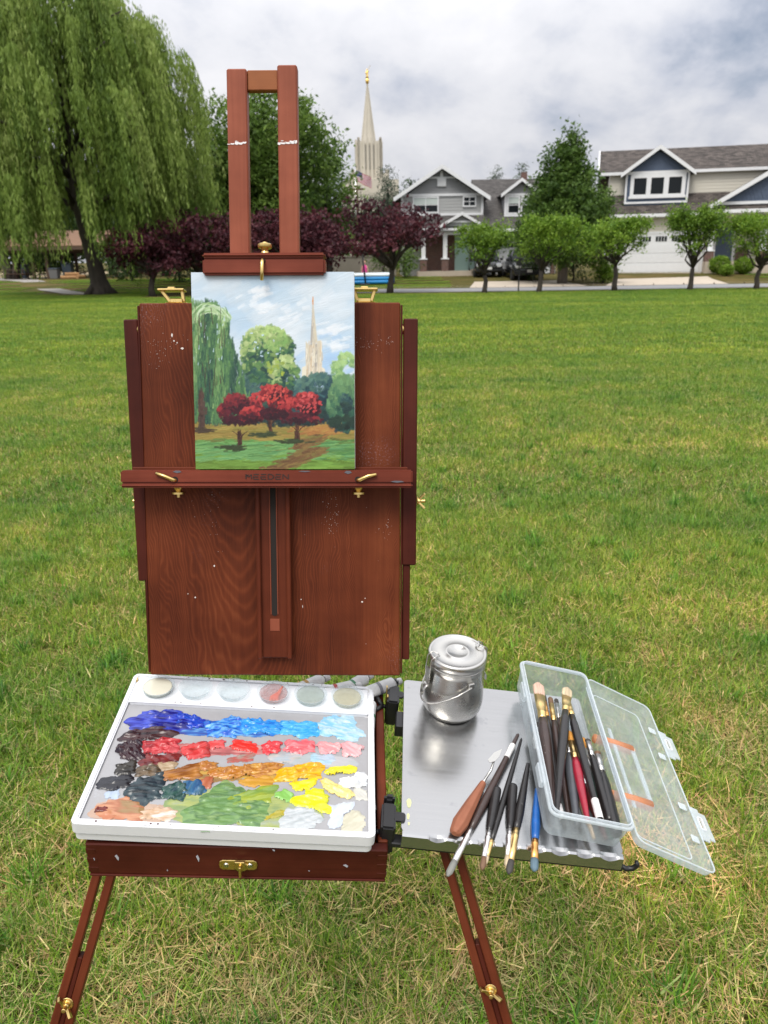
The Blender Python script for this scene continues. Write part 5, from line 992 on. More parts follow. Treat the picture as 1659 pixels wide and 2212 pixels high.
# paint box below
BD, BH = .335, .060
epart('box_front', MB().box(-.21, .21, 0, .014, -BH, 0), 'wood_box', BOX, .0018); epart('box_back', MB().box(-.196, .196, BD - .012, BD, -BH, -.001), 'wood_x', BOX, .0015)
for s in (-1, 1):
    sd = epart('box_side', MB().box(s * .21 - (.014 if s > 0 else 0), s * .21 + (.014 if s < 0 else 0), .0142, BD, -BH, .002), 'wood_y', BOX, .0018)
    for k in range(3): epart('finger_joint', MB().box(s * .196 if s > 0 else -.2101, .2101 if s > 0 else s * .196, -.0004, .0145, -BH + .004 + k * .0185, -BH + .0135 + k * .0185), 'wood_dark', BOX, .0004, parent=sd)
    epart('lid_stay', MB().bar((s * .214, BD - .035, -.02), (s * .214, BD - .03, .040), .006, .0022, (1, 0, 0)), 'brass', BOX, .0005); epart('stay_screw', MB().lathe([(.004, 0), (.0035, .002), (0, .0028)], 12, Matrix.Translation((s * .2152, BD - .033, .02)) @ Matrix.Rotation(R(90 * s), 4, 'Y')), 'brass', BOX, 0, auto=40)
epart('box_floor', MB().box(-.196, .196, .0142, BD - .012, -BH + .002, -BH + .008), 'wood_light', BOX, 0)
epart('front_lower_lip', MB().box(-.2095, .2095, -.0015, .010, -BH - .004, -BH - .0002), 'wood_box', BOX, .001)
lt = MB(); pl = [(-.027, -.034), (-.026, -.0275), (-.022, -.0245), (.022, -.0245), (.026, -.0275), (.027, -.034), (.026, -.0405), (.022, -.0435), (-.022, -.0435), (-.026, -.0405)]
la = epart('front_latch', lt.prism(pl, -.0022, -.0002, 'Y'), 'brass', BOX, .0006)
for s in (-1, 1): epart('latch_screw', MB().lathe([(.0042, 0), (.0035, .0014), (0, .002)], 12, Matrix.Translation((s * .0165, -.0022, -.034)) @ Matrix.Rotation(R(90), 4, 'X')), 'steel', BOX, 0, parent=la, auto=40)
epart('latch_turn', MB().lathe([(.010, 0), (.0095, .0025), (.004, .0035), (0, .0036)], 20, Matrix.Translation((.004, -.0024, -.0345)) @ Matrix.Rotation(R(90), 4, 'X')).bar((.004, -.0085, -.025), (.004, -.0085, -.046), .0035, .011).bar((-.004, -.006, -.024), (.010, -.006, -.024), .006, .004, (0, 1, 0)), 'brass', BOX, .0008, parent=la)
m = MB()
for x, z, w, h in ((-.168, -.026, .006, .012), (-.056, -.024, .005, .014), (.152, -.033, .008, .006), (.05, -.004, .004, .004), (-.10, -.05, .002, .003), (.1, -.045, .002, .002), (-.2, -.03, .002, .006)): m.prism([(x - w / 2, z + h * .3), (x, z + h / 2), (x + w * .4, z), (x + w * .2, z - h / 2)], -.0006, -.0001, 'Y')
epart('paint_mark', m, plain('pale_blue_paint_mark', (.45, .46, .52), .5), BOX, 0)
# legs: two rails with a slot, closed below, with a wing bolt, and the sliding foot
def leg(P0, P1, wside, ext=0.52):
    P0 = Vector(P0); P1 = Vector(P1); d = (P1 - P0).normalized(); side = d.cross(Vector((0, 1, 0))).normalized(); nrm = side.cross(d)
    LM = Matrix(((side.x, nrm.x, -d.x, P0.x), (side.y, nrm.y, -d.y, P0.y), (side.z, nrm.z, -d.z, P0.z), (0, 0, 0, 1)))   # local z points up the leg
    LM = Matrix.LocRotScale(P0, LM.to_3x3().to_quaternion(), None); tot = (P1 - P0).length; W2 = .0165
    l = epart('leg', MB().box(-W2, -W2 + .0125, -.011, .011, -.30, .10), 'wood_z', LM, .0015); epart('leg_rail', MB().box(W2 - .0125, W2, -.011, .011, -.30, .10), 'wood_z', LM, .0015, parent=l)
    epart('leg_lower', MB().box(-W2, W2, -.011, .011, -.47, -.3002), 'wood_z', LM, .0015, parent=l); epart('sliding_foot', MB().box(-.0036, .0036, -.009, .009, -.31, -.125), 'wood_dark', LM, .001, parent=l); epart('foot', MB().box(-.013, .013, -.009, .009, -tot + .01, -.4702), 'wood_z', LM, .0015, parent=l)
    epart('foot_tip', MB().lathe([(.006, -tot - .01), (.011, -tot), (.011, -tot + .012), (0, -tot + .012)], 12), 'rubber', LM, 0, parent=l)
    w = MB().lathe([(.0095, 0), (.0095, .0016), (.0055, .002), (.005, .008), (.0032, .009), (.0032, .018), (0, .0182)], 18, Matrix.Translation((0, .0112 * wside, -.195)) @ Matrix.Rotation(R(-90 * wside), 4, 'X'))
    for q in (-1, 1): w.bar((q * .003, .0112 * wside + wside * .005, -.195 - q * .003), (q * .0125, .0112 * wside + wside * .012, -.195 - q * .012), .004, .0075, (0, 1, 0))
    epart('wing_bolt', w, 'brass', LM, .0006, parent=l); return l
leg((-.434, .950, .715), (-.655, .708, 0.012), -1); leg((.100, .965, .715), (.305, .708, 0.012), -1); leg((-.19, 1.20, .80), (-.19, 1.80, 0.012), 1)
# ------------------------------------------------------------------ the small oil painting, built stroke by stroke
PW, PH = .2525, .3045
CAN = LID @ Matrix.Translation((-.1145, -.0405, .3480))         # canvas frame: x right, z up, painted face at y = 0
pic = empty('oil_painting', None, 'small unframed oil painting of willow, spire and red trees on the easel', 'painting', M=CAN)
cn = MB().box(0, PW, .0008, .016, 0, PH).build('canvas', plain('canvas_edge', (.66, .65, .62), .8, noise=.08, nscale=60, bump=.2, bscale=900), pic, CAN, bevel=.0012)
def painting():
    g = np.random.default_rng(17); A_ = PH / PW; GW = 256; GH = int(GW * A_); IM = np.full((GH, GW, 3), .55); HT = np.zeros((GH, GW))      # paint film: colour and thickness on a fine grid
    def blend(y0, y1, x0, x1, al, col, th):
        IM[y0:y1, x0:x1] = IM[y0:y1, x0:x1] * (1 - al[..., None]) + col * al[..., None]; HT[y0:y1, x0:x1] = HT[y0:y1, x0:x1] * (1 - .6 * al) + th
    def strokes(x, z, ln, wd, ang, col, jit=.10, bend=0.0, al=1.0):
        """strokes in picture units (0..1 across, 0..PH/PW up): soft edged, streaked along by the bristles"""
        n = len(x); col = np.clip(np.asarray(col, float).reshape(-1, 3) * np.ones((n, 3)), 0, 1); col = np.clip(col * (1 + g.normal(0, jit, (n, 1))) + g.normal(0, jit * .12, (n, 3)) * col, 0.002, .95); ph = g.uniform(0, 6.3, n); fq = g.uniform(9, 16, n)
        for i in range(n):
            r = (ln[i] + wd[i]) * .6; x0 = max(0, int((x[i] - r) * GW)); x1 = min(GW, int((x[i] + r) * GW) + 2); zz = (A_ - z[i]); y0 = max(0, int((zz - r) * GW)); y1 = min(GH, int((zz + r) * GW) + 2)
            if x1 <= x0 or y1 <= y0: continue
            X = (np.arange(x0, x1)[None] + .5) / GW - x[i]; Z = z[i] * 0 + (zz - (np.arange(y0, y1)[:, None] + .5) / GW); ca, sa = math.cos(ang[i]), math.sin(ang[i]); t = (X * ca + Z * sa) / ln[i]; q = (-X * sa + Z * ca - bend * ln[i] * (t * t - .1)) / (wd[i] * .62)
            m = np.clip(1.35 * (1 - q * q), 0, 1) * np.clip((.56 - np.abs(t)) * 7, 0, 1); br = .5 + .5 * np.sin(q * fq[i] + ph[i] + 1.5 * np.sin(t * 3)); m = m * al * (.72 + .28 * br) * (1 - .35 * np.clip(t + .2, 0, 1))
            blend(y0, y1, x0, x1, m, col[i] * (1 + .05 * (br[..., None] - .5)), m * (.35 + .65 * br) * (1 - np.clip(q * q, 0, 1) * .5))
    U = g.uniform; A = PH / PW; c = lambda *q: np.array([lin(k) for k in q])
    def pick(pal, n, t=None):
        pal = np.asarray(pal); t = U(0, .999, n) if t is None else np.clip(t, 0, .999); t = t * (len(pal) - 1); i = t.astype(int); f = (t - i)[:, None]; return pal[i] * (1 - f) + pal[np.minimum(i + 1, len(pal) - 1)] * f
    def yy(v): return A - v * A          # v: 0 top .. 1 bottom -> picture z
    # thin underpainting over the whole canvas
    gx, gv = np.meshgrid(np.linspace(0, 1, GW), np.linspace(0, 1, GH)); nz = np.clip(.55 + .16 * np.sin(gx * 7 + gv * 9 + 1) + .12 * np.sin(gx * 13 - gv * 21) + .08 * np.sin(gx * 31 + gv * 17 + 2), 0, .99)
    skyp = c((160, 186, 210), (174, 195, 213), (188, 203, 215), (204, 213, 220)); cs_ = pick(skyp, nz.size, nz.ravel()); gr_ = pick(c((88, 116, 56), (120, 112, 60), (76, 128, 64)), nz.size, nz.ravel()); mid_ = c((42, 70, 66))[0]
    vv = gv.ravel()[:, None]; IM[:] = (cs_ * (vv < .60) + mid_ * ((vv >= .60) & (vv < .77)) + gr_ * (vv >= .77)).reshape(GH, GW, 3)
    # sky
    sky = c((164, 189, 212), (176, 197, 214), (188, 203, 215), (198, 209, 218), (208, 215, 222))
    n = 420; x, v = U(0, 1, n), U(0, .62, n); tone = np.clip(.55 + .2 * np.sin(x * 7 + v * 9 + 1) + .18 * np.sin(x * 13 - v * 21), 0, .99); strokes(x, yy(v), U(.06, .16, n), U(.02, .05, n), U(.15, .7, n), pick(sky, n, tone), .015, al=.55)
    for (cx, cv, rx, rv, k) in ((.45, .10, .1, .02, 14), (.85, .28, .08, .03, 14), (.4, .17, .14, .03, 14), (.9, .36, .08, .02, 12), (.62, .2, .08, .05, 8)): strokes(g.normal(cx, rx * .6, k), yy(g.normal(cv, rv * .6, k)), U(.04, .10, k), U(.014, .03, k), U(.1, .6, k), c((218, 223, 228)), .02, al=.6)
    k = 50; strokes(g.normal(.88, .07, k), yy(g.normal(.46, .05, k)), U(.05, .1, k), U(.02, .04, k), U(.2, .7, k), c((158, 188, 218)), .02, al=.6)
    # ground
    n = 1500; v = U(.74, 1, n); x = U(0, 1, n); f = np.clip((v - .76) / .24, 0, 1); gp = c((98, 98, 54), (90, 126, 66), (100, 148, 82), (72, 116, 62)); tan = c((140, 116, 62), (126, 120, 60), (150, 128, 70))
    q = np.where((f < .35)[:, None], pick(tan, n), pick(gp, n)); q = np.where((v > .92)[:, None], pick(c((92, 122, 48), (110, 150, 66), (84, 110, 40)), n), q)
    strokes(x, yy(v), U(.05, .18, n), U(.008, .02, n), g.normal(0, .10, n), q, .12)
    for k in range(2):
        n = 120; strokes(U(0, 1, n), yy(U(.86, .95, n)), U(.06, .18, n), U(.005, .012, n), g.normal(.03, .08, n), pick(c((62, 108, 62), (116, 160, 96), (84, 138, 90)), n), .1)
    n = 620; t2 = U(0, 1, n)
    pxs = .84 - .36 * t2 + .10 * np.sin(t2 * 3.0) * (t2 > .5) + g.normal(0, .018 + .035 * t2, n); strokes(pxs, yy(.80 + .20 * t2 ** 1.2), U(.03, .08, n), U(.007, .014, n), g.normal(.25, .14, n), pick(c((112, 82, 54), (98, 72, 48), (124, 100, 60), (110, 104, 56)), n), .08)
    n = 90; strokes(g.normal(.80, .07, n), yy(g.normal(.795, .012, n)), U(.04, .1, n), U(.008, .016, n), g.normal(.1, .15, n), pick(c((158, 116, 66), (146, 100, 58), (166, 132, 70)), n), .08)
    # tower
    def poly(pts, cols, y=0):
        X = (np.arange(GW)[None] + .5) / GW; Y = (np.arange(GH)[:, None] + .5) / GH; m = np.ones((GH, GW)); P = [(px, pv) for px, pv in pts]; ar = sum(P[i][0] * P[(i + 1) % 4][1] - P[(i + 1) % 4][0] * P[i][1] for i in range(4)); sg = 1 if ar > 0 else -1
        for i in range(4):
            (ax, av), (bx_, bv) = P[i], P[(i + 1) % 4]; L_ = math.hypot(bx_ - ax, bv - av) + 1e-9; dd = sg * ((bx_ - ax) * (Y - av) - (bv - av) * (X - ax)) / L_; m = m * np.clip(dd * GW * .8 + .6, 0, 1)
        blend(0, GH, 0, GW, m, np.array(cols) * np.ones((GH, GW, 3)), m * .4)
    st = c((196, 188, 168))[0]; sh = c((160, 156, 150))[0]; hi = c((214, 208, 190))[0]
    poly([(.743, .165), (.747, .165), (.752, .355), (.728, .355)], sh, -.0011); poly([(.745, .165), (.749, .165), (.772, .355), (.748, .355)], st, -.0012)
    for k, (a, b_) in enumerate(((.700, .722), (.722, .738), (.738, .755), (.755, .772), (.772, .794))): poly([(a, .345 if k in (0, 4) else .365), (b_, .375 if k == 0 else (.355 if k in (1, 2, 3) else .342)), (b_ + .003, .50), (a - .002, .50)], (st, sh, hi, sh, st)[k] * (1, .96, 1.02, .93, .98)[k], -.0013 - .0001 * k)
    poly([(.676, .478), (.70, .47), (.705, .545), (.672, .545)], hi, -.0015); poly([(.700, .49), (.80, .49), (.812, .545), (.70, .545)], st, -.0016); poly([(.79, .475), (.815, .485), (.822, .535), (.79, .535)], hi, -.0017)
    n = 90; strokes(U(.70, .80, n), yy(U(.36, .53, n)), U(.03, .08, n), U(.005, .009, n), g.normal(1.57, .06, n), pick(c((206, 198, 178), (176, 168, 156), (222, 216, 200), (188, 164, 130)), n), .04); n = 24; strokes(U(.742, .752, n), yy(U(.17, .35, n)), U(.03, .06, n), U(.003, .006, n), g.normal(1.55, .03, n), pick(c((206, 198, 178), (170, 164, 156)), n), .04)
    strokes(np.array([.746, .746, .747]), yy(np.array([.152, .14, .128])), np.array([.03, .022, .012]), np.array([.010, .009, .007]), np.array([1.57, 1.5, 1.7]), c((198, 132, 60)), .05)
    # trees
    def dabs(cx, cv, rx, rv, n, pal, ln=(.02, .05), wd=(.012, .026), ang=(0, 6.3), shell=.15, jit=.12, tone=None):
        a = U(0, 2 * np.pi, n); r = U(shell, 1, n) ** .5; x = cx + rx * r * np.cos(a); v = cv + rv * r * np.sin(a)
        t = np.clip(.5 - .55 * r * np.sin(a) - .2 * r * np.cos(a) + g.normal(0, .22, n), 0, 1) if tone is None else tone
        m = (x > 0) & (x < 1); strokes(x[m], yy(v)[m], U(*ln, n)[m], U(*wd, n)[m], U(*ang, n)[m], pick(pal, n, t)[m], jit)
    G1 = c((34, 62, 62), (46, 84, 66), (84, 122, 72), (134, 160, 96), (170, 186, 130)); dg = c((30, 52, 60), (40, 68, 72), (52, 84, 84), (72, 104, 92))
    dabs(.46, .52, .17, .20, 420, dg, shell=0); dabs(.62, .66, .40, .10, 700, dg, shell=0); dabs(.92, .66, .10, .15, 260, dg, shell=0); dabs(.12, .60, .12, .16, 300, dg, shell=0); dabs(.40, .60, .12, .12, 240, dg); dabs(.18, .70, .22, .06, 200, dg, ang=(-.3, .3)); dabs(.60, .70, .42, .075, 380, c((30, 46, 48), (36, 60, 58), (52, 78, 66)), ang=(-.5, .5))
    dabs(.46, .42, .16, .15, 560, G1, shell=0); dabs(.40, .36, .10, .08, 160, G1); dabs(.53, .38, .09, .09, 170, G1); dabs(.57, .52, .09, .10, 200, G1); dabs(.50, .33, .08, .06, 90, c((110, 150, 84), (166, 190, 120)), ln=(.012, .03)); dabs(.52, .47, .06, .05, 16, c((150, 166, 62), (128, 152, 72)), ln=(.012, .03), shell=0); dabs(.45, .36, .12, .08, 12, c((176, 198, 212)), ln=(.008, .02), wd=(.006, .012))
    dabs(.76, .585, .13, .075, 420, c((26, 48, 58), (38, 66, 76), (58, 92, 92), (84, 116, 104))); dabs(.96, .50, .10, .10, 220, c((66, 108, 82), (112, 152, 100), (160, 190, 126))); dabs(.95, .66, .12, .14, 360, c((38, 72, 64), (60, 100, 76), (98, 134, 92)), ang=(1.2, 1.9)); dabs(.93, .76, .09, .03, 90, c((28, 44, 42), (38, 58, 48)))
    # willow: hanging strokes
    wp = c((36, 64, 58), (56, 92, 66), (86, 124, 76), (124, 156, 100), (168, 190, 140))
    n = 3400; x = g.normal(.13, .11, n); v = U(.16, .74, n); edge = .23 + .12 * (v > .33) * np.minimum(1, (v - .3) * 3) - .10 * np.clip((.25 - v) / .12, 0, 1); m = (x > -.02) & (x < edge); x, v = x[m], v[m]; n = len(x)
    strokes(x, yy(v), U(.03, .09, n), U(.006, .014, n), g.normal(1.57, .14, n), pick(wp, n, np.clip(.40 + .16 * np.sin(x * 38 + v * 3) + .10 * np.sin(x * 90 + v * 14) + g.normal(0, .13, n) - .30 * (v - .3), 0, 1)), .07)
    n = 170; a = U(.15, 3.0, n); strokes(.11 + .12 * np.cos(a) * U(.5, 1.1, n), yy(.185 - .075 * np.sin(a) * U(.4, 1.1, n) + .05), U(.04, .09, n), U(.006, .013, n), a + 1.57 + g.normal(0, .25, n), pick(c((70, 112, 72), (120, 156, 100), (172, 196, 150), (196, 212, 190)), n), .08, bend=.5)
    n = 16; strokes(U(.02, .22, n), yy(U(.22, .46, n)), U(.015, .035, n), U(.003, .007, n), g.normal(1.5, .15, n), c((170, 194, 200)), .06); n = 30; strokes(U(.02, .2, n), yy(U(.2, .62, n)), U(.05, .12, n), U(.003, .006, n), g.normal(1.57, .06, n), c((60, 50, 44)), .1)
    n = 60; strokes(g.normal(.045, .008, n), yy(U(.60, .79, n)), U(.03, .06, n), U(.012, .02, n), g.normal(1.55, .06, n), pick(c((52, 40, 38), (84, 62, 54), (66, 54, 50)), n), .1); n = 40; strokes(g.normal(.05, .03, n), yy(g.normal(.795, .006, n)), U(.03, .06, n), U(.006, .01, n), g.normal(0, .1, n), c((64, 52, 42)), .1)
    # red trees
    RD = c((40, 16, 26), (62, 20, 30), (92, 26, 36), (132, 38, 44), (176, 62, 62)); RD2 = c((40, 18, 28), (62, 22, 34), (92, 30, 40), (128, 42, 48))
    for (cx, cv, tv) in ((.285, .83, .885), (.48, .76, .815), (.645, .80, .855)):
        n = 40; strokes(cx + g.normal(-.005, .006, n) , yy(U(cv - .03, tv, n)), U(.02, .05, n), U(.007, .013, n), g.normal(1.62, .1, n), pick(c((44, 26, 24), (70, 44, 36), (96, 66, 48)), n), .1); n = 40; strokes(cx - .04 + g.normal(0, .04, n), yy(g.normal(tv, .006, n)), U(.03, .07, n), U(.006, .012, n), g.normal(0, .1, n), c((52, 62, 40)), .1)
        for s in (-1, 1): strokes(cx + s * np.array([.012, .03]), yy(np.array([cv - .005, cv - .02])), np.array([.04, .05]), np.array([.006, .005]), s * np.array([.9, .6]) , c((58, 34, 30)), .1)
    kw = dict(ln=(.015, .038), wd=(.010, .022)); dabs(.47, .665, .13, .075, 330, RD, **kw); dabs(.54, .64, .08, .06, 150, RD, **kw); dabs(.49, .60, .07, .035, 110, RD, **kw); dabs(.28, .70, .13, .065, 330, RD2, **kw); dabs(.26, .66, .08, .05, 150, RD2, **kw); dabs(.36, .72, .08, .04, 120, RD, **kw); dabs(.65, .69, .13, .06, 330, RD, **kw); dabs(.70, .655, .08, .05, 180, RD, **kw); dabs(.70, .66, .09, .05, 36, c((180, 62, 64), (192, 86, 86)), ln=(.012, .03), wd=(.008, .016), shell=0); dabs(.50, .615, .085, .045, 36, c((186, 60, 54), (196, 84, 78)), ln=(.012, .03), wd=(.008, .016), shell=0); dabs(.63, .735, .11, .025, 70, RD2[:3], **kw); dabs(.28, .745, .11, .025, 60, RD2[:2], **kw); dabs(.50, .71, .09, .025, 60, RD2[:2], **kw); dabs(.76, .745, .05, .015, 16, RD2, **kw)
    yy_ = .0003 - np.clip(HT, 0, 1.6) * .00034; V = np.stack([gx * PW, yy_, (1 - gv) * PH], -1).reshape(-1, 3); ii = np.arange(GW * GH).reshape(GH, GW); F = np.stack([ii[:-1, :-1], ii[:-1, 1:], ii[1:, 1:], ii[1:, :-1]], -1).reshape(-1, 4)[:, ::-1]
    obj('paint_layer', np_mesh('paint_layer', V, F, M['canvas_paint'], cols=IM.reshape(-1, 3), smooth=True), pic, CAN)
painting()
# ------------------------------------------------------------------ palette tray with paint
PAL = frame((-.225, .8696, .8617), 7.2726, 5.6397, 1.5495)
pal_ = empty('palette_tray', None, 'white plastic palette tray with grey sheet covered in mounds of oil paint', 'palette', M=PAL)
def rrect(x0, x1, y0, y1, r, n=5):
    o = []
    for cx, cy, a0 in ((x1 - r, y1 - r, 0), (x0 + r, y1 - r, 90), (x0 + r, y0 + r, 180), (x1 - r, y0 + r, 270)):
        for k in range(n + 1): a = R(a0 + 90 * k / n); o.append((cx + r * math.cos(a), cy + r * math.sin(a)))
    return o
def rim(x0, x1, y0, y1, r, w, z0, z1):
    """hollow rounded-rectangle wall"""
    a = rrect(x0, x1, y0, y1, r); b = rrect(x0 + w, x1 - w, y0 + w, y1 - w, max(.001, r - w)); n = len(a); m = MB()
    m.v = [Vector((x, y, z0)) for x, y in a] + [Vector((x, y, z1)) for x, y in a] + [Vector((x, y, z1)) for x, y in b] + [Vector((x, y, z0)) for x, y in b]
    for i in range(n):
        j = (i + 1) % n
        for q in range(4): m.f.append((q * n + i, q * n + j, ((q + 1) % 4) * n + j, ((q + 1) % 4) * n + i))
    return m
rim(-.2075, .2075, 0, .3284, .009, .0095, -.020, .001).build('tray_rim', M['white_plastic'], pal_, PAL, bevel=.002, seg=2)
rim(-.2045, .2045, .003, .3254, .008, .012, -.034, -.0205).build('tray_lower_rim', M['white_plastic'], pal_, PAL, bevel=.0015)
MB().prism(rrect(-.197, .197, .0102, .318, .003), -.0335, -.0065).build('tray_base', M['white_plastic'], pal_, PAL)
MB().prism(rrect(-.1972, .1985, .0105, .2515, .001), -.0062, -.0045).build('grey_sheet', M['palette_grey'], pal_, PAL)
MB().prism(rrect(-.1975, .1975, .2525, .3185, .004), -.0062, .0005).build('cup_shelf', M['white_plastic'], pal_, PAL, bevel=.001)
MB().box(-.1975, .1975, .2515, .2565, .0008, .0026).build('divider', M['white_plastic'], pal_, PAL, bevel=.0008)
m = MB(); g = random.Random(4)
for k in range(26):
    x, y = (g.uniform(-.19, .19), g.choice((.0045, .323, .3235, .255))); q = g.uniform(.0006, .0016); m.prism([(x - q, y), (x, y - q), (x + q * 1.6, y), (x, y + q)], .0011, .0017) if y != .255 else m.prism([(x - q, y), (x, y - q), (x + q * 1.6, y), (x, y + q)], .0027, .0032)
m.build('paint_specks', plain('dark_specks', (.08, .03, .03), .6), pal_, PAL)
def vnoise(u, v, seed):
    """smooth value noise, 0..1"""
    T = np.random.default_rng(seed).uniform(0, 1, (64, 64)); iu = np.floor(u).astype(int); iv = np.floor(v).astype(int); fu = u - iu; fv = v - iv; fu = fu * fu * (3 - 2 * fu); fv = fv * fv * (3 - 2 * fv); iu %= 64; iv %= 64
    A = T[iu, iv]; B = T[(iu + 1) % 64, iv]; C = T[iu, (iv + 1) % 64]; D = T[(iu + 1) % 64, (iv + 1) % 64]
    return (A * (1 - fu) + B * fu) * (1 - fv) + (C * (1 - fu) + D * fu) * fv
def paint_dab(poly, cols, h, seed, ang=None, mixs=1.0, peaks=1.0, label=None):
    """a mound of paint inside a ragged outline, pushed about by a knife: ridges along the stroke, colours half mixed"""
    g = np.random.default_rng(seed); P = np.array(poly, float); c0 = P.mean(0); na = 60
    th = np.linspace(0, 2 * np.pi, na, endpoint=False); rad = []
    Q = np.vstack([P, P[:1]])
    for a in th:
        d = np.array([math.cos(a), math.sin(a)]); best = .002
        for i in range(len(P)):
            e = Q[i + 1] - Q[i]; den = d[0] * e[1] - d[1] * e[0]
            if abs(den) < 1e-9: continue
            w = Q[i] - c0; t = (w[0] * e[1] - w[1] * e[0]) / den; s = (w[0] * d[1] - w[1] * d[0]) / den
            if t > 0 and -1e-6 <= s <= 1 + 1e-6: best = max(best, t)
        rad.append(best)
    rad = np.array(rad); rad = (rad + np.roll(rad, 1) + np.roll(rad, -1)) / 3; p_ = g.uniform(0, 6.3, 5); rad = .62 * rad + .38 * (np.roll(rad, 2) + np.roll(rad, -2) + np.roll(rad, 4) + np.roll(rad, -4)) / 4; rad *= 1.10 + .10 * np.sin(th * 2 + p_[0]) + .09 * np.sin(th * 3 + p_[1]) + .08 * np.sin(th * 5 + p_[2]) + .06 * np.sin(th * 8 + p_[3]) + .05 * np.sin(th * 13 + p_[4]) + g.normal(0, .035, na)
    if ang is None:
        u, s, vt = np.linalg.svd(P - c0); ang = math.atan2(vt[0][1], vt[0][0])
    ax = np.array([math.cos(ang), math.sin(ang)]); bx = np.array([-ax[1], ax[0]]); k1, k2, k3, k4 = g.uniform(0, 6, 4); cols = np.array([lin(c) for c in cols]) * .80
    st = .00115; lo = P.min(0) - .012; hi = P.max(0) + .012; X, Y = np.meshgrid(np.arange(lo[0], hi[0], st), np.arange(lo[1], hi[1], st)); ny, nx = X.shape
    pts = np.stack([X, Y], -1).reshape(-1, 2) + g.uniform(-.25, .25, (nx * ny, 2)) * st; e = pts - c0; rr = np.hypot(e[:, 0], e[:, 1]) / np.interp(np.arctan2(e[:, 1], e[:, 0]) % (2 * np.pi), np.append(th, 2 * np.pi), np.append(rad, rad[0]))
    a = e @ ax; b = e @ bx; jn = g.normal(0, 1, len(pts)); wa = a + .004 * np.sin(b * 260 + k1) + .003 * np.sin(b * 610 + k3); wb = b + .005 * np.sin(a * 150 + k2) + .0025 * np.sin(a * 420 + k4)
    sc_ = g.uniform(.75, 1.7); q = lambda u, v, k: vnoise(u / sc_, v / sc_, seed * 7 + k)
    drag = q(a / .016, b / .0030, 1); lump = q(a / .0075, b / .0065, 2); fine = q(a / .006, b / .0016, 3); peak = np.clip(lump - .45, 0, 1) * 1.8; edge = np.clip((1.03 - rr) * 3.6, 0, 1) ** .7
    z = -.0045 + edge * h * (.16 + .34 * drag + .62 * peak * (.5 + drag) + .16 * fine) + .00015
    tt = np.clip(.5 + 1.15 * (q(a / .020, b / .0042, 4) - .5) + .5 * (q(a / .008, b / .0016, 5) - .5) + .5 * (q(a / .012, b / .010, 6) - .5) + (a / (np.abs(a).max() + 1e-6)) * .35, 0, .999) * (len(cols) - 1)
    i = tt.astype(int); f = (tt - i)[:, None]; cc = cols[i] * (1 - f) + cols[np.minimum(i + 1, len(cols) - 1)] * f
    idx = np.arange(nx * ny).reshape(ny, nx); Q4 = np.stack([idx[:-1, :-1], idx[:-1, 1:], idx[1:, 1:], idx[1:, :-1]], -1).reshape(-1, 4); keep = rr[Q4].max(1) < 1.04; Q4 = Q4[keep]; use = np.unique(Q4); mp = np.zeros(nx * ny, int); mp[use] = np.arange(len(use))
    me = np_mesh('paint_dab', np.column_stack([pts, z])[use], mp[Q4], M['paint'], cols=cc[use], smooth=True); o = obj('paint_dab', me, pal_, PAL)
    return o
U1, U2, U3 = (22, 20, 110), (32, 36, 170), (52, 70, 205)
SKYB = [(24, 110, 205), (40, 140, 225), (90, 175, 235)]
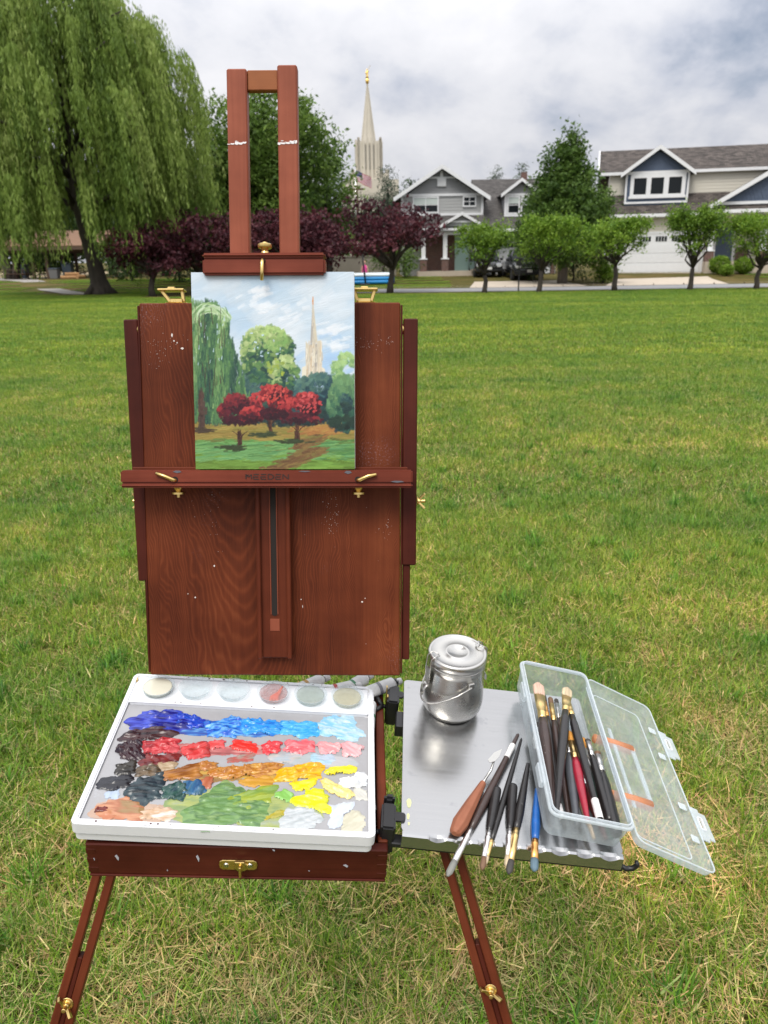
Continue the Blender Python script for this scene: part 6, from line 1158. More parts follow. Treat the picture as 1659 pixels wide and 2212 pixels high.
D_ = '''-0.190 0.229 -0.115 0.240 -0.070 0.213 -0.114 0.195 -0.184 0.196|18,22,100;30,40,165;70,90,205;22,26,120|5
-0.115 0.233 -0.074 0.231 -0.070 0.203 -0.108 0.205|20,50,160;30,80,200;24,40,170|6
-0.070 0.218 -0.005 0.234 0.004 0.196 -0.052 0.185|20,80,185;30,120,215;110,180,235;24,90,200|5
-0.015 0.233 0.055 0.228 0.051 0.200 -0.007 0.198|26,120,220;60,165,240;24,110,205|5
0.055 0.228 0.117 0.233 0.116 0.198 0.054 0.198|40,150,225;95,190,240;60,165,230|3.5
0.117 0.244 0.166 0.250 0.191 0.218 0.184 0.198 0.122 0.203|140,200,235;175,215,235;200,222,228;160,205,230|2.5
-0.191 0.184 -0.123 0.204 -0.111 0.175 -0.188 0.167|40,26,34;70,38,40;52,24,34|5
-0.189 0.155 -0.158 0.172 -0.141 0.131 -0.178 0.129|36,26,40;60,34,40;46,26,36|6
-0.152 0.167 -0.099 0.179 -0.091 0.151 -0.143 0.140|150,24,36;190,44,50;215,90,95|5.5
-0.151 0.135 -0.096 0.143 -0.095 0.126 -0.142 0.111|90,30,34;130,46,44;110,36,36|3.5
-0.091 0.153 -0.057 0.179 -0.044 0.143 -0.085 0.135|190,40,42;215,70,70;165,50,46|5
-0.054 0.177 -0.028 0.179 -0.028 0.163 -0.047 0.156|220,70,70;225,100,100|4
-0.019 0.180 0.021 0.178 0.022 0.157 -0.014 0.159|225,40,32;235,70,60|5
-0.024 0.137 0.027 0.160 0.021 0.138 -0.020 0.131|165,120,110;185,90,82;160,150,140|1.2
0.031 0.181 0.059 0.181 0.061 0.160 0.036 0.153|222,50,58;230,90,95|5
0.066 0.184 0.114 0.188 0.114 0.161 0.065 0.160|232,100,110;240,140,145;228,80,90|4.5
0.118 0.190 0.154 0.181 0.153 0.162 0.121 0.164|238,150,155;242,180,180|4.5
0.155 0.191 0.188 0.183 0.186 0.157 0.158 0.162|240,165,170;242,195,195|5
0.045 0.154 0.095 0.158 0.093 0.141 0.051 0.136|170,180,175;200,190,185;175,190,200|1
0.110 0.159 0.144 0.159 0.142 0.138 0.112 0.140|170,205,220;190,200,215|1.2
-0.179 0.115 -0.152 0.124 -0.145 0.100 -0.172 0.094|36,34,32;58,54,48;28,26,26|5
-0.198 0.084 -0.147 0.096 -0.145 0.075 -0.188 0.062|24,24,28;48,50,58;30,30,36|5
-0.147 0.113 -0.116 0.120 -0.112 0.098 -0.141 0.094|74,62,44;120,100,76;58,48,36|4
-0.117 0.124 -0.092 0.128 -0.092 0.110 -0.111 0.107|165,140,110;190,170,140|3
-0.107 0.103 -0.061 0.128 -0.052 0.100 -0.096 0.087|150,92,36;185,125,60;130,76,30|5
-0.058 0.128 -0.029 0.132 -0.033 0.115 -0.053 0.111|170,100,40;195,140,70|6
-0.039 0.116 0.060 0.137 0.060 0.110 -0.030 0.100|180,112,34;200,140,60;165,98,30;210,160,80|6
0.004 0.100 0.057 0.110 0.054 0.088 0.008 0.085|196,140,50;206,155,60;180,130,60|2.5
0.059 0.123 0.125 0.141 0.129 0.110 0.061 0.101|228,165,20;240,190,30;215,150,24|5
0.131 0.128 0.176 0.140 0.172 0.122 0.133 0.117|240,215,20;245,230,60|5
0.083 0.099 0.118 0.105 0.116 0.086 0.088 0.082|242,215,20;245,225,40|4
0.130 0.110 0.163 0.091 0.179 0.074 0.157 0.072 0.131 0.089|240,215,130;244,225,150;235,200,110|4
0.156 0.108 0.195 0.124 0.193 0.095 0.160 0.091|240,240,238;225,230,232;246,246,244|6
-0.151 0.070 -0.140 0.090 -0.107 0.096 -0.098 0.058 -0.121 0.041 -0.145 0.055|30,36,40;44,58,66;60,78,84;34,46,56|5
-0.101 0.074 -0.078 0.088 -0.065 0.089 -0.070 0.052 -0.094 0.054|36,70,66;56,94,84;40,66,76|5
-0.074 0.088 -0.046 0.094 -0.041 0.068 -0.066 0.060|40,80,125;60,110,150;50,90,110|4
-0.051 0.094 -0.032 0.102 -0.032 0.076 -0.046 0.075|170,90,60;190,120,90|3
-0.059 0.014 -0.038 0.074 0.006 0.087 0.052 0.044 0.049 0.017 -0.015 0.011|104,142,86;126,162,98;88,124,80;142,170,108|2.6
-0.017 0.059 0.059 0.091 0.066 0.085 0.051 0.051 -0.008 0.044|140,160,60;160,175,66;125,155,72|3
0.061 0.068 0.075 0.087 0.089 0.070 0.081 0.059|130,190,90;150,200,110|4
0.080 0.069 0.128 0.085 0.145 0.057 0.144 0.040 0.124 0.048 0.084 0.057|225,225,20;235,235,50;205,215,30|4
0.040 0.022 0.081 0.049 0.086 0.038 0.043 0.020|190,170,40;170,165,80|2
0.067 0.018 0.082 0.045 0.127 0.052 0.131 0.025 0.097 0.010|190,196,198;205,210,212;180,188,190|1.5
0.142 0.053 0.164 0.062 0.185 0.060 0.164 0.043 0.156 0.017 0.144 0.018|205,215,228;215,222,230;200,210,225|2
0.158 0.035 0.191 0.050 0.193 0.021 0.177 0.009 0.160 0.016|205,202,180;212,208,188|2.2
0.175 0.092 0.198 0.089 0.195 0.070 0.179 0.071|205,205,198;215,212,200|1.5
-0.178 0.061 -0.162 0.072 -0.157 0.050 -0.173 0.049|185,200,220;175,190,212|1
-0.172 0.045 -0.140 0.055 -0.117 0.037 -0.120 0.014 -0.171 0.013|190,120,84;205,150,115;175,110,80;160,130,90|2.5
-0.182 0.033 -0.166 0.034 -0.165 0.025 -0.179 0.024|96,26,22;120,40,30|6
-0.123 0.025 -0.102 0.038 -0.067 0.036 -0.080 0.018 -0.117 0.016|215,185,160;200,165,130;235,225,215|2.5'''
SM = '''-0.185 0.212 -0.10 0.222 0.02 0.214 0.10 0.214 0.11 0.204 0.0 0.196 -0.18 0.190|70,80,150;60,110,190;120,170,215|.5
-0.17 0.160 -0.06 0.165 0.05 0.168 0.13 0.172 0.12 0.158 -0.04 0.148 -0.165 0.140|150,90,90;190,110,110;210,160,155|.5
-0.13 0.110 -0.04 0.116 0.06 0.122 0.13 0.122 0.13 0.106 0.0 0.098 -0.12 0.096|150,120,80;190,150,80;205,170,80|.5
-0.08 0.058 0.0 0.070 0.08 0.072 0.14 0.060 0.13 0.036 0.02 0.012 -0.07 0.012|140,160,110;170,180,110;165,175,150|.5
-0.18 0.036 -0.13 0.046 -0.08 0.034 -0.07 0.022 -0.12 0.012 -0.178 0.016|190,160,140;200,175,155|.5
0.05 0.150 0.14 0.156 0.19 0.150 0.18 0.136 0.08 0.132|180,188,190;195,195,198|.5'''
for i, ln in enumerate(SM.split('\n')):
    a, b, h = ln.split('|'); v = list(map(float, a.split())); paint_dab(list(zip(v[::2], v[1::2])), [tuple(map(int, c.split(','))) for c in b.split(';')], float(h) * .001, 700 + i)
for i, ln in enumerate(D_.split('\n')):
    a, b, h = ln.split('|'); v = list(map(float, a.split())); paint_dab(list(zip(v[::2], v[1::2])), [tuple(map(int, c.split(','))) for c in b.split(';')], float(h) * .001 * 1.3, 300 + i)

# six little plastic cups
def cup(label, x, y, fill, streak=None):
    Q = PAL @ Matrix.Translation((x, y, .0006)); t = empty('paint_cup', None, label, 'cup', 'clear plastic cups along the back of the palette', M=Q); r = .0272
    MB().lathe([(.0, .0006), (r * .80, .0006), (r * .84, .0016), (r * .93, .0098), (r * 1.0, .0105), (r * 1.035, .0118), (r * 1.0, .0128), (r * .965, .0120), (r * .89, .0098), (r * .80, .0024), (0, .0022)], 36).build('cup', M['clear'], t, Q, smooth=True)
    if fill: MB().lathe([(0, .0026), (r * .80, .0026), (r * .87, .0085), (r * .80, .0089), (0, .0087)], 32).build('contents', fill, t, Q, smooth=True)
    if streak:
        m = MB()
        for k in range(3): m.tube([(-.004 + .006 * k, -.018, .0042), (-.002 + .004 * k, -.008, .0046), (.006 + .002 * k, .004, .0046), (.014, .016, .010)], [.0012, .0035, .0016, .001], 8)
        m.build('paint_streak', streak, t, Q, smooth=True)
    return t
cup('cup brimful of cloudy cream medium at the left end', -.1576, .2850, plain('cream_medium', (.60, .58, .47), .2)); cup('clear empty cup second from the left end', -.0950, .2865, None); cup('clear empty cup third from the left end', -.0318, .2870, None)
cup('cup smeared with red paint streaks', .0362, .2865, milky('pink_rinse', (.75, .45, .42), .35), plain('salmon_paint', (.72, .20, .14), .3)); cup('cup with faint greenish grey residue', .0988, .2862, milky('greenish_rinse', (.62, .66, .60), .5)); cup('cup with pale yellow film at the right end', .1612, .2862, milky('yellow_rinse', (.72, .68, .52), .6))

# paint tubes and a bottle lying in the box beside and behind the palette
def tube(label, x, y, z, rz, ln, r, band, rx=0):
    Q = BOX @ Matrix.Translation((x, y, z)) @ Matrix.Rotation(R(rz), 4, 'Z') @ Matrix.Rotation(R(rx), 4, 'X'); t = empty('paint_tube', None, label, 'paint tube', 'white paint tubes in the easel box', M=Q)
    m = MB(); m.tube([(0, 0, 0), (0, ln * .2, 0), (0, ln * .6, 0), (0, ln * .82, 0), (0, ln * .83, 0), (0, ln * .9, 0)], [(r * 1.25, .0012), (r * 1.15, r * .55), (r, r * .95), (r, r), (r * .9, r * .9), (r * .35, r * .35)], 16, flat=(1, 0, 0)); m.build('tube_body', M['tube_white'], t, Q, auto=50)
    MB().lathe([(r * .5, ln * .9), (r * .55, ln * .91), (r * .5, ln), (0, ln)], 14, Matrix.Rotation(R(-90), 4, 'X')).build('cap', M['tube_white'], t, Q, auto=40)
    MB().tube([(0, ln * .5, 0), (0, ln * .56, 0)], [(r * 1.05, r * .88), (r * 1.04, r * .92)], 16, flat=(1, 0, 0), caps=False).build('colour_band', band, t, Q)
M['tube_white'] = plain('tube_paint', (.62, .62, .61), .4, noise=.12, nscale=60)
bd = [plain('band_%s' % n, c, .5) for n, c in (('grey', (.2, .2, .22)), ('green', (.05, .2, .1)), ('red', (.4, .04, .03)), ('ochre', (.4, .22, .05)))]
tube('white paint tube lying lengthwise at the right inside of the box', .179, .075, -.004, 2, .15, .0125, bd[0]); tube('crumpled white paint tube behind the first one at the right', .176, .205, .008, -6, .10, .0125, bd[1], 4)
for k, (x, rz, lb) in enumerate(((.155, -60, 'white tube under the lid nearest the right corner'), (.115, -48, 'white tube under the lid, second from the right corner'), (.075, -70, 'white tube under the lid, third from the right corner'), (.03, -55, 'white tube under the lid near the middle'))): tube(lb, x, .300, .016 - .003 * (k % 2), rz, .10, .012, bd[k])
def bottle():
    Q = BOX @ Matrix.Translation((.187, .045, -.045)) @ Matrix.Rotation(R(-90), 4, 'X'); t = empty('small_bottle', None, 'small amber bottle inside the box beside the palette', 'bottle', M=Q)
    MB().lathe([(.0, 0), (.009, 0), (.0095, .002), (.0095, .022), (.005, .028), (.005, .033), (0, .033)], 16).build('glass', milky('amber_glass', (.55, .18, .02), .75), t, Q, smooth=True); MB().lathe([(.006, .033), (.006, .041), (0, .041)], 14).build('cap', M['black'], t, Q, auto=40)
bottle()

# ------------------------------------------------------------------ metal side shelf with clamps
SH = frame((.0168, .8946, .8269), 8.0, 7.1946, -1.4743); SW, SL = .32, .347
sh_ = empty('side_shelf', None, 'grey metal side shelf with notched front lip clamped to the easel box', 'shelf', M=SH)
M['plate_steel'] = plain('brushed_plate', (.42, .42, .42), .22, .95, noise=.045, nscale=14, stretch=(.25, 9, 1), speck=((.33, .33, .34), 12.0, .58, .5))
MB().prism(rrect(0, SW, .008, SL, .008), -.0016, 0).build('plate', M['plate_steel'], sh_, SH, bevel=.0004)
NX = [.052 + .0352 * k for k in range(8)]
def dip(x):
    d = 0
    for c in NX: d = max(d, .0075 * max(0, 1 - abs(x - c) / .0125) ** .55 if abs(x - c) < .0125 else 0)
    return d
m = MB(); xs_ = np.linspace(.002, SW - .002, 160)
for x in xs_: d = dip(x); m.v += [Vector((x, .0085, 0)), Vector((x, .0035, -.0003 - d * .35)), Vector((x, .0005, -.0016 - d * .8)), Vector((x, -.0004, -.021))]
for i in range(len(xs_) - 1):
    for j in range(3): m.f.append((i * 4 + j, i * 4 + j + 1, (i + 1) * 4 + j + 1, (i + 1) * 4 + j))
lip = m.build('front_lip', M['plate_steel'], sh_, SH); md = lip.modifiers.new('thick', 'SOLIDIFY'); md.thickness = .0016; md.offset = 0
for s in (.003, SW - .003): MB().prism([(.002, -.02), (.0095, -.0018), (.05, -.0018), (.03, -.012)], s - .0008, s + .0008, 'X').build('lip_gusset', M['plate_steel'], sh_, SH)
MB().box(-.012, SW + .004, .004, .022, -.031, -.0215).build('front_bracket', M['black'], sh_, SH, bevel=.0015); MB().box(-.012, .006, .23, .268, -.030, -.006).build('rear_bracket', M['black'], sh_, SH, bevel=.0015); MB().box(.006, .22, .24, .255, -.014, -.0022).build('rear_bracket_arm', M['black'], sh_, SH, bevel=.001)
MB().tube([(SW + .002, .012, -.026), (SW + .010, .010, -.030), (SW + .020, .010, -.028), (SW + .025, .010, -.020), (SW + .022, .010, -.014)], [.0035, .004, .004, .0038, .003], 10).build('hook', M['black'], sh_, SH, smooth=True)
def clamp(y, tabx):
    c = MB().box(-.0290, -.0080, y - .030, y + .018, -.048, .006).build('clamp', M['black'], sh_, SH, bevel=.003, seg=2); MB().box(-.0265, -.0105, y + .0185, y + .031, -.03, .012).build('clamp_jaw', M['black'], c, SH, bevel=.004, seg=2)
    MB().prism(rrect(-.012, .006 if tabx else .000, y - .012, y + .004, .005), -.001, .0035).build('release_tab', M['black'], c, SH, bevel=.0008)
    w = MB().tube([(-.029, y - .02, -.014), (-.037, y - .022, -.012)], .0035, 8)
    for q in (-1, 1): w.tube([(-.036, y - .022, -.012), (-.047, y - .022 + q * .012, -.008 + q * .004)], [.0045, .0038], 8)
    w.build('wing_screw', M['black'], c, SH, smooth=True)
clamp(.035, True); clamp(.305, False)
m = MB()
for (x, y, w, h) in ((.011, .060, .007, .018), (.010, .035, .004, .012), (.011, .022, .003, .006)): m.prism([(x + w * .5 * math.cos(a) * (1 + .2 * math.sin(3 * a)), y + h * .5 * math.sin(a)) for a in np.linspace(0, 6.1, 10)], .0001, .0004)
m.build('paint_stain', plain('yellow_green_stain', (.58, .62, .30), .6), sh_, SH)

# ------------------------------------------------------------------ stainless pot
def pot():
    Q = SH @ Matrix.Translation((.083, .283, .0006)) @ Matrix.Rotation(R(-3), 4, 'Y') @ Matrix.Scale(1.08, 4); t = empty('brush_washer_pot', None, 'stainless steel brush washing pot with clipped lid and wire handle', 'pot', M=Q)
    H = .112
    MB().lathe([(0, .0), (.036, .0), (.041, .003), (.0465, .013), (.0480, .024), (.0478, .034), (.0466, .05), (.0450, .068), (.0438, .085), (.0436, .094), (.0452, .0955), (.0452, .0975), (.0425, .0975), (0, .096)], 48).build('body', M['steel'], t, Q, smooth=True)
    MB().lathe([(.0440, .0978), (.0458, .0985), (.0458, .1085), (.0450, .1115), (.0425, .1125), (.0405, .1115), (.0395, .1105), (.020, .1105), (.019, .1118), (.0155, .1118), (.0145, .1100), (0, .1100)], 48).build('lid', M['steel'], t, Q, smooth=True)
    for a0 in (205, 25):
        a = R(a0); u = Vector((math.cos(a), math.sin(a), 0)); v = Vector((-u.y, u.x, 0)); z = Vector((0, 0, 1))
        P = lambda r, s, h: u * r + v * s + z * h
        c = MB().bar(P(.0495, 0, .060), P(.0475, 0, .092), .012, .0022, tuple(u)).build('clip', M['steel'], t, Q, bevel=.0006)
        MB().tube([P(.049, -.006, .068), P(.0495, -.0068, .09), P(.0482, -.0068, .111), P(.040, -.0068, .1165), P(.034, -.0045, .1135), P(.033, 0, .113), P(.034, .0045, .1135), P(.040, .0068, .1165), P(.0482, .0068, .111), P(.0495, .0068, .09), P(.049, .006, .068)], .0011, 6).build('clip_wire', M['steel'], c, Q, smooth=True)
        MB().tube([P(.0495, 0, .064), P(.0550, 0, .056), P(.0570, 0, .044)], [(.006, .001), (.0065, .001), (.004, .001)], 10, flat=tuple(v)).build('clip_lever', M['steel'], c, Q, smooth=True)
    E0 = Vector((.0452 * math.cos(R(-62)), .0452 * math.sin(R(-62)), .077)); E1 = Vector((.0452 * math.cos(R(118)), .0452 * math.sin(R(118)), .077))
    for e in (E0, E1): d = Vector((e.x, e.y, 0)).normalized(); MB().bar(e - d * .001, e + d * .003, .010, .012, (0, 0, 1)).build('handle_lug', M['steel'], t, Q, bevel=.0008)
    sd = Vector((-.6, -.45, 0)).normalized(); pts = []
    for k in range(17):
        f = k / 16; b = E0.lerp(E1, f); s = math.sin(math.pi * f) ** .62; pts.append(b + Vector((b.x, b.y, 0)).normalized() * .004 * (1 - s) + sd * .062 * s + Vector((0, 0, -.034 * s)))
    MB().tube(pts, .0014, 8).build('wire_handle', M['steel'], t, Q, smooth=True)
pot()
# ------------------------------------------------------------------ brushes
HB = {n: plain('handle_' + n, c, r, coat=.15, noise=.2, nscale=60, speck=((.45, .42, .38), 260.0, .66, .6)) for n, c, r in (('black', (.014, .012, .012), .3), ('brown', (.045, .026, .022), .35), ('blue', (.01, .10, .36), .3), ('red', (.30, .012, .03), .3), ('grey', (.07, .075, .085), .4), ('green', (.01, .11, .07), .35), ('maroon', (.09, .015, .015), .35), ('pale', (.62, .45, .28), .5))}
FE = {'gold': plain('gold_ferrule', (.80, .58, .25), .3, 1.0, noise=.1, nscale=80, speck=((.3, .25, .2), 150.0, .60, .6)), 'silver': plain('silver_ferrule', (.70, .68, .66), .28, 1.0, noise=.1, nscale=80), 'copper': plain('copper_ferrule', (.80, .42, .14), .3, 1.0)}
BR = {n: plain('bristle_' + n, c, .7, noise=.4, nscale=300, stretch=(1, .05, 1)) for n, c in (('grey', (.20, .20, .18)), ('brown', (.16, .09, .05)), ('cream', (.50, .40, .26)), ('orange', (.62, .27, .04)), ('dark', (.05, .045, .04)), ('blue', (.10, .16, .20)), ('pink', (.62, .42, .32)))}
WL = plain('white_label', (.72, .70, .68), .5, noise=.3, nscale=120)
def brush(label, Fm, tip, end, r, handle, ferr, bris, fl=.045, bl=.022, flat=1.0, lab=None, group='paint brushes lying on the metal shelf', wide=1.0, fan=False, grip=False):
    """tip = end of the bristles, end = end of the handle, both in the frame Fm"""
    a = Fm @ Vector(tip); b = Fm @ Vector(end); d = (b - a).normalized(); up = Fm.to_3x3() @ Vector((0, 0, 1)); side = d.cross(up).normalized(); nz = side.cross(d).normalized(); L = (b - a).length
    if nz.dot(up) < 0: nz = -nz; side = -side
    Q = Matrix(((side.x, d.x, nz.x, a.x), (side.y, d.y, nz.y, a.y), (side.z, d.z, nz.z, a.z), (0, 0, 0, 1))); t = empty('paint_brush', None, label, 'paint brush', group, M=Q)
    rf = r * .82
    if fan: MB().tube([(0, 0, 0), (0, bl * .5, 0), (0, bl, 0)], [(r * wide * 2.2, .0012), (r * wide * 1.7, .002), (r * wide, .0028)], 14, flat=(1, 0, 0)).build('bristles', BR[bris], t, Q, smooth=True)
    else: MB().tube([(0, 0, 0), (0, bl * .25, 0), (0, bl * .7, 0), (0, bl * 1.05, 0)], [(rf * .35 * wide, rf * .3), (rf * 1.0 * wide, rf * .75 * flat), (rf * 1.05 * wide, rf * .9 * flat), (rf * .95 * wide, rf * .8 * flat)], 14, flat=(1, 0, 0)).build('bristles', BR[bris], t, Q, smooth=True)
    f = MB().tube([(0, bl, 0), (0, bl + fl * .45, 0), (0, bl + fl * .72, 0), (0, bl + fl * .74, 0), (0, bl + fl * .78, 0), (0, bl + fl * .80, 0), (0, bl + fl * .86, 0), (0, bl + fl * .88, 0), (0, bl + fl, 0)], [(rf * wide, rf * .8 * flat), (rf * (1 + wide) / 2, rf * .92), rf, rf * 1.1, rf * 1.1, rf * .98, rf * 1.1, rf, rf * 1.02], 16, flat=(1, 0, 0)).build('ferrule', FE[ferr], t, Q, smooth=True)
    s = bl + fl - .001; q = L - s
    rr = [r * .85, r * 1.05, r * 1.22, r * 1.05, r * .8, r * .62, r * .55, r * .25] if not grip else [r * .7, r * 1.0, r * 1.3, r * 1.45, r * 1.5, r * 1.5, r * 1.35, r * .6]
    MB().tube([(0, s, 0), (0, s + q * .1, 0), (0, s + q * .25, 0), (0, s + q * .5, 0), (0, s + q * .75, 0), (0, s + q * .93, 0), (0, s + q * .985, 0), (0, L, 0)], rr, 14).build('handle', HB[handle], t, Q, smooth=True)
    if lab: MB().tube([(0, L * lab[0], 0), (0, L * lab[1], 0)], r * (.9 if lab[0] > .6 else 1.15), 14, caps=False).build('printed_label', WL, t, Q, smooth=True)
    return t
brush('dark brown brush with white label and grey bristles, lying across the shelf', SH, (.064, -.058, -.001), (.190, .216, .017), .0052, 'brown', 'silver', 'grey', .062, .026, lab=(.80, .905), wide=1.1)
brush('short thick black brush with silver ferrule beside the palette knife', SH, (.1120, -.043, .000), (.1445, .099, .0085), .0050, 'black', 'silver', 'brown', .045, .020, grip=True)
brush('long slim black brush with short gold ferrule', SH, (.1163, -.034, .000), (.1955, .211, .0125), .0040, 'black', 'gold', 'cream', .030, .014)
brush('short thick black brush second from the palette knife', SH, (.1470, -.035, .000), (.1703, .109, .0085), .0050, 'black', 'silver', 'cream', .045, .018, grip=True)
brush('long black brush with wide gold ferrule and dark tip', SH, (.1480, -.046, .001), (.2000, .158, .0105), .0058, 'black', 'gold', 'dark', .056, .022)
brush('blue handled brush with copper ferrule, half under the plastic tub', SH, (.1840, -.038, .002), (.2080, .1100, .0065), .0056, 'blue', 'copper', 'blue', .034, .020, wide=1.2)
def knife():
    a = SH @ Vector((.0745, .004, .010)); b = SH @ Vector((.1235, .1055, .010)); d = (b - a).normalized(); up = SH.to_3x3() @ Vector((0, 0, 1)); s = d.cross(up).normalized(); nz = s.cross(d)
    Q = Matrix(((s.x, d.x, nz.x, a.x), (s.y, d.y, nz.y, a.y), (s.z, d.z, nz.z, a.z), (0, 0, 0, 1))); t = empty('palette_knife', None, 'palette knife with reddish wooden handle and cranked steel blade', 'palette knife', M=Q); L = (b - a).length
    m = MB(); S = [(0, .0035, .004), (.004, .0085, .0075), (.022, .0115, .0095), (L * .55, .0090, .0085), (L, .0048, .0055)]
    for y, w, h in S: m.v += [Vector(p) for p in [(-w, y, -h * .55), (-w * .55, y, -h), (w * .55, y, -h), (w, y, -h * .55), (w, y, h * .35), (w * .45, y, h), (-w * .45, y, h), (-w, y, h * .35)]]
    for i in range(len(S) - 1):
        for j in range(8): m.f.append((i * 8 + j, i * 8 + (j + 1) % 8, (i + 1) * 8 + (j + 1) % 8, (i + 1) * 8 + j))
    m.f += [tuple(reversed(range(8))), tuple(32 + j for j in range(8))]
    m.build('handle', wood('knife_timber', 'Y', (.24, .085, .045), (.33, .13, .075), (.40, .18, .11), coat=0), t, Q, bevel=.0006)
    MB().tube([(0, L - .002, 0), (0, L + .012, .0005), (.003, L + .022, .010), (.0015, L + .034, .016), (-.004, L + .044, .017)], [.0026, .0022, .0019, .0018, .002], 8).build('shank', M['steel'], t, Q, smooth=True)
    MB().prism([(-.007, L + .030), (-.002, L + .026), (.004, L + .034), (.006, L + .046), (.004, L + .064), (-.004, L + .05)], .0145, .0152).build('blade', M['steel'], t, Q @ Matrix.Rotation(R(2), 4, 'X'))
knife()

# ------------------------------------------------------------------ open plastic tub full of brushes
TB = SH @ frame((.1958, .0051, .0166), 0, 7.0, .16); TW, TL, TH = .1195, .3425, .0516
tub = empty('brush_tub', None, 'open translucent plastic tub with hinged lid, holding brushes on the shelf', 'box', M=TB)
def shell(name, x0, x1, y0, y1, z0, z1, r, tap, th, mat, Fm, parent, floor=True, floor_top=False):
    """thin walled rounded box with a draft angle; z0 floor, z1 open rim"""
    n = 6; m = MB(); A = rrect(x0 + tap, x1 - tap, y0 + tap, y1 - tap, r, n); B = rrect(x0, x1, y0, y1, r, n); k = len(A)
    r2 = abs(z1 - z0) * .14; A2 = rrect(x0 + tap + r2, x1 - tap - r2, y0 + tap + r2, y1 - tap - r2, max(.002, r - r2), n); sg = 1 if z1 > z0 else -1
    m.v = [Vector((x, y, z0)) for x, y in A2] + [Vector((x, y, z0 + sg * r2)) for x, y in A] + [Vector((x, y, z1)) for x, y in B]
    for q in range(2):
        for i in range(k): j = (i + 1) % k; m.f.append((q * k + i, q * k + j, (q + 1) * k + j, (q + 1) * k + i))
    if floor: m.f.append(tuple(reversed(range(k))))
    return m.build(name, mat, parent, Fm, smooth=False, auto=35)
shell('tub_body', 0, TW, 0, TL, 0, TH, .012, .0045, .001, M['tub'], TB, tub)
rim(-.003, TW + .003, -.003, TL + .003, .014, .0045, TH - .004, TH + .001).build('tub_rim', M['tub_rim'], tub, TB, bevel=.001)
rim(.001, TW - .001, .001, TL - .001, .012, .0016, TH + .001, TH + .0045).build('tub_inner_rim', M['tub_rim'], tub, TB)
for y in (.06, .25): MB().box(-.005, .0012, y, y + .04, TH - .016, TH - .004).build('latch_catch', M['tub_rim'], tub, TB, bevel=.001)
LDM = TB @ Matrix.Translation((TW + .005, -.010, TH - .008)) @ Matrix.Rotation(R(15.2), 4, 'Y'); LW, LL = .1375, .3565
ld = shell('lid', .002, LW, 0, LL, -.013, .0, .013, .002, .001, milky('milky_lid', (0.76, 0.82, 0.85), 0.44, 0.25), LDM, tub); rim(.001, LW + .001, -.001, LL + .001, .014, .0022, -.001, .0012).build('lid_rim', M['tub_rim'], ld, LDM, bevel=.0006)
rim(.016, LW - .022, .022, LL - .022, .01, .0018, -.0128, -.0118).build('lid_step', M['tub_rim'], ld, LDM)
MB().box(-.006, .003, .03, LL - .03, -.003, .0006).build('hinge_strip', M['tub_rim'], ld, LDM, bevel=.0008)
for y in (.062, .232):
    # latch tab with a slot
    P = rrect(LW + .001, LW + .027, y, y + .062, .008); m = MB(); a, b, c, d = LW + .008, LW + .015, y + .022, y + .044
    m.box(LW - .001, a, y, y + .062, -.001, .001).box(b, LW + .027, y + .006, y + .056, -.001, .001).box(a, b, y, c, -.001, .001).box(a, b, d, y + .062, -.001, .001)
    tb = m.build('latch_tab', M['tub_rim'], ld, LDM); rim(a - .0012, b + .0012, c - .0012, d + .0012, .002, .0014, -.0015, .0022).build('slot_rim', M['white_plastic'], tb, LDM)
    for q in (y - .006, y + .056): MB().box(LW - .016, LW - .002, q, q + .012, -.006, -.0035).build('tab_rib', M['tub_rim'], tb, LDM, bevel=.001)
hd = MB(); hy0, hy1 = .105, .225
MB().box(.030, .036, hy0 - .02, hy1 + .03, -.0155, -.0135).box(.068, .076, hy0, hy1, -.0155, -.0135).build('handle_recess', M['tub_rim'], ld, LDM)
for y in (hy0, hy1): MB().tube([(-.004, y - .01, -.018), (.04, y, -.018), (.072, y + .004, -.018)], [.0075, .0078, .0085], 10).build('handle_arm', M['handle_peach'], ld, LDM, smooth=True)
MB().lathe([(0, 0), (.005, 0), (.005, .004), (0, .004)], 12, Matrix.Translation((.074, hy1 + .004, -.018))).build('handle_pin', plain('orange_pin', (.85, .35, .03), .4), ld, LDM)
GT = 'brushes standing in the plastic tub'
def tbrush(label, tip, end, r, handle, ferr, bris, **k): return brush(label, TB, tip, end, r, handle, ferr, bris, group=GT, **k)
tbrush('wide brush with big gold ferrule and wrapped pinkish bristles, far left in the tub', (.0375, .325, .026), (.024, .050, .012), .0082, 'brown', 'gold', 'pink', fl=.058, bl=.034, wide=1.5)
tbrush('flat brush with worn bristles whose spattered black handle crosses the tub', (.0880, .318, .034), (.0170, .024, .034), .0068, 'black', 'gold', 'cream', fl=.044, bl=.026, wide=1.6, flat=.5)
tbrush('slim black brush with orange ferrule just right of the widest one', (.0500, .312, .014), (.0360, .060, .009), .0048, 'black', 'copper', 'dark', fl=.04, bl=.02)
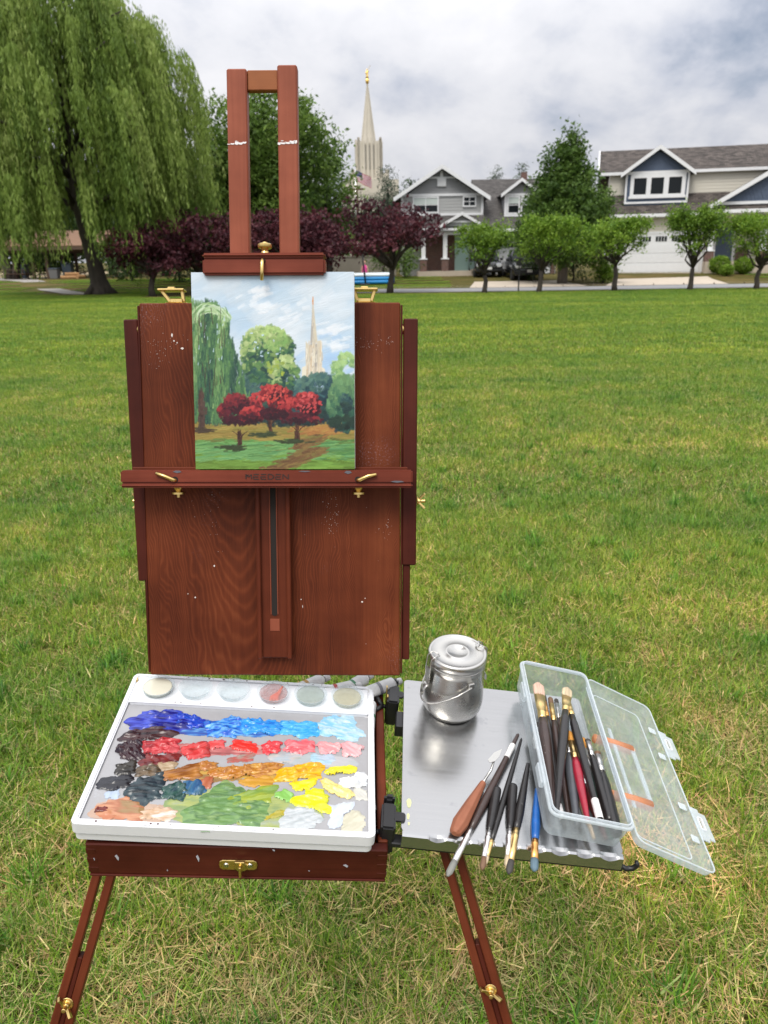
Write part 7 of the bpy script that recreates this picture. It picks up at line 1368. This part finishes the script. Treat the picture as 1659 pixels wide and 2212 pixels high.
tbrush('dark brush with pale wooden ferrule, third from the left in the tub', (.0600, .305, .016), (.0470, .040, .009), .0056, 'brown', 'gold', 'brown', fl=.045, bl=.018)
tbrush('thin dark brush with silver ferrule in the middle of the tub', (.0740, .312, .010), (.0545, .050, .008), .0046, 'brown', 'silver', 'dark', fl=.04, bl=.014)
tbrush('black brush with white label end, slanting right over the others', (.0838, .290, .030), (.0770, .0150, .041), .0062, 'black', 'gold', 'cream', fl=.034, bl=.012, lab=(.86, .995))
tbrush('bright red handled brush with gold ferrule and round tan tip', (.0745, .212, .026), (.0615, .0150, .034), .0062, 'red', 'gold', 'orange', fl=.042, bl=.026)
tbrush('thick grey handled brush with steel ferrule left of the red one', (.0735, .218, .018), (.0500, .0160, .022), .0070, 'grey', 'silver', 'grey', fl=.046, bl=.010)
tbrush('brush with wide orange bristles and silver ferrule, green handle', (.1000, .212, .018), (.1050, .0140, .012), .0060, 'green', 'silver', 'orange', fl=.055, bl=.024, wide=2.1, flat=.5)
tbrush('black brush with fine silver tip beside the orange bristles', (.1005, .196, .030), (.1040, .0340, .022), .0056, 'black', 'silver', 'dark', fl=.030, bl=.006, grip=True)
tbrush('black brush with slender silver ferrule against the right wall of the tub', (.1120, .172, .030), (.1080, .0120, .022), .0062, 'black', 'silver', 'brown', fl=.034, bl=.008, grip=True)
tbrush('maroon handled brush lying low under the red one', (.0800, .165, .010), (.0980, .0150, .008), .0062, 'maroon', 'silver', 'brown', fl=.04, bl=.014)
tbrush('pale wood handled brush near the front wall of the tub', (.0660, .150, .009), (.0800, .0120, .007), .0044, 'pale', 'silver', 'cream', fl=.03, bl=.014)
tbrush('black brush with white label end at the left front of the tub', (.0300, .240, .008), (.0360, .0160, .010), .0050, 'black', 'silver', 'dark', fl=.04, bl=.014, lab=(.80, .93))
tbrush('dark brush lying along the left wall of the tub', (.0180, .230, .009), (.0140, .0200, .008), .0050, 'black', 'silver', 'blue', fl=.04, bl=.02)
tbrush('slender dark brush beneath the thick grey one', (.0560, .200, .007), (.0620, .0180, .006), .0042, 'black', 'gold', 'brown', fl=.03, bl=.014)
